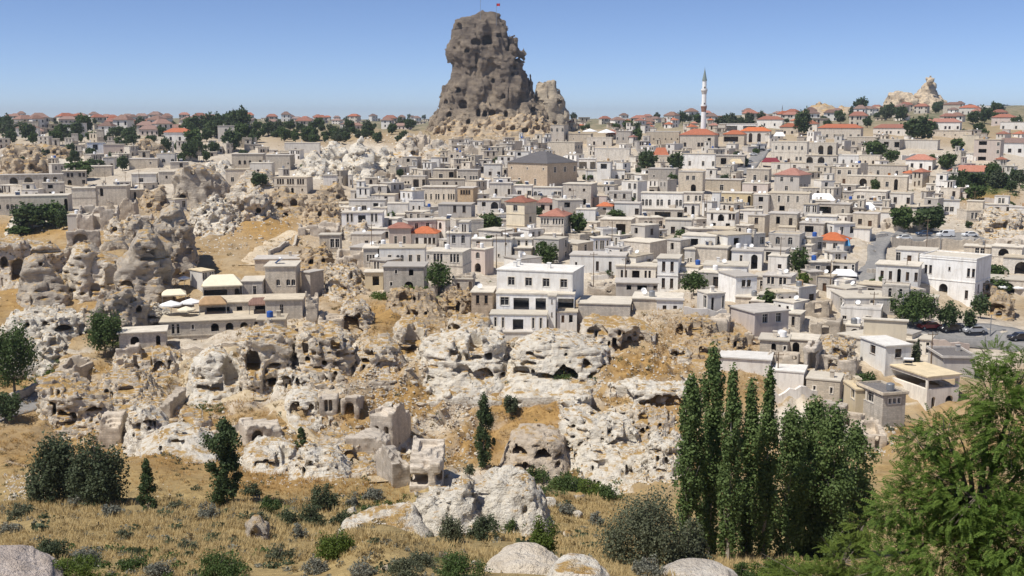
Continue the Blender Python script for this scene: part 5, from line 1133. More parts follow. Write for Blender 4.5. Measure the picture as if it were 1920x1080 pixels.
for i in range(22):
    u = rq.uniform(660, 1880); v = rq.uniform(300, 560); w_ = rq.uniform(20, 46) * (.5 + v / 800)
    if any(b[0] - 8 < u + w_ / 2 < b[1] + 8 and b[2] - 10 < v < b[3] + 22 for b in OCC[80:]): continue
    ruin(f"{u:.0f} {u + w_:.0f} {v - w_ * rq.uniform(.4, .7):.0f} {v:.0f} {rq.choice([6, 12, -10])} {rq.uniform(4, 7):.1f} {rq.uniform(.3, .9):.2f} {rq.choice(['.A.', '..w.', '.d..', '.w.A'])}", 'roofless crumbling stone house between the town houses', 40 + i)['group'] = 'roofless ruins between the town houses'
# ------------------------------------------------------------------ roads, tracks and walls
def ribbon(name, pts, width, mat, label, dz=0.16):
    C = Gs([p[0] for p in pts], [p[1] for p in pts]); t = np.arange(len(C)); tt = np.linspace(0, len(C) - 1, (len(C) - 1) * 12 + 1)
    c = np.stack([np.interp(tt, t, C[:, k]) for k in range(3)], 1)
    for k in range(2): c[:, k] = np.convolve(np.pad(c[:, k], 6, 'edge'), np.ones(13) / 13, 'valid')
    d = np.gradient(c[:, :2], axis=0); d /= np.linalg.norm(d, axis=1)[:, None] + 1e-9; nrm = np.stack([-d[:, 1], d[:, 0]], 1)
    V = []; K = 7
    zc = ground(c[:, 0], c[:, 1]); zc = np.convolve(np.pad(zc, 6, 'edge'), np.ones(13) / 13, 'valid')
    for j in range(K):
        o = (j / (K - 1) - 0.5) * width; x = c[:, 0] + nrm[:, 0] * o; y = c[:, 1] + nrm[:, 1] * o
        V.append(np.stack([x, y, (np.maximum(zc, ground(x, y)) if name in ('road', 'car_park') else np.maximum(zc * .3 + ground(x, y) * .7, ground(x, y))) + dz], 1))
    V = np.stack(V, 1); n = len(c); i = np.arange(n * K).reshape(n, K)
    Fq = np.stack([i[:-1, :-1], i[1:, :-1], i[1:, 1:], i[:-1, 1:]], -1).reshape(-1, 4)
    # skirts so that the edge is a bank and not a sheet
    sk = V.copy(); a = len(V.reshape(-1, 3)); lo = np.concatenate([V[:, 0] - [0, 0, 1.5], V[:, -1] - [0, 0, 1.5]])
    q1 = np.stack([i[:-1, 0], a + np.arange(n - 1), a + np.arange(1, n), i[1:, 0]], 1); q2 = np.stack([i[:-1, -1], i[1:, -1], a + n + np.arange(1, n), a + n + np.arange(n - 1)], 1)
    me = mesh_np(name, np.concatenate([V.reshape(-1, 3), lo]), np.concatenate([Fq, q1, q2]), [mat], True)
    return tag(link(name, me), label, kind='structure')
def dusty(name, a, b, sc=1.0):
    s = N(name); n = s.noise(sc, s.pos(), 6, 0.7); f = s.noise(8, s.pos(), 3, 0.7)
    return s.bsdf(s.mix(s.ramp(n, 0.35, 0.68), a, b), 0.97, f, 0.4, 0.05)
M_TRACK = dusty('pale_dirt_track', (0.46, 0.37, 0.25), (0.64, 0.53, 0.38)); M_ASPH = dusty('worn_asphalt', (0.20, 0.195, 0.19), (0.30, 0.285, 0.265)); M_PATH = dusty('trodden_path', (0.40, 0.32, 0.20), (0.56, 0.46, 0.32))
ribbon('track', [(585, 430), (556, 436), (530, 446), (508, 460), (488, 478), (466, 500)], 5.5, M_TRACK, 'pale dirt track dropping to the cave hotel', .06)
ribbon('road', [(1700, 432), (1662, 438), (1654, 452), (1640, 470), (1644, 488), (1632, 505), (1622, 522), (1608, 540)], 4.2, M_ASPH, 'narrow grey lane winding down between the houses')
ribbon('road', [(1690, 620), (1740, 624), (1800, 629), (1870, 635), (1960, 641)], 7.0, M_ASPH, 'grey road at the right below the white hotel')
ribbon('road', [(1380, 330), (1398, 318), (1412, 302), (1425, 288), (1436, 280)], 8.0, M_ASPH, 'short sloping street by the market hall')
ribbon('car_park', [(1680, 446), (1720, 445), (1780, 445), (1850, 446)], 9.0, M_ASPH, 'flat asphalt car park above the stone wall')
ribbon('footpath', [(585, 602), (545, 613), (500, 634), (450, 656), (395, 674), (352, 694), (326, 716), (345, 736), (420, 746), (500, 756)], 3.0, M_PATH, 'trodden pale path looping below the hotel')
ribbon('footpath', [(500, 756), (560, 808), (640, 860), (680, 890), (720, 930)], 2.0, M_PATH, 'faint path running down the golden slope')
ribbon('road', [(-40, 800), (20, 778), (60, 760), (100, 740)], 4.0, M_ASPH, 'shaded road at the far left bend')
def stone_wall(label, pts, hpx, mat='G', th=0.6, group=None, name='stone_wall'):
    C = Gs([p[0] for p in pts], [p[1] for p in pts]); n = max(2, int(sum(np.linalg.norm(C[i + 1] - C[i]) for i in range(len(C) - 1)) / 0.8))
    tt = np.linspace(0, len(C) - 1, n + 1); c = np.stack([np.interp(tt, np.arange(len(C)), C[:, k]) for k in range(3)], 1)
    hm = hpx * mpp(pts[0][1], C[0][1]); d = np.gradient(c[:, :2], axis=0); d /= np.linalg.norm(d, axis=1)[:, None] + 1e-9; nr = np.stack([-d[:, 1], d[:, 0]], 1) * th / 2
    z0 = ground(c[:, 0], c[:, 1]); zt = np.maximum(z0, C[:, 2].min() - 2) + hm * (1 + 0.08 * np.random.default_rng(len(OCC)).normal(size=n + 1)); mb = MB()
    a = [(c[i, 0] - nr[i, 0], c[i, 1] - nr[i, 1]) for i in range(n + 1)]; b = [(c[i, 0] + nr[i, 0], c[i, 1] + nr[i, 1]) for i in range(n + 1)]
    for i in range(n):
        lo0, lo1 = z0[i] - 1.5, z0[i + 1] - 1.5
        for p in (a, b): mb.poly([(*p[i], lo0), (*p[i + 1], lo1), (*p[i + 1], zt[i + 1]), (*p[i], zt[i])])
        mb.poly([(*a[i], zt[i]), (*a[i + 1], zt[i + 1]), (*b[i + 1], zt[i + 1]), (*b[i], zt[i])])
    for i in (0, n): mb.poly([(*a[i], z0[i] - 1.5), (*b[i], z0[i] - 1.5), (*b[i], zt[i]), (*a[i], zt[i])])
    return tag(link(name, mb.mesh(name, [WALLM[mat]])), label, 'wall', group, 'thing')
for l, p, h, m in [
 ('long stone retaining wall below the car park', [(1670, 462), (1760, 463), (1850, 464), (1915, 466)], 17, 'B'),
 ('grey concrete ramp wall right of the stone and whitewash house', [(1282, 588), (1320, 590), (1362, 594)], 13, 'K'),
 ('pinkish retaining wall below the right hand road', [(1742, 664), (1780, 666), (1815, 668)], 26, 'P'),
 ('stone parapet along the lower edge of the dusty track', [(505, 478), (530, 464), (556, 448)], 8, 'B'),
 ('dark stone wall along the shaded left road', [(20, 752), (60, 735), (100, 716)], 14, 'G'),
 ('low wall beside the path under the hotel front', [(300, 664), (380, 664), (470, 650)], 10, 'B'),
 ('broken garden wall left of the low arched ruin', [(430, 812), (470, 802), (500, 796)], 12, 'G'),
 ('pale wall stepping down beside the poplars', [(1440, 742), (1500, 740), (1560, 745)], 16, 'w'),
 ('stair-side wall rising past the concrete house', [(826, 478), (850, 462), (870, 446)], 18, 'K'),
 ('white garden wall above the hedge trees', [(1690, 340), (1750, 342), (1800, 345)], 8, 'w'),
 ('pale wall under the big dark tree on the right hill', [(1690, 300), (1760, 300), (1830, 302)], 8, 'w')]: stone_wall(l, p, h, m)
rdw = random.Random(5)
for i in range(70):
    u = rdw.uniform(640, 1900); v = rdw.uniform(285, 560)
    if v < 300 + 0.02 * abs(u - 1100) and u < 700: continue
    L = rdw.uniform(18, 55); s = rdw.uniform(-0.12, 0.12)
    stone_wall('low terrace wall between the packed hillside houses', [(u, v), (u + L / 2, v + L / 2 * s), (u + L, v + L * s)], rdw.uniform(5, 10) * (0.6 + v / 900), rdw.choice('BBGGCwK'), group='terrace walls between the houses', name='terrace_wall')
# ------------------------------------------------------------------ small houses that fill the town
KEEP = list(OCC) + [(1604, 1662, 438, 542), (455, 570, 430, 505), (1690, 1850, 430, 448), (1395, 1440, 280, 330), (1660, 1780, 375, 436), (1001, 1048, 452, 502), (1272, 1330, 512, 552), (1474, 1520, 466, 536), (1196, 1282, 282, 322), (1690, 1752, 220, 264), (900, 945, 405, 440), (1064, 1102, 402, 444), (640, 800, 262, 345), (1660, 1920, 618, 645)]
STRICT = [(1604, 1664, 436, 540), (1392, 1440, 284, 328), (470, 560, 434, 500)]
def hides(u0, u1, v0, v1):
    if any(min(u1, b[1]) > max(u0, b[0]) + 3 and min(v1, b[3]) > max(v0, b[2]) + 3 for b in STRICT): return True
    for b in KEEP:
        if v1 < b[3] - 4: continue
        iw = min(u1, b[1]) - max(u0, b[0]); ih = min(v1, b[3]) - max(v0, b[2])
        if iw > 0 and ih > 0 and iw * ih > 0.2 * (b[1] - b[0]) * (b[3] - b[2]): return True
    return False
def covered(u0, u1, v0, v1):
    a = (u1 - u0) * (v1 - v0); best = 0
    for b in OCC:
        iw = min(u1, b[1]) - max(u0, b[0]); ih = min(v1, b[3]) - max(v0, b[2])
        if iw > 0 and ih > 0: best = max(best, iw * ih / a)
    return best
CN = {'W': 'white', 'w': 'off-white', 'C': 'cream', 'B': 'beige', 'G': 'grey', 'T': 'tan', 'K': 'concrete', 'P': 'pinkish'}
def fillers(n, u0, u1, v0, v1, where, seed, roofs='FFFFFP', cols='WWwwCCBBGK', lim=0.42):
    rd = random.Random(seed); made = 0; tries = 0
    while made < n and tries < n * 30:
        tries += 1; u = rd.uniform(u0, u1); v = rd.uniform(v0, v1); g = G(u, v); px = FPX / g.y
        wd = rd.uniform(4.5, 10) * px; ht = rd.choice([3.0, 3.3, 3.6, 5.6, 6.2]) * px
        if covered(u - wd / 2, u + wd / 2, v - ht, v) > lim or hides(u - wd / 2, u + wd / 2, v - ht, v): continue
        c = rd.choice(cols); pats = ['.w.w.', '.ww.d', '.A..w', '..w.', '.w.M', '.aa.a', '....', 's..w.'] if ht / px < 4.5 else ['.w.w./.d.w.', '.ww.ww/.A..w', '.M../.w.w', '.a.a./..d.']
        rf = rd.choice(roofs)
        pt_ = rd.choice(pats); ds = {'.w.w.': 'two spaced windows', '.ww.d': 'a window pair and door', '.A..w': 'an arched doorway', '..w.': 'a single window', '.w.M': 'a window and wide opening', '.aa.a': 'three arched windows', '....': 'blank walls', 's..w.': 'two unequal windows', '.w.w./.d.w.': 'two floors and a door', '.ww.ww/.A..w': 'two floors and an arch', '.M../.w.w': 'an upper porch', '.a.a./..d.': 'arched upper windows'}[pt_]
        house(f"{u - wd / 2:.0f} {u + wd / 2:.0f} {v - ht:.0f} {v:.0f} {rd.choice([4, 12, 22, 34, 42, -14, -28, -38]):d} {c} {rf} {pt_}", f"{CN[c]} {'red roofed ' if rf in 'ROEV' else ''}house with {ds} {where}", group=f"small {CN[c]} houses {where}"[:60])
        if rd.random() < .45 and not hides(u - wd / 2, u + wd / 2, v - ht - 3 * px, v):
            a_ = rd.uniform(.35, .65) * wd; left = rd.random() < .5; x0 = u - wd / 2 if left else u + wd / 2 - a_
            house(f"+ {x0:.0f} {x0 + a_:.0f} {v - ht - rd.uniform(2.2, 3.2) * px:.0f} {v - ht + .3 * px:.0f} 8 {c} F {rd.choice(['.w.', '.ww.', '..', '.a.', '.M.'])} Y={g.y + 1.2:.1f} D={rd.uniform(3, 5):.1f}", '')
        elif rd.random() < .4:
            a_ = rd.uniform(.4, .7) * wd; x0 = u + wd / 2 if rd.random() < .5 else u - wd / 2 - a_
            house(f"+ {x0:.0f} {x0 + a_:.0f} {v - ht * rd.uniform(.5, .75):.0f} {v + .4 * px:.0f} 6 {rd.choice('BGw')} F {rd.choice(['.w', '.A.', '..', '.d', 'OO.'])} Y={g.y - .8:.1f} D={rd.uniform(3, 5):.1f}", '')
        made += 1
fillers(70, 930, 1300, 275, 560, 'between castle and minaret', 1)
fillers(50, 640, 930, 300, 520, 'below the castle slope', 2)
fillers(74, 1300, 1660, 262, 600, 'on the right slope', 3)
fillers(22, 1640, 1915, 245, 440, 'scattered on the far right slope', 4, 'FFFPRO')
fillers(40, 0, 600, 270, 400, 'scattered on the left ridge', 5, cols='wCBBGG')
fillers(14, 1480, 1700, 560, 720, 'crowded above the poplars', 6)
fillers(22, 800, 1070, 256, 312, 'on the slope under the castle rock', 8, cols='wCBBGGT')
fillers(26, 1060, 1500, 236, 275, 'on the hilltop around the mosque', 7, 'FFRRO')
# ------------------------------------------------------------------ far town on the plateau: five kinds, many copies
def far_kind(i):
    rd = random.Random(i + 40); col = 'wWPCB'[i]; Wd, D, H = [(11, 9, 5.5), (9, 9, 6.5), (14, 9, 4), (12, 8, 6), (10, 8, 3.4)][i]
    mb = MB(); pat = ['.w.w.w/.w.d.w', '.w.w/.w.w', '.w.w.w.w', 'w.ww.w/w.d..w', '.w.d.'][i]
    hs = [(a, b, c, d, False, .22) for (k, a, b, c, d) in openings(pat, Wd, H)]
    facade(mb, -Wd / 2, 0, 1, 0, Wd, -5, H, hs, 0, 0, -1)
    for p in ([(Wd / 2, 0), (Wd / 2, D)], [(Wd / 2, D), (-Wd / 2, D)], [(-Wd / 2, D), (-Wd / 2, 0)]): mb.poly([(*p[0], -5), (*p[1], -5), (*p[1], H), (*p[0], H)])
    rb = MB(); ov = .6; a0, a1, b0, b1 = -Wd / 2 - ov, Wd / 2 + ov, -ov, D + ov; rb.box(a0, a1, b0, b1, H, H + .15)
    z = H + .15; rh = 2.4
    r0, r1 = (-Wd / 2 + 3, D / 2, z + rh), (Wd / 2 - 3, D / 2, z + rh); A, B, C, E = (a0, b0, z), (a1, b0, z), (a1, b1, z), (a0, b1, z)
    if i != 4: rb.poly([A, B, r1, r0]); rb.poly([B, C, r1]); rb.poly([C, E, r0, r1]); rb.poly([E, A, r0])
    gb = MB()
    for (a, b, c, d, _, __) in hs: gb.poly([(a - Wd / 2, .2, c), (b - Wd / 2, .2, c), (b - Wd / 2, .2, d), (a - Wd / 2, .2, d)])
    return mb.mesh('wall', [WALLM[col]]), rb.mesh('roof', [M_TILE['VEVRE'[i]] if i != 4 else M_ROOF[0]]), gb.mesh('glazing', [M_GLASS])
FK = [far_kind(i) for i in range(5)]
def far_town(n, u0, u1, Y0, Y1, where, seed, kinds=(0, 1, 2, 3, 3, 4)):
    rd = random.Random(seed)
    for _ in range(n):
        u = rd.uniform(u0, u1); Y = math.exp(rd.uniform(math.log(Y0), math.log(Y1))); x = (u - 960) / FPX * Y; z = float(ground(x, Y)); i = rd.choice(kinds)
        kd = ['pinkish roofed', 'brown roofed', 'long faded roofed', 'red roofed', 'flat-roofed'][i]
        o = thing('plateau_house', f'tiny {kd} house {where}', 'house', (x, Y, z - .3), rd.uniform(-.6, .6) - math.atan2(x, Y), f'{kd} houses {where}'[:60])
        s = rd.uniform(.85, 1.25); o.scale = (s, s, s * rd.uniform(.9, 1.3))
        for nm, me in zip(('wall', 'roof', 'glazing'), FK[i]): link(nm, me, o)
far_town(58, 0, 800, 830, 1500, 'on the skyline left of the castle', 21)
far_town(70, 0, 800, 1150, 2100, 'along the distant skyline left of the castle', 25, (0, 1, 2, 3, 4, 4, 4))
far_town(26, 20, 480, 760, 900, 'on the left plateau above the trees', 22)
far_town(32, 1060, 1480, 850, 1500, 'on the skyline around the minaret', 23, (0, 1, 3, 4, 4))
far_town(34, 1470, 1940, 850, 1500, 'on the skyline near the far rock', 24, (0, 1, 3, 4, 4))
# ------------------------------------------------------------------ vegetation
def leaf_mat(name, a, b, tr=0.35):
    s = N(name); g = s.n('NewGeometry'); c = s.mix(g.outputs['Random Per Island'], a, b)
    c = s.mix(s.ramp(s.noise(0.6, g.outputs['Position'], 3), 0.35, 0.7, 0, 0.5), c, hsv(b, 0.8))
    d = s.n('BsdfPrincipled'); s.l(c, d.inputs['Base Color']); d.inputs['Roughness'].default_value = 0.65; d.inputs['Specular IOR Level'].default_value = 0.25
    t = s.n('BsdfTranslucent'); s.l(c, t.inputs[0]); m = s.n('MixShader'); m.inputs[0].default_value = tr
    s.l(d.outputs[0], m.inputs[1]); s.l(t.outputs[0], m.inputs[2]); s.l(m.outputs[0], s.out.inputs[0]); return s.m
LEAF = {'deep': leaf_mat('deep_green_leaves', (0.05, 0.088, 0.024), (0.11, 0.16, 0.046)), 'dark': leaf_mat('dark_green_leaves', (0.045, 0.075, 0.028), (0.095, 0.135, 0.05)),
 'olive': leaf_mat('grey_olive_leaves', (0.085, 0.098, 0.055), (0.175, 0.19, 0.115)), 'bright': leaf_mat('bright_green_leaves', (0.06, 0.10, 0.015), (0.14, 0.19, 0.035)),
 'poplar': leaf_mat('poplar_leaves', (0.075, 0.125, 0.034), (0.175, 0.24, 0.08)), 'sage': leaf_mat('silvery_sage_leaves', (0.16, 0.165, 0.13), (0.29, 0.29, 0.23)),
 'scrub': leaf_mat('dry_scrub_twigs', (0.20, 0.15, 0.07), (0.36, 0.27, 0.13)), 'dusk': leaf_mat('dusty_bush_leaves', (0.055, 0.076, 0.038), (0.115, 0.14, 0.072))}
M_BARK = plain('grey_bark', (0.17, 0.14, 0.11), 0.95, var=0.25); M_BARKP = plain('pale_bark', (0.36, 0.32, 0.27), 0.95, var=0.25)
def leaves(pts, nrm, size, rs, aspect=0.7):
    """a small four-cornered leaf at each point"""
    n = len(pts); r = rs.normal(size=(n, 3)); nn = nrm + r * 0.75; nn /= np.linalg.norm(nn, axis=1)[:, None] + 1e-9
    t = np.cross(nn, rs.normal(size=(n, 3))); t /= np.linalg.norm(t, axis=1)[:, None] + 1e-9; b = np.cross(nn, t)
    s = (size * rs.uniform(0.6, 1.35, n))[:, None]
    V = np.stack([pts - t * s * .5, pts + b * s * aspect * .5, pts + t * s * .5, pts - b * s * aspect * .5], 1)
    return V.reshape(-1, 3)
def crown_mesh(kind, shape, n, size, seed, K=None):
    """unit crown: radius 1 across, height 0..1; shape gives the outline"""
    rs = np.random.default_rng(seed)
    K = K or 60
    if shape == 'round': cen = rs.normal(size=(K, 3)); cen /= np.linalg.norm(cen, axis=1)[:, None]; cen *= rs.uniform(0.35, 0.86, K)[:, None]; cen[:, 2] = cen[:, 2] * .48 + .5; cr = rs.uniform(.2, .36, K)
    elif shape == 'bush': cen = rs.normal(size=(K, 3)); cen /= np.linalg.norm(cen, axis=1)[:, None]; cen *= rs.uniform(0.35, 0.9, K)[:, None]; cen[:, 2] = np.abs(cen[:, 2]) * .8 + .06; cr = rs.uniform(.2, .34, K)
    elif shape == 'column':
        z = rs.uniform(0.02, 0.97, K); R_ = np.clip(np.minimum(0.55 + z * 2.5, (1.03 - z) * 2.6), 0.12, 1) * .74; a = rs.uniform(0, 6.28, K); q = np.sqrt(rs.uniform(.1, 1, K)) * R_ * np.where(rs.uniform(0, 1, K) > .75, 1.35, 1) * (.85 + .3 * np.sin(z * 17 + seed))
        cen = np.stack([np.cos(a) * q, np.sin(a) * q, z], 1); cr = rs.uniform(.16, .42, K)
    elif shape == 'cone':
        z = rs.uniform(0.02, 0.97, K); R_ = (1.02 - z) * .85 + .05; a = rs.uniform(0, 6.28, K); q = np.sqrt(rs.uniform(.2, 1, K)) * R_
        cen = np.stack([np.cos(a) * q, np.sin(a) * q, z], 1); cr = rs.uniform(.2, .32, K)
    k = rs.integers(0, K, n); off = rs.normal(size=(n, 3)); off /= np.linalg.norm(off, axis=1)[:, None]
    off *= (rs.uniform(0, 1, n) ** 0.45 * cr[k])[:, None]
    vs = {'round': 0.9, 'bush': 0.8, 'column': 0.28, 'cone': 0.35}[shape]; off[:, 2] *= vs
    p = cen[k] + off; p[:, 2] = np.maximum(p[:, 2], 0.0)
    nr = off / (np.linalg.norm(off, axis=1)[:, None] + 1e-6) + np.array([0, 0, .35])
    return p, nr
def plant(label, u, vb, wpx, hpx, leaf='deep', shape='round', cat='tree', name='tree', group=None, Y=None, seed=0, lp=3.2, dens=1.0, trunk=0.16, bark=None, K=None):
    g = G(u, vb) if Y is None else P(u, vb, Y); k = mpp(vb, g.y); Wd = wpx * k; H = hpx * k
    size = max(lp * k * (1920 / 1024) * 0.92, 0.05); area = Wd * H
    n = int(min(14000, max(350, dens * 5.6 * area / (size * size * .5))))
    z0 = trunk * H; rs = np.random.default_rng(seed + 5)
    p, nr = crown_mesh(leaf, shape, n, size, seed, K)
    p = p * np.array([Wd / 2, Wd / 2 * .95, (H - z0)]) + np.array([0, 0, z0])
    V = leaves(p, nr, size, rs); F = np.arange(len(V)).reshape(-1, 4)
    root = thing(name, label, cat, g, rs.uniform(0, 6), group)
    link('crown', mesh_np('crown', V, F, [LEAF[leaf]]), root)
    mb = MB(); r = max(H * 0.013, 0.04) * (1.6 if shape == 'round' else 1.0)
    mb.tube((0, 0, -.6), (0, 0, z0 + (H - z0) * .35), r, r * .6, 7); mb.tube((0, 0, z0 + (H - z0) * .35), (0.05 * Wd, 0, H * .88), r * .6, r * .15, 6)
    for i in range(5 if shape == 'round' else 4):
        a = i * 1.3 + seed; zz = z0 + (H - z0) * (.1 + .13 * i); mb.tube((0, 0, zz), (math.cos(a) * Wd * .3, math.sin(a) * Wd * .3, zz + H * .16), r * .4, r * .1, 5)
    link('trunk', mb.mesh('trunk', [bark or M_BARK]), root)
    return root
# shared far trees
def far_tree_kind(i):
    leaf, shape = [('deep', 'round'), ('dark', 'round'), ('dusk', 'round'), ('dark', 'column'), ('deep', 'bush')][i]
    p, nr = crown_mesh(leaf, shape, 1300, .2, 70 + i, 34); rs = np.random.default_rng(i)
    w_ = .28 if shape == 'column' else .5; p = p * np.array([w_, w_, .88]) + np.array([0, 0, .12])
    V = leaves(p, nr, .115 if shape != 'column' else .08, rs, .8); c = mesh_np('crown', V, np.arange(len(V)).reshape(-1, 4), [LEAF[leaf]])
    mb = MB(); mb.tube((0, 0, -.2), (0, 0, .5), .035, .015, 6)
    for k in range(4): a = k * 1.6; mb.tube((0, 0, .25 + .05 * k), (math.cos(a) * .25, math.sin(a) * .25, .55), .012, .004, 4)
    return c, mb.mesh('trunk', [M_BARK])
TK = [far_tree_kind(i) for i in range(5)]
def far_tree(u, v, wpx, hpx, i, label, group=None, cat='tree', Y=None):
    g = G(u, v) if Y is None else P(u, v, Y); k = mpp(v, g.y); o = thing('leafy_tree' if i != 3 else 'column_tree', label, cat, g, random.uniform(0, 6), group)
    w_ = wpx * k * (1.0 if i != 3 else 1.8); o.scale = (w_, w_, hpx * k)
    link('crown', TK[i][0], o); link('trunk', TK[i][1], o); return o
random.seed(11)
for (u, v, w_, h_, i, l) in [(1720, 264, 60, 48, 1, 'big dark green tree in front of the red roofed school'), (1503, 254, 34, 52, 1, 'tall dark cypress-shaped tree by the cream school'), (1214, 320, 40, 40, 1, 'dark tree left of the orange tarp'), (1266, 320, 34, 36, 1, 'dark tree right of the orange tarp'), (1195, 268, 24, 26, 0, 'green tree beside the mosque yard'),
 (1794, 284, 30, 24, 0, 'round tree below the tan gable house'), (1846, 232, 26, 34, 1, 'dark tree beside the pink walled house'), (1690, 432, 52, 44, 0, 'dense dark tree left of the car park'), (1742, 434, 66, 50, 1, 'big dense dark tree above the parked van'), (1640, 298, 50, 34, 0, 'green tree by the small orange roofed house'), (1672, 306, 34, 24, 0, 'low green tree under the stone wall on the right hill'), (1776, 318, 40, 30, 0, 'leafy tree beside the long orange roof'),
 (1830, 375, 44, 28, 0, 'green bush tree on the dry right bank'), (1640, 362, 22, 26, 0, 'small tree by the long stone arch storey'), (1832, 194, 40, 14, 1, 'dark tree clump on the right skyline'), (1880, 194, 34, 16, 1, 'rounded dark tree near the upper right corner'),
 (312, 290, 22, 34, 1, 'small dark conifer on the far left slope'), (356, 300, 34, 36, 1, 'dark round tree above the left cliff'), (230, 320, 24, 30, 1, 'dark upright tree beside the low left wall'), (150, 335, 60, 32, 0, 'spreading green tree in the far left gardens'), (180, 320, 40, 24, 1, 'dark tree over the left garden terrace'), (60, 430, 76, 50, 1, 'bushy dark tree below the long cream building'), (100, 424, 56, 44, 0, 'green tree in the garden below the long cream building'), (120, 430, 30, 40, 1, 'dark tree beside the small box house'), (35, 440, 50, 22, 4, 'low bush at the left edge above the golden bank'),
 (486, 352, 36, 30, 1, 'dark trees by the cream mansion'), (580, 318, 40, 24, 4, 'green bush below the tree belt'), (826, 298, 26, 18, 0, 'small green tree on the castle slope'), (940, 292, 34, 14, 4, 'green bush under the castle rock'), (920, 440, 50, 40, 0, 'leafy tree in the courtyard left of the tower house'), (735, 420, 18, 22, 0, 'small tree beside the white balcony house'), (1083, 444, 38, 44, 0, 'round green tree right of the red roofed tower house'), (1155, 408, 40, 20, 4, 'low green bush under the white overhanging house'),
 (1285, 448, 38, 24, 4, 'dark green bush by the red brick wall'), (1358, 352, 26, 26, 1, 'dark tree by the broad grey slab roof'), (1385, 358, 30, 22, 1, 'rounded dark tree right of the slab roof'), (1260, 352, 22, 26, 0, 'slim tree with blue tank below the stone wall'), (1268, 480, 22, 36, 0, 'ivy-green tree in the middle lane'), (1335, 405, 20, 30, 3, 'thin column tree on the right slope'), (1545, 392, 50, 18, 4, 'vine covered terrace under the white tent'),
 (1655, 540, 24, 30, 0, 'small tree at the corner of the white hotel wing'), (1440, 585, 44, 40, 0, 'green tree in front of the white fronted house'), (1870, 546, 60, 34, 4, 'green vine bank behind the white parasols'), (1866, 520, 44, 34, 4, 'green bush beside the white hotel side'), (945, 612, 12, 20, 4, 'small shrub at the foot of the big white house')]:
    far_tree(u, v, w_, h_, i, l)
for n, u0, u1, v0, v1, sw, l in [(60, 470, 770, 242, 268, (12, 26), 'in the dark tree belt left of the castle'), (26, 0, 270, 246, 272, (14, 34), 'among the far left houses'), (34, 0, 480, 256, 312, (8, 24), 'dotted over the left upland'), (22, 350, 480, 246, 296, (20, 46), 'on the slope below the small mosque'), (15, 1770, 1930, 336, 362, (22, 40), 'in the hedge row under the long orange roof'), (26, 1050, 1480, 226, 250, (10, 24), 'on the hilltop around the minaret'), (28, 1480, 1930, 206, 260, (12, 30), 'on the far right hill'), (60, 10, 800, 224, 240, (5, 11), 'along the left skyline')]:
    for _ in range(n):
        w_ = random.uniform(*sw); i = random.choice([0, 1, 1, 2]); far_tree(random.uniform(u0, u1), random.uniform(v0, v1), w_, w_ * random.uniform(.75, 1.1), i, f"{['green', 'dark', 'dusty green'][i]} tree {l}", f"trees {l}"[:60])
for _ in range(46):
    u = random.uniform(660, 1900); v = random.uniform(285, 560); w_ = random.uniform(9, 22); i = random.choice([0, 1, 4]); far_tree(u, v, w_, w_ * random.uniform(.7, 1.1), i, f"small {['green', 'dark', 'bushy'][i if i < 2 else 2]} tree between the town houses", 'small trees between the town houses')
# middle distance
for a in [('round dense tree beside the small white house', 1024, 502, 52, 52, 'deep'), ('wide leafy tree between the two white houses', 1300, 554, 58, 44, 'deep'), ('leaning leafy tree below the cream arched house', 824, 548, 60, 56, 'deep'), ('tall leafy tree behind the utility pole', 1496, 520, 44, 56, 'deep'), ('lower bushy tree at the foot of the tall leafy tree', 1508, 538, 34, 26, 'bright'), ('large bushy tree in front of the white hotel', 1712, 614, 96, 70, 'deep'), ('dark street tree right of the big bushy tree', 1779, 622, 46, 56, 'dark'), ('small street tree by the road', 1817, 622, 30, 46, 'dark'), ('dark tree under the tan boulder', 1838, 596, 44, 46, 'dark'), ('bright green tree below the grey rock fin', 198, 670, 76, 88, 'deep'), ('tall tree cut by the left edge', 28, 742, 96, 140, 'deep'), ('dark low tree under the left edge tree', 10, 790, 80, 60, 'dark'), ('ivy tree column beside the six-sided house', 1716, 700, 18, 62, 'dusk'), ('leafy tree below the six-sided house', 1622, 735, 50, 40, 'deep')]:
    plant(a[0], a[1], a[2], a[3], a[4], a[5], 'round', seed=int(a[1]), lp=2.6)
plant('tall irregular cypress on the golden slope', 426, 948, 84, 166, 'dark', 'column', name='cypress', seed=1, trunk=.03, lp=2.8, dens=1.7)
plant('small pointed conifer right of the great round bush', 278, 958, 50, 100, 'dark', 'cone', name='conifer', seed=2, trunk=.03, lp=2.2)
plant('slim dark column tree in the middle of the slope', 907, 876, 40, 142, 'dark', 'column', name='cypress', seed=3, trunk=.03, lp=2.0, dens=1.6)
plant('great round dark bush at the lower left', 112, 938, 124, 148, 'dusk', 'bush', name='round_bush', cat='bush', seed=4, trunk=.02, lp=3.0, K=90, dens=1.5)
plant('second dome of dark bush beside the great round bush', 186, 940, 118, 152, 'dusk', 'bush', name='round_bush', cat='bush', seed=5, trunk=.02, lp=3.0, K=90, dens=1.5)
plant('large grey green olive-like bush in front of the poplars', 1205, 1062, 178, 176, 'olive', 'bush', name='olive_bush', cat='bush', seed=6, trunk=.02, lp=2.7, K=110, dens=1.4)
plant('lower grey green bush at the poplar feet', 1290, 1066, 90, 110, 'olive', 'bush', name='olive_bush', cat='bush', seed=7, trunk=.02, lp=2.7, dens=1.3)
plant('dark spreading bush beside the lone tree left of the ledges', 958, 775, 36, 44, 'dusk', 'bush', name='shrub', cat='bush', seed=8, lp=2.2)
plant('small upright bush on the slope below the ruins', 565, 842, 34, 40, 'dark', 'cone', name='shrub', cat='bush', seed=9, lp=2.2)
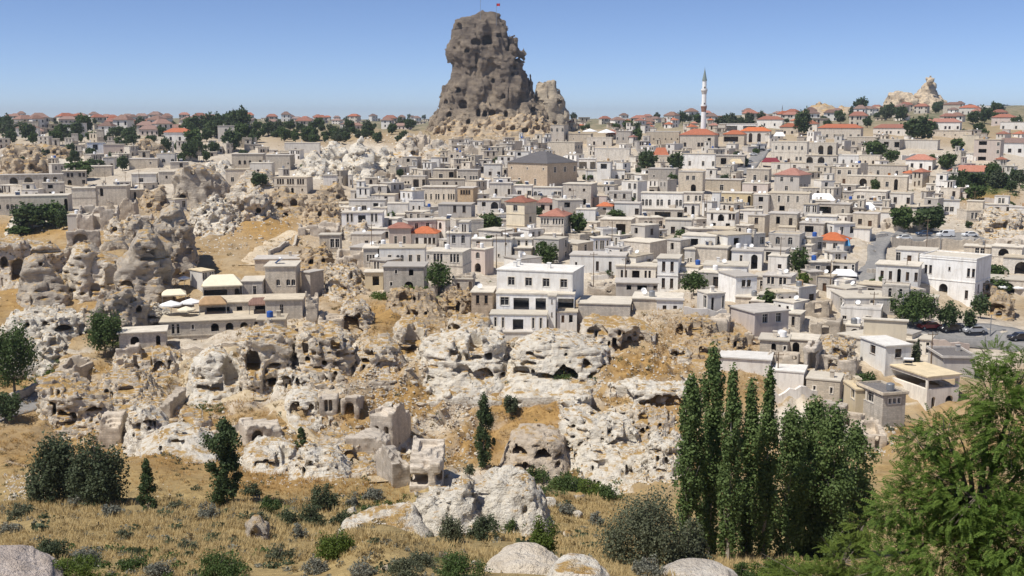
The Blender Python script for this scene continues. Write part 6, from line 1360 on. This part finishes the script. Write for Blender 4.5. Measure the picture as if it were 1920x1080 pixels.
for i, (u, vt, vb, w_, l, Yp) in enumerate([(1290, 704, 1054, 70, 'leftmost poplar of the tall row, short and thick', 62), (1328, 650, 1056, 68, 'tallest poplar in the row with a pointed tip', 64), (1364, 694, 1060, 58, 'third poplar from the left in the tall row', 61), (1398, 716, 1062, 60, 'fourth poplar from the left in the tall row', 65), (1430, 690, 1064, 58, 'last poplar of the tall row before the gap', 63), (1474, 764, 1066, 110, 'first poplar of the lower dense mass', 66), (1516, 746, 1070, 106, 'highest tipped poplar of the lower dense mass', 68), (1552, 758, 1072, 112, 'third poplar of the lower dense mass', 66), (1592, 790, 1076, 112, 'last rounded poplar of the lower dense mass', 69)]):
    plant(l, u, vb, w_, vb - vt, 'poplar', 'column', name='poplar', group='poplars in the valley', Y=Yp, seed=100 + i, trunk=.05, lp=3.1, dens=1.4, bark=M_BARKP, K=150)
SHR = [(145, 950, 44, 28, 's'), (208, 968, 56, 30, 's'), (96, 1046, 80, 46, 'd'), (165, 1056, 74, 40, 's'), (390, 974, 46, 40, 's'), (296, 1082, 66, 36, 's'), (482, 990, 46, 40, 'o'), (606, 956, 62, 62, 'd'), (540, 985, 60, 36, 'd'), (632, 1042, 96, 64, 'b'), (848, 1018, 64, 70, 'o'), (908, 1012, 70, 66, 'd'), (1018, 1042, 76, 100, 'b'), (1062, 964, 36, 26, 's'), (860, 1082, 120, 50, 'g'), (1215, 1080, 70, 44, 's'), (1092, 1075, 26, 34, 's'), (700, 982, 110, 36, 'g'), (1008, 902, 60, 36, 'g'), (1060, 918, 70, 38, 'g'), (1108, 930, 70, 40, 'b'), (1142, 938, 56, 36, 'g'), (130, 1086, 150, 44, 'b'), (415, 1084, 110, 60, 'g'), (1500, 1090, 150, 46, 'b'), (1590, 1096, 90, 40, 'b'), (700, 935, 44, 32, 's'), (560, 1010, 40, 34, 's'), (525, 1050, 60, 40, 'o'), (20, 1000, 50, 26, 's'), (330, 955, 40, 26, 'o'), (660, 950, 34, 26, 's'), (880, 890, 26, 24, 'o'), (760, 905, 40, 18, 'o'), (470, 930, 46, 30, 'd'), (350, 1030, 46, 26, 'o'), (230, 1010, 44, 22, 'o'), (790, 1060, 60, 34, 'o'), (1150, 1010, 26, 18, 's'), (1100, 860, 20, 12, 'g'), (1060, 664, 30, 14, 'g'), (1060, 706, 60, 12, 'g'), (770, 548, 60, 18, 'b'), (715, 560, 50, 16, 'b'), (540, 700, 18, 30, 'g'), (520, 650, 50, 14, 'g'), (380, 765, 60, 14, 'g'), (735, 985, 40, 22, 'd'), (590, 1075, 60, 34, 's'), (1000, 985, 30, 24, 'd'), (1330, 690, 24, 30, 'g'), (60, 690, 50, 24, 'b'), (100, 705, 40, 18, 'b'), (1640, 1090, 90, 60, 'b'), (1440, 1088, 110, 50, 'b'), (1390, 1085, 60, 36, 'g'), (760, 1080, 90, 40, 'o'), (250, 1070, 70, 40, 'g'), (40, 970, 60, 34, 'o'), (680, 1080, 60, 30, 's'), (960, 1000, 50, 40, 'g'), (580, 985, 70, 46, 'd'), (1120, 985, 40, 30, 's'), (500, 958, 60, 36, 'g'), (640, 985, 50, 36, 'd')]
SN = {'s': ('sage', 'silvery sage bush'), 'd': ('dusk', 'dark dusty bush'), 'o': ('olive', 'grey green bush'), 'b': ('bright', 'bright green bush'), 'g': ('deep', 'green bush')}
for i, (u, v, w_, h_, c) in enumerate(SHR):
    where = 'on the straw bank along the bottom' if v > 1020 else 'around the foreground white ridge' if v > 890 and u > 560 else 'on the golden bank by the cypress' if v > 890 else 'on the slope among the pale cliffs'
    plant(f'{SN[c][1]} {where}', u, v, w_, h_, SN[c][0], 'bush', name='shrub', cat='bush', group=f'{SN[c][1]}es {where}', seed=300 + i, trunk=.02, lp=2.0, K=40, dens=.9)
# ------------------------------------------------------------------ foreground tree with feathered leaves
def feather_leaf(n=7, L=1.0):
    V = []; F = []
    def kite(p, d, nrm_, l, w_):
        d = d.normalized(); s = d.cross(nrm_).normalized(); i = len(V)
        V.extend([p, p + d * l * .45 + s * w_, p + d * l - nrm_ * l * .12, p + d * l * .45 - s * w_]); F.append((i, i + 1, i + 2, i + 3))
    for k in range(n):
        t = (k + 1) / n; p = Vector((0, t * L, -0.22 * t * t * L)); up = Vector((0, .3 * t, 1)).normalized()
        for s in (-1, 1): kite(p, Vector((s, .45, -.18)), up, L * .25 * (1.1 - .55 * abs(t - .35)), L * .066)
    kite(Vector((0, L, -.22 * L)), Vector((0, 1, -.5)), Vector((0, 0, 1)), L * .22, L * .04)
    i = len(V); V.extend([Vector((-.008, 0, 0)), Vector((.008, 0, 0)), Vector((.005, L, -.22 * L)), Vector((-.005, L, -.22 * L))]); F.append((i, i + 1, i + 2, i + 3))
    return np.array([tuple(v) for v in V]), np.array(F)
def feather_tree(label, blobs, n, Y0, seed, base, leaf, fk=2.6):
    rs = np.random.default_rng(seed); LV, LF = feather_leaf()
    A = np.array([b[2] * b[3] for b in blobs], float); A /= A.sum(); pts = []; dirs = []
    C = [P(b[0], b[1], Y0 + b[4]) for b in blobs]; k = Y0 / FPX
    bi = rs.choice(len(blobs), n, p=A)
    for j in bi:
        b = blobs[j]; d = rs.normal(size=3); d /= np.linalg.norm(d); r = rs.uniform(.25, 1.0) ** .5
        R_ = np.array([b[2] * k, (b[2] + b[3]) * .5 * k, b[3] * k]); pts.append(np.array(C[j]) + d * r * R_ * .9)
        dd = d * np.array([1, 1, .55]) + rs.normal(size=3) * .35 + np.array([0, -.15, .05]); dirs.append(dd / np.linalg.norm(dd))
    pts = np.array(pts); dirs = np.array(dirs); L = rs.uniform(.2, .42, n)
    up = np.array([0, 0, 1.0]) + rs.normal(size=(n, 3)) * .3; sx = np.cross(dirs, up); sx /= np.linalg.norm(sx, axis=1)[:, None]; uz = np.cross(sx, dirs)
    V = pts[:, None] + L[:, None, None] * (LV[None, :, 0, None] * sx[:, None] + LV[None, :, 1, None] * dirs[:, None] + LV[None, :, 2, None] * uz[:, None])
    m = len(LV); F = (LF[None] + (np.arange(n) * m)[:, None, None]).reshape(-1, 4)
    bp = Vector(base); root = thing('feather_leaved_tree', label, 'tree', bp)
    o = link('crown', mesh_np('crown', V.reshape(-1, 3) - np.array(bp), F, [leaf]), root)
    mb = MB(); fork = bp + Vector((0, 0, fk)); mb.tube((0, 0, -1), fork - bp, .22, .16, 10)
    for j, c in enumerate(C):
        mid = fork.lerp(c, .5) + Vector((0, 0, .35)); mb.tube(fork - bp, mid - bp, .10, .06, 7, cap=False); mb.tube(mid - bp, c - bp, .06, .015, 6)
        for q in range(5):
            e = c + Vector(tuple(rs.normal(size=3))) * blobs[j][2] * k * .5; mb.tube(mid.lerp(c, .3 + .14 * q) - bp, e - bp, .025, .006, 5)
    link('trunk', mb.mesh('trunk', [M_BARK]), root)
LEAFA = leaf_mat('feathered_leaves', (0.055, 0.108, 0.015), (0.17, 0.25, 0.045), .42)
gb = P(1880, 1190, 27)
feather_tree('large feathery leaved green tree filling the lower right corner', [(1860, 735, 60, 60, 1), (1905, 800, 90, 90, 0), (1805, 830, 80, 60, 1), (1722, 832, 50, 34, 2), (1830, 930, 120, 90, 0), (1722, 950, 90, 80, 1), (1668, 960, 40, 40, 2), (1790, 1040, 140, 80, 0), (1920, 1010, 110, 110, -1), (1680, 1060, 70, 50, 1), (1990, 830, 90, 130, 0), (2040, 980, 100, 130, 0), (1870, 672, 36, 34, 2), (1920, 700, 50, 60, 1), (1765, 800, 50, 26, 1), (1860, 1000, 120, 110, 1), (1740, 900, 70, 60, 1)], 8200, 28, 77, (gb.x, 29, float(ground(gb.x, 29)) - .3), LEAFA)
gb = P(1560, 1230, 33)
feather_tree('low bright sumac-like tree at the bottom edge right of the poplars', [(1500, 1085, 90, 34, 0), (1590, 1050, 60, 50, 0), (1620, 985, 40, 40, 1), (1560, 1095, 90, 40, -1)], 900, 33, 78, (gb.x, 33.5, float(ground(gb.x, 33.5)) - .3), leaf_mat('young_feathered_leaves', (0.075, 0.12, 0.015), (0.17, 0.22, 0.04), .4), .3)
# ------------------------------------------------------------------ boulders (countable), rubble, scrub and dry grass
def boulder_mesh(i):
    rs = np.random.default_rng(500 + i); ph = (1 + 5 ** .5) / 2
    me = bpy.data.meshes.new('boulder'); import bmesh
    bm = bmesh.new(); bmesh.ops.create_icosphere(bm, subdivisions=3, radius=1)
    cuts = rs.normal(size=(9, 3)); cuts /= np.linalg.norm(cuts, axis=1)[:, None]; dd = rs.uniform(.55, .9, 9)
    co = np.array([v.co for v in bm.verts])
    for c, d in zip(cuts, dd):
        s = co @ c; over = s > d; co[over] -= (s[over] - d)[:, None] * c * .9
    co *= rs.uniform(.75, 1.2, 3) * np.array([1.1, 1, .75]); co += fbm(co[:, 0] * 2 + i, co[:, 1] * 2, co[:, 2] * 2, 3)[:, None] * .09 * co
    for v, c in zip(bm.verts, co): v.co = c
    bm.to_mesh(me); bm.free(); me.materials.append(M_ROCKB if i % 3 else M_ROCK)
    return me
BM = [boulder_mesh(i) for i in range(7)]
rb = random.Random(9)
for n, u0, u1, v0, v1, s0, s1, l in [(70, 700, 900, 690, 860, 6, 22, 'strewn on the golden slope above the slim column tree'), (30, 560, 720, 690, 760, 6, 16, 'below the white cliff bulge'), (36, 470, 700, 800, 900, 6, 20, 'around the lowest ruins'), (34, 110, 420, 690, 850, 6, 22, 'among the left ruins'), (26, 1050, 1280, 690, 900, 6, 22, 'around the layered ledges'), (26, 380, 640, 380, 470, 4, 12, 'on the ochre slope above the dusty track'), (30, 820, 1090, 590, 660, 5, 14, 'under the big white house'), (16, 600, 1100, 930, 1075, 10, 30, 'around the foreground white ridge'), (26, 1220, 1460, 600, 700, 5, 14, 'on the slope left of the ruined arches')]:
    for _ in range(n):
        g = G(rb.uniform(u0, u1), rb.uniform(v0, v1)); s = rb.uniform(s0, s1) * rb.uniform(.5, 1) * g.y / FPX * .55
        o = link('boulder', rb.choice(BM)); o.location = (g.x, g.y, g.z + s * .1); o.rotation_euler = (rb.uniform(-.5, .5), rb.uniform(-.5, .5), rb.uniform(0, 6.3)); o.scale = (s, s, s)
        tag(o, f'pale boulder {l}', 'boulder', f'boulders {l}'[:60])
def scatter(name, label, zones, make, mat, smooth=False):
    Vs = []; Fs = []; k = 0
    for (n, u0, u1, v0, v1, kw) in zones:
        rs = np.random.default_rng(int(u0 + 3 * v0) % 9999 + 3); u = rs.uniform(u0, u1, n); v = rs.uniform(v0, v1, n)
        p = np.concatenate([Gs(u[i:i + 400], v[i:i + 400]) for i in range(0, n, 400)])
        if kw.pop('clump', 0): p = p[fbm(p[:, 0] * .22, p[:, 1] * .22, p[:, 2] * 0, 3) + rs.normal(size=n) * .12 > -.05]
        V, F = make(p, rs, **kw); Vs.append(V); Fs.append(F + k); k += len(V)
    o = link(name, mesh_np(name, np.concatenate(Vs), np.concatenate(Fs), [mat], smooth)); return tag(o, label, kind='stuff')
_oct = np.array([(1, 0, 0), (0, 1, 0), (-1, 0, 0), (0, -1, 0), (0, 0, 1), (0, 0, -1.)]); _of = np.array([(0, 1, 4), (1, 2, 4), (2, 3, 4), (3, 0, 4), (1, 0, 5), (2, 1, 5), (3, 2, 5), (0, 3, 5)])
def stones(p, rs, s0, s1):
    n = len(p); s = rs.uniform(s0, s1, n) ** 1.0 * p[:, 1] / FPX; V = _oct[None] * rs.uniform(.5, 1.3, (n, 6, 3)); a = rs.uniform(0, 6.28, n); c, d = np.cos(a), np.sin(a)
    V = np.stack([V[..., 0] * c[:, None] - V[..., 1] * d[:, None], V[..., 0] * d[:, None] + V[..., 1] * c[:, None], V[..., 2] * .8], -1) * s[:, None, None] + p[:, None]
    return V.reshape(-1, 3), (_of[None] + 6 * np.arange(n)[:, None, None]).reshape(-1, 3)
scatter('rubble', 'loose pale stones littering the slopes', [(1500, 690, 920, 660, 880, dict(s0=1.2, s1=4)), (700, 560, 740, 640, 760, dict(s0=1.2, s1=4)), (800, 440, 720, 790, 910, dict(s0=1.2, s1=4)), (800, 90, 430, 680, 860, dict(s0=1.2, s1=4)), (900, 1040, 1290, 660, 910, dict(s0=1.2, s1=4.5)), (700, 370, 640, 380, 480, dict(s0=.8, s1=3)), (700, 800, 1100, 560, 660, dict(s0=1, s1=3.5)), (700, 1200, 1600, 580, 720, dict(s0=1, s1=3.5)), (900, 600, 1900, 280, 560, dict(s0=.8, s1=3)), (900, 600, 960, 250, 345, dict(s0=.8, s1=3)), (500, 1540, 1680, 750, 860, dict(s0=1.5, s1=5)), (600, 0, 600, 270, 400, dict(s0=.7, s1=2.5)), (260, 20, 700, 900, 1080, dict(s0=1, s1=4)), (400, 0, 330, 400, 560, dict(s0=.8, s1=3)), (300, 8, 100, 890, 940, dict(s0=1.5, s1=5))], stones, M_ROCKB)
def tufts(p, rs, h0, h1, nb, spread=1.0):
    n = len(p); h = rs.uniform(h0, h1, n) * p[:, 1] / FPX; P_ = np.repeat(p, nb, 0); H_ = np.repeat(h, nb); m = n * nb
    a = rs.uniform(0, 6.28, m); r = rs.uniform(0, .6, m) * H_ * spread; b = P_ + np.stack([np.cos(a) * r, np.sin(a) * r, -.03 * H_], 1)
    a2 = a + rs.normal(size=m) * .8; tip = b + np.stack([np.cos(a2) * H_ * .5 * spread, np.sin(a2) * H_ * .5 * spread, H_ * rs.uniform(.6, 1.1, m)], 1)
    w_ = np.stack([-np.sin(a2), np.cos(a2), a2 * 0], 1) * (H_ * .075)[:, None]
    V = np.stack([b - w_, b + w_, tip], 1); return V.reshape(-1, 3), np.arange(3 * m).reshape(-1, 3)
M_STRAW = leaf_mat('dry_straw', (0.36, 0.26, 0.11), (0.62, 0.48, 0.24), .3); M_GOLDG = leaf_mat('golden_dry_grass', (0.30, 0.175, 0.055), (0.52, 0.33, 0.12), .3)
scatter('dry_grass', 'straw coloured dry grass covering the foreground bank', [(11000, 0, 700, 940, 1085, dict(h0=5, h1=14, nb=7, clump=1)), (5000, 560, 1250, 1000, 1085, dict(h0=5, h1=15, nb=7, clump=1)), (2200, 1020, 1180, 930, 1080, dict(h0=5, h1=12, nb=6)), (1500, 1240, 1500, 1040, 1085, dict(h0=6, h1=16, nb=6))], tufts, M_STRAW)
scatter('golden_grass', 'golden brown dry grass on the slopes between the rocks', [(5200, 420, 1300, 560, 900, dict(h0=3, h1=9, nb=6, spread=1.6)), (2600, 0, 480, 660, 930, dict(h0=3, h1=9, nb=6, spread=1.6)), (1500, 0, 620, 390, 660, dict(h0=2, h1=6, nb=5, spread=1.6)), (900, 1220, 1440, 590, 740, dict(h0=3, h1=8, nb=5, spread=1.6)), (1200, 400, 760, 870, 950, dict(h0=4, h1=11, nb=6, spread=1.4)), (600, 1660, 1920, 330, 420, dict(h0=2, h1=5, nb=5, spread=1.6)), (1200, 640, 1900, 280, 560, dict(h0=1.5, h1=4, nb=5, spread=1.8))], tufts, M_GOLDG)
def scrub(p, rs, r0, r1, nl):
    n = len(p); r = rs.uniform(r0, r1, n) * p[:, 1] / FPX; m = n * nl; d = rs.normal(size=(m, 3)); d /= np.linalg.norm(d, axis=1)[:, None]; d[:, 2] = np.abs(d[:, 2]) * .8
    q = np.repeat(p, nl, 0) + d * (np.repeat(r, nl) * rs.uniform(.3, 1, m))[:, None]; V = leaves(q, d, .0001, rs)
    V = (V.reshape(-1, 4, 3) - q[:, None]) / .0001 * (np.repeat(r, nl) * .36)[:, None, None] + q[:, None]
    return V.reshape(-1, 3), np.arange(4 * m).reshape(-1, 4)
scatter('low_scrub', 'knee high dry scrub dotting the hillside', [(420, 430, 1280, 570, 900, dict(r0=4, r1=10, nl=24)), (240, 0, 460, 680, 940, dict(r0=4, r1=11, nl=24)), (140, 0, 640, 380, 640, dict(r0=3, r1=7, nl=26)), (200, 0, 1120, 930, 1080, dict(r0=6, r1=18, nl=40)), (160, 640, 1900, 270, 560, dict(r0=2, r1=5, nl=20)), (160, 760, 1000, 248, 310, dict(r0=2, r1=5, nl=16)), (200, 0, 600, 250, 400, dict(r0=2, r1=5, nl=16))], scrub, LEAF['scrub'])
scatter('sage_scrub', 'grey sage tufts dotting the foreground bank', [(240, 0, 1120, 930, 1085, dict(r0=5, r1=16, nl=44)), (60, 430, 1280, 640, 900, dict(r0=4, r1=9, nl=30))], scrub, LEAF['sage'])
scatter('dusty_scrub', 'dusty olive scrub mixed into the dry grass', [(60, 0, 1120, 940, 1085, dict(r0=9, r1=26, nl=60)), (120, 0, 700, 850, 940, dict(r0=4, r1=11, nl=34)), (90, 430, 1280, 640, 880, dict(r0=4, r1=10, nl=30)), (60, 1560, 1720, 740, 860, dict(r0=5, r1=13, nl=36))], scrub, LEAF['dusk'])
scatter('green_weeds', 'patches of low green weeds in hollows and gardens', [(110, 1000, 1160, 880, 930, dict(r0=5, r1=12, nl=40)), (60, 690, 830, 535, 560, dict(r0=4, r1=9, nl=34)), (60, 620, 800, 930, 985, dict(r0=5, r1=13, nl=40)), (70, 0, 130, 660, 730, dict(r0=5, r1=12, nl=40)), (90, 640, 1900, 290, 560, dict(r0=2, r1=5, nl=22)), (60, 60, 500, 1030, 1085, dict(r0=8, r1=20, nl=60)), (50, 1000, 1120, 695, 715, dict(r0=4, r1=8, nl=30)), (60, 340, 420, 750, 780, dict(r0=4, r1=8, nl=30)), (60, 1780, 1920, 340, 380, dict(r0=4, r1=10, nl=30))], scrub, LEAF['deep'])
# ------------------------------------------------------------------ awnings, parasols, cars, poles, flag
def parasol(label, u, vt, wpx, Y=None, vb=None, mat=None, group=None):
    g = G(u, vb or vt + 16) if Y is None else P(u, vb or vt + 16, Y); k = mpp(vt, g.y); zt = g.y * float(T(vt)) - g.z; r = wpx * k / 2
    o = thing('parasol', label, 'parasol', g, 0.4, group); mb = MB()
    for j in range(8):
        a, b = j * math.pi / 4, (j + 1) * math.pi / 4; p, q = (r * math.cos(a), r * math.sin(a), zt - r * .34), (r * math.cos(b), r * math.sin(b), zt - r * .34)
        mb.poly([p, q, (0, 0, zt)]); mb.poly([q, p, (p[0], p[1], p[2] - .25), (q[0], q[1], q[2] - .25)])
    link('canopy', mb.mesh('canopy', [mat or M_WHITEP]), o); mb = MB(); mb.tube((0, 0, -.3), (0, 0, zt - .05), .04, .04, 6); link('pole', mb.mesh('pole', [M_METAL]), o)
def awning(label, u0, u1, vt, ve, vb, mat, Y=None, D=4.5, hip=True, yaw=0, name='awning'):
    ctr, phi, Wd, D, g = frame_of(u0, u1, vb, yaw, None, Y, D); zt = g.y * float(T(vt)) - g.z; ze = g.y * float(T(ve)) - g.z; ze = max(ze, 1.2); zt = max(zt, ze + .25)
    o = thing(name, label, 'awning', ctr, phi); mb = MB(); a, b = -Wd / 2, Wd / 2; ym = D / 2; i = Wd * .22 if hip else 0
    r0, r1 = (a + i, ym, zt), (b - i, ym, zt); A, B, C, E = (a, 0, ze), (b, 0, ze), (b, D, ze), (a, D, ze)
    mb.poly([A, B, r1, r0]); mb.poly([B, C, r1]); mb.poly([C, E, r0, r1]); mb.poly([E, A, r0])
    for p, q in ((A, B), (B, C), (C, E), (E, A)): mb.poly([p, q, (q[0], q[1], q[2] - .22), (p[0], p[1], p[2] - .22)])
    link('canopy', mb.mesh('canopy', [mat]), o)
    for x, y in ((a + .1, .1), (b - .1, .1), (b - .1, D - .1), (a + .1, D - .1)):
        mb = MB(); mb.tube((x, y, -.6), (x, y, ze - .02), .06, .06, 6); link('post', mb.mesh('post', [M_METAL]), o)
for a in [('white parasol left of two above the castle foot terrace', 1106, 241, 30), ('white parasol right of two above the castle foot terrace', 1137, 242, 36), ('white parasol on the terrace behind the white hotel parasols', 1878, 533, 24), ('white parasol at the right edge cave house', 1908, 534, 26)]: parasol(*a)
parasol('large white parasol nearest the hotel corner boulder', 322, 563, 42, 190, 596); parasol('white parasol beside the larger one on the hotel terrace', 360, 559, 40, 193, 596); parasol('beige parasol half hidden on the hotel terrace', 350, 574, 34, 189, 598, M_CREAMC); parasol('small white parasol high beside the cliff', 346, 517, 22, 214, 540)
awning('cream canopy left on the hotel upper terrace', 306, 350, 544, 552, 566, M_CREAMC, 206); awning('pyramid of cream canvas over the hotel pavilion', 384, 456, 517, 534, 562, M_CREAMC, 204, 6)
awning('brown reed roof over the hotel terrace', 376, 426, 557, 569, 596, M_TERRA, 191, 4); awning('red brown awning at the end of the hotel terrace', 468, 506, 560, 570, 596, M_TILE['E'], 191, 4)
awning('white peaked tent on the right slope', 1516, 1567, 364, 376, 388, M_WHITEP, None, 6); awning('long white awning above the trees on the right slope', 1574, 1648, 381, 393, 402, M_WHITEP, None, 6)
awning('left white tarpaulin below the lane', 1606, 1656, 538, 551, 562, M_WHITEP, None, 5); awning('right white tarpaulin beside the hotel tree', 1656, 1708, 540, 549, 560, M_WHITEP, None, 5); awning('white awning over the dark shop front', 1558, 1607, 508, 517, 528, M_WHITEP, None, 4)
awning('orange tarp roof between two dark trees', 1224, 1254, 277, 291, 304, M_TILE['O'], None, 8); awning('red tiled terrace roof above the white arch house', 1370, 1422, 450, 463, 478, M_TILE['R'], None, 5); awning('yellow awning by the sloping street', 1366, 1394, 298, 306, 316, M_YROOF, None, 5); awning('dark red awning by the market hall', 1428, 1463, 296, 304, 316, plain('dark_red_canvas', (0.20, 0.03, 0.04), .8), None, 5)
awning('white tent roof on the cream hotel terrace', 1450, 1472, 248, 255, 268, M_WHITEP, None, 5); awning('blue gable canopy beside the faded orange roof', 1572, 1594, 448, 460, 474, plain('blue_paint', (0.08, 0.28, 0.5), .6), None, 3)
def car_mesh(col, van):
    prof = [(-2.1, .35), (-2.15, .75), (-1.9, .95), (-1.2, 1.0), (-.6, 1.45), (.9, 1.48), (1.65, 1.0), (2.1, .92), (2.15, .4)] if not van else [(-2.3, .35), (-2.35, .9), (-2.0, 1.15), (-1.5, 1.25), (-1.0, 1.95), (2.2, 2.0), (2.35, 1.2), (2.35, .4)]
    mb = MB(); n = len(prof); hw = .85
    def sec(y, s): return [(x * (1 if s == 1 else .97), y, z if s == 1 else .35 + (z - .35) * .97) for x, z in prof]
    rings = [sec(-hw, 0), sec(-hw * .93, 1), sec(hw * .93, 1), sec(hw, 0)]
    for a, b in zip(rings[:-1], rings[1:]):
        for i in range(n - 1): mb.poly([a[i], a[i + 1], b[i + 1], b[i]])
    mb.poly(rings[0][::-1]); mb.poly(rings[-1]); mb.poly([rings[0][0], rings[-1][0], rings[-1][-1], rings[0][-1]])
    body = mb.mesh('body', [plain(f'car_paint_{len(bpy.data.materials)}', col, .25, spec=.6)])
    g = MB()
    for s in (-1, 1):
        y = s * (hw + .006); q = [(-1.05, 1.02), (-.58, 1.38), (.85, 1.4), (1.4, 1.02)] if not van else [(-1.25, 1.3), (-.9, 1.82), (.3, 1.86), (.3, 1.3)]
        g.poly([(x, y, z) for x, z in (q if s > 0 else q[::-1])])
    f = [(-1.17, 1.06), (-.66, 1.44)] if not van else [(-1.46, 1.33), (-1.04, 1.92)]
    g.poly([(f[0][0], -.7, f[0][1]), (f[1][0], -.62, f[1][1]), (f[1][0], .62, f[1][1]), (f[0][0], .7, f[0][1])])
    r = [(1.0, 1.46), (1.58, 1.06)] if not van else [(2.225, 1.9), (2.33, 1.35)]
    g.poly([(r[0][0], -.6, r[0][1]), (r[1][0], -.68, r[1][1]), (r[1][0], .68, r[1][1]), (r[0][0], .6, r[0][1])])
    return body, g.mesh('windows', [M_GLASS])
M_TYRE = plain('tyre_rubber', (0.02, 0.02, 0.02), .8); _wl = MB(); _wl.tube((0, -.1, 0), (0, .1, 0), .33, .33, 14); WHEEL = _wl.mesh('wheel', [M_TYRE]); _rl = MB(); _rl.tube((0, -.11, 0), (0, .11, 0), .19, .19, 12); RIM = _rl.mesh('rim', [M_METAL])
def car(label, u, v, col, van=False, rz=0.1, name='parked_car'):
    g = G(u, v); o = thing(name, label, 'van' if van else 'car', g + Vector((0, 0, .2)), rz, 'cars parked in the town'); b, w_ = car_mesh(col, van); link('body', b, o); link('windows', w_, o)
    for x in (-1.35, 1.35):
        for y in (-.8, .8): wo_ = link('wheel', WHEEL, o, Mloc(x, y, .33)); link('rim', RIM, wo_)
WH, DK, RD, SV, BL = (.78, .78, .76), (.03, .03, .035), (.28, .025, .03), (.4, .41, .42), (.04, .07, .13)
for a in [('white van parked in the car park under the dark trees', 1772, 446, WH, True, .1, 'parked_van'), ('white car right of the van in the car park', 1818, 446, WH), ('dark blue car left of the van in the car park', 1732, 445, BL), ('lone white car at the left end of the car park wall', 1694, 452, WH), ('red car under the hotel trees by the road', 1742, 619, RD), ('dark car right of the red car by the road', 1782, 623, DK), ('silver car by the road under the small street tree', 1826, 624, SV), ('dark car on the road at the right edge', 1912, 640, DK), ('silver car on the sloping street', 1404, 305, SV), ('dark car at the top of the sloping street', 1428, 284, DK), ('white car at the top of the sloping street', 1412, 292, WH), ('grey car beside the market hall', 1446, 284, SV)]: car(*a)
def pole(label, u, vt, vb, lamp=False, group=None):
    g = G(u, vb); H = max(g.y * float(T(vt)) - g.z, 4); o = thing('utility_pole', label, 'pole', g, 0, group); mb = MB(); mb.tube((0, 0, -.5), (0, 0, H), .11, .07, 7); link('post', mb.mesh('post', [M_WOOD if not lamp else M_METAL]), o)
    mb = MB()
    if lamp: mb.tube((0, 0, H - .1), (1.3, 0, H + .2), .04, .04, 6); mb.box(1.1, 1.7, -.12, .12, H + .14, H + .24)
    else:
        mb.box(-.8, .8, -.05, .05, H - .5, H - .4)
        for x in (-.7, 0, .7): mb.tube((x, 0, H - .4), (x, 0, H - .22), .04, .04, 6)
    link('lamp_arm' if lamp else 'crossarm', mb.mesh('crossarm', [M_METAL if lamp else M_WOOD]), o)
for a in [('utility pole beside the small grey hut', 1556, 487, 550), ('utility pole in front of the wide grey house', 1637, 547, 594), ('lamp post before the bushy hotel tree', 1691, 545, 612, True), ('thin dark pole by the retaining wall', 1745, 622, 690), ('wooden pole on the left ridge', 262, 318, 356), ('utility pole above the left cliff', 236, 322, 352), ('pole beside the left plateau trees', 374, 275, 304), ('lamp post by the car park', 1763, 440, 466, True), ('wooden pole near the hill houses on the left', 198, 322, 348), ('pole behind the poplars by the white sheds', 1458, 660, 712), ('lamp post by the road right of the trees', 1856, 590, 634, True), ('pole in the middle of the right slope', 1320, 372, 412)]: pole(*a)
rpo = random.Random(31)
for _ in range(26):
    u = rpo.uniform(660, 1900); v = rpo.uniform(300, 560); pole('slim utility pole between the town houses', u, v - 8.5 * FPX / G(u, v).y, v, False, 'utility poles between the town houses')
def flags():
    for (u, vt, vb, fl, l) in [(931, 6, 32, True, 'thin flagpole with a tiny red flag on the castle top'), (901, -6, 34, False, 'thin antenna mast on the castle top')]:
        Y = 790; b = P(u, vb, Y); H = P(u, vt, Y).z - b.z; o = thing('flagpole' if fl else 'antenna_mast', l, 'flagpole' if fl else 'mast', b); mb = MB(); mb.tube((0, 0, -6), (0, 0, H), .16, .1, 6); link('post', mb.mesh('post', [M_METAL]), o)
        if fl:
            mb = MB(); n = 6
            for i in range(n):
                x0, x1 = i * .42, (i + 1) * .42; f = lambda x: .25 * math.sin(x * 2.5)
                mb.poly([(x0, f(x0), H - 2), (x1, f(x1), H - 2), (x1, f(x1), H - .2), (x0, f(x0), H - .2)])
            link('flag', mb.mesh('flag', [plain('red_flag_cloth', (.5, .02, .03), .8)]), o)
        else: mb = MB(); mb.box(-.6, .6, -.05, .05, H - 3, H - 2.9); link('crossarm', mb.mesh('crossarm', [M_METAL]), o)
flags()

# ------------------------------------------------------------------ thin summer haze over the plateau
def haze():
    mb = MB(); mb.box(-7600, 7600, -60, 9300, -75, 96); s = N('summer_haze'); v = s.n('VolumePrincipled'); v.inputs['Color'].default_value = (0.86, 0.92, 1, 1); v.inputs['Density'].default_value = 0.00009; v.inputs['Anisotropy'].default_value = 0.3
    s.l(v.outputs[0], s.out.inputs['Volume']); tag(link('haze', mb.mesh('haze', [s.m])), 'thin pale summer haze lying over the town and plateau', kind='stuff')
haze()
# ------------------------------------------------------------------ look-alikes that can be told apart by their order get it into the label
def order_labels():
    by = {}
    for o in bpy.data.objects:
        if o.parent is None and o.get('category') and o.get('label'): by.setdefault(o['label'], []).append(o)
    nth = ['leftmost', 'second', 'third', 'fourth', 'fifth', 'sixth', 'seventh', 'eighth']
    for l, L in by.items():
        if 2 <= len(L) <= 8 and len(l.split()) <= 12:
            L.sort(key=lambda o: o.location.x / max(o.location.y, 1))
            for i, o in enumerate(L): o['label'] = f'{l}, {nth[i]} of these' if i == 0 else f'{l}, {nth[i]} from left'
order_labels()
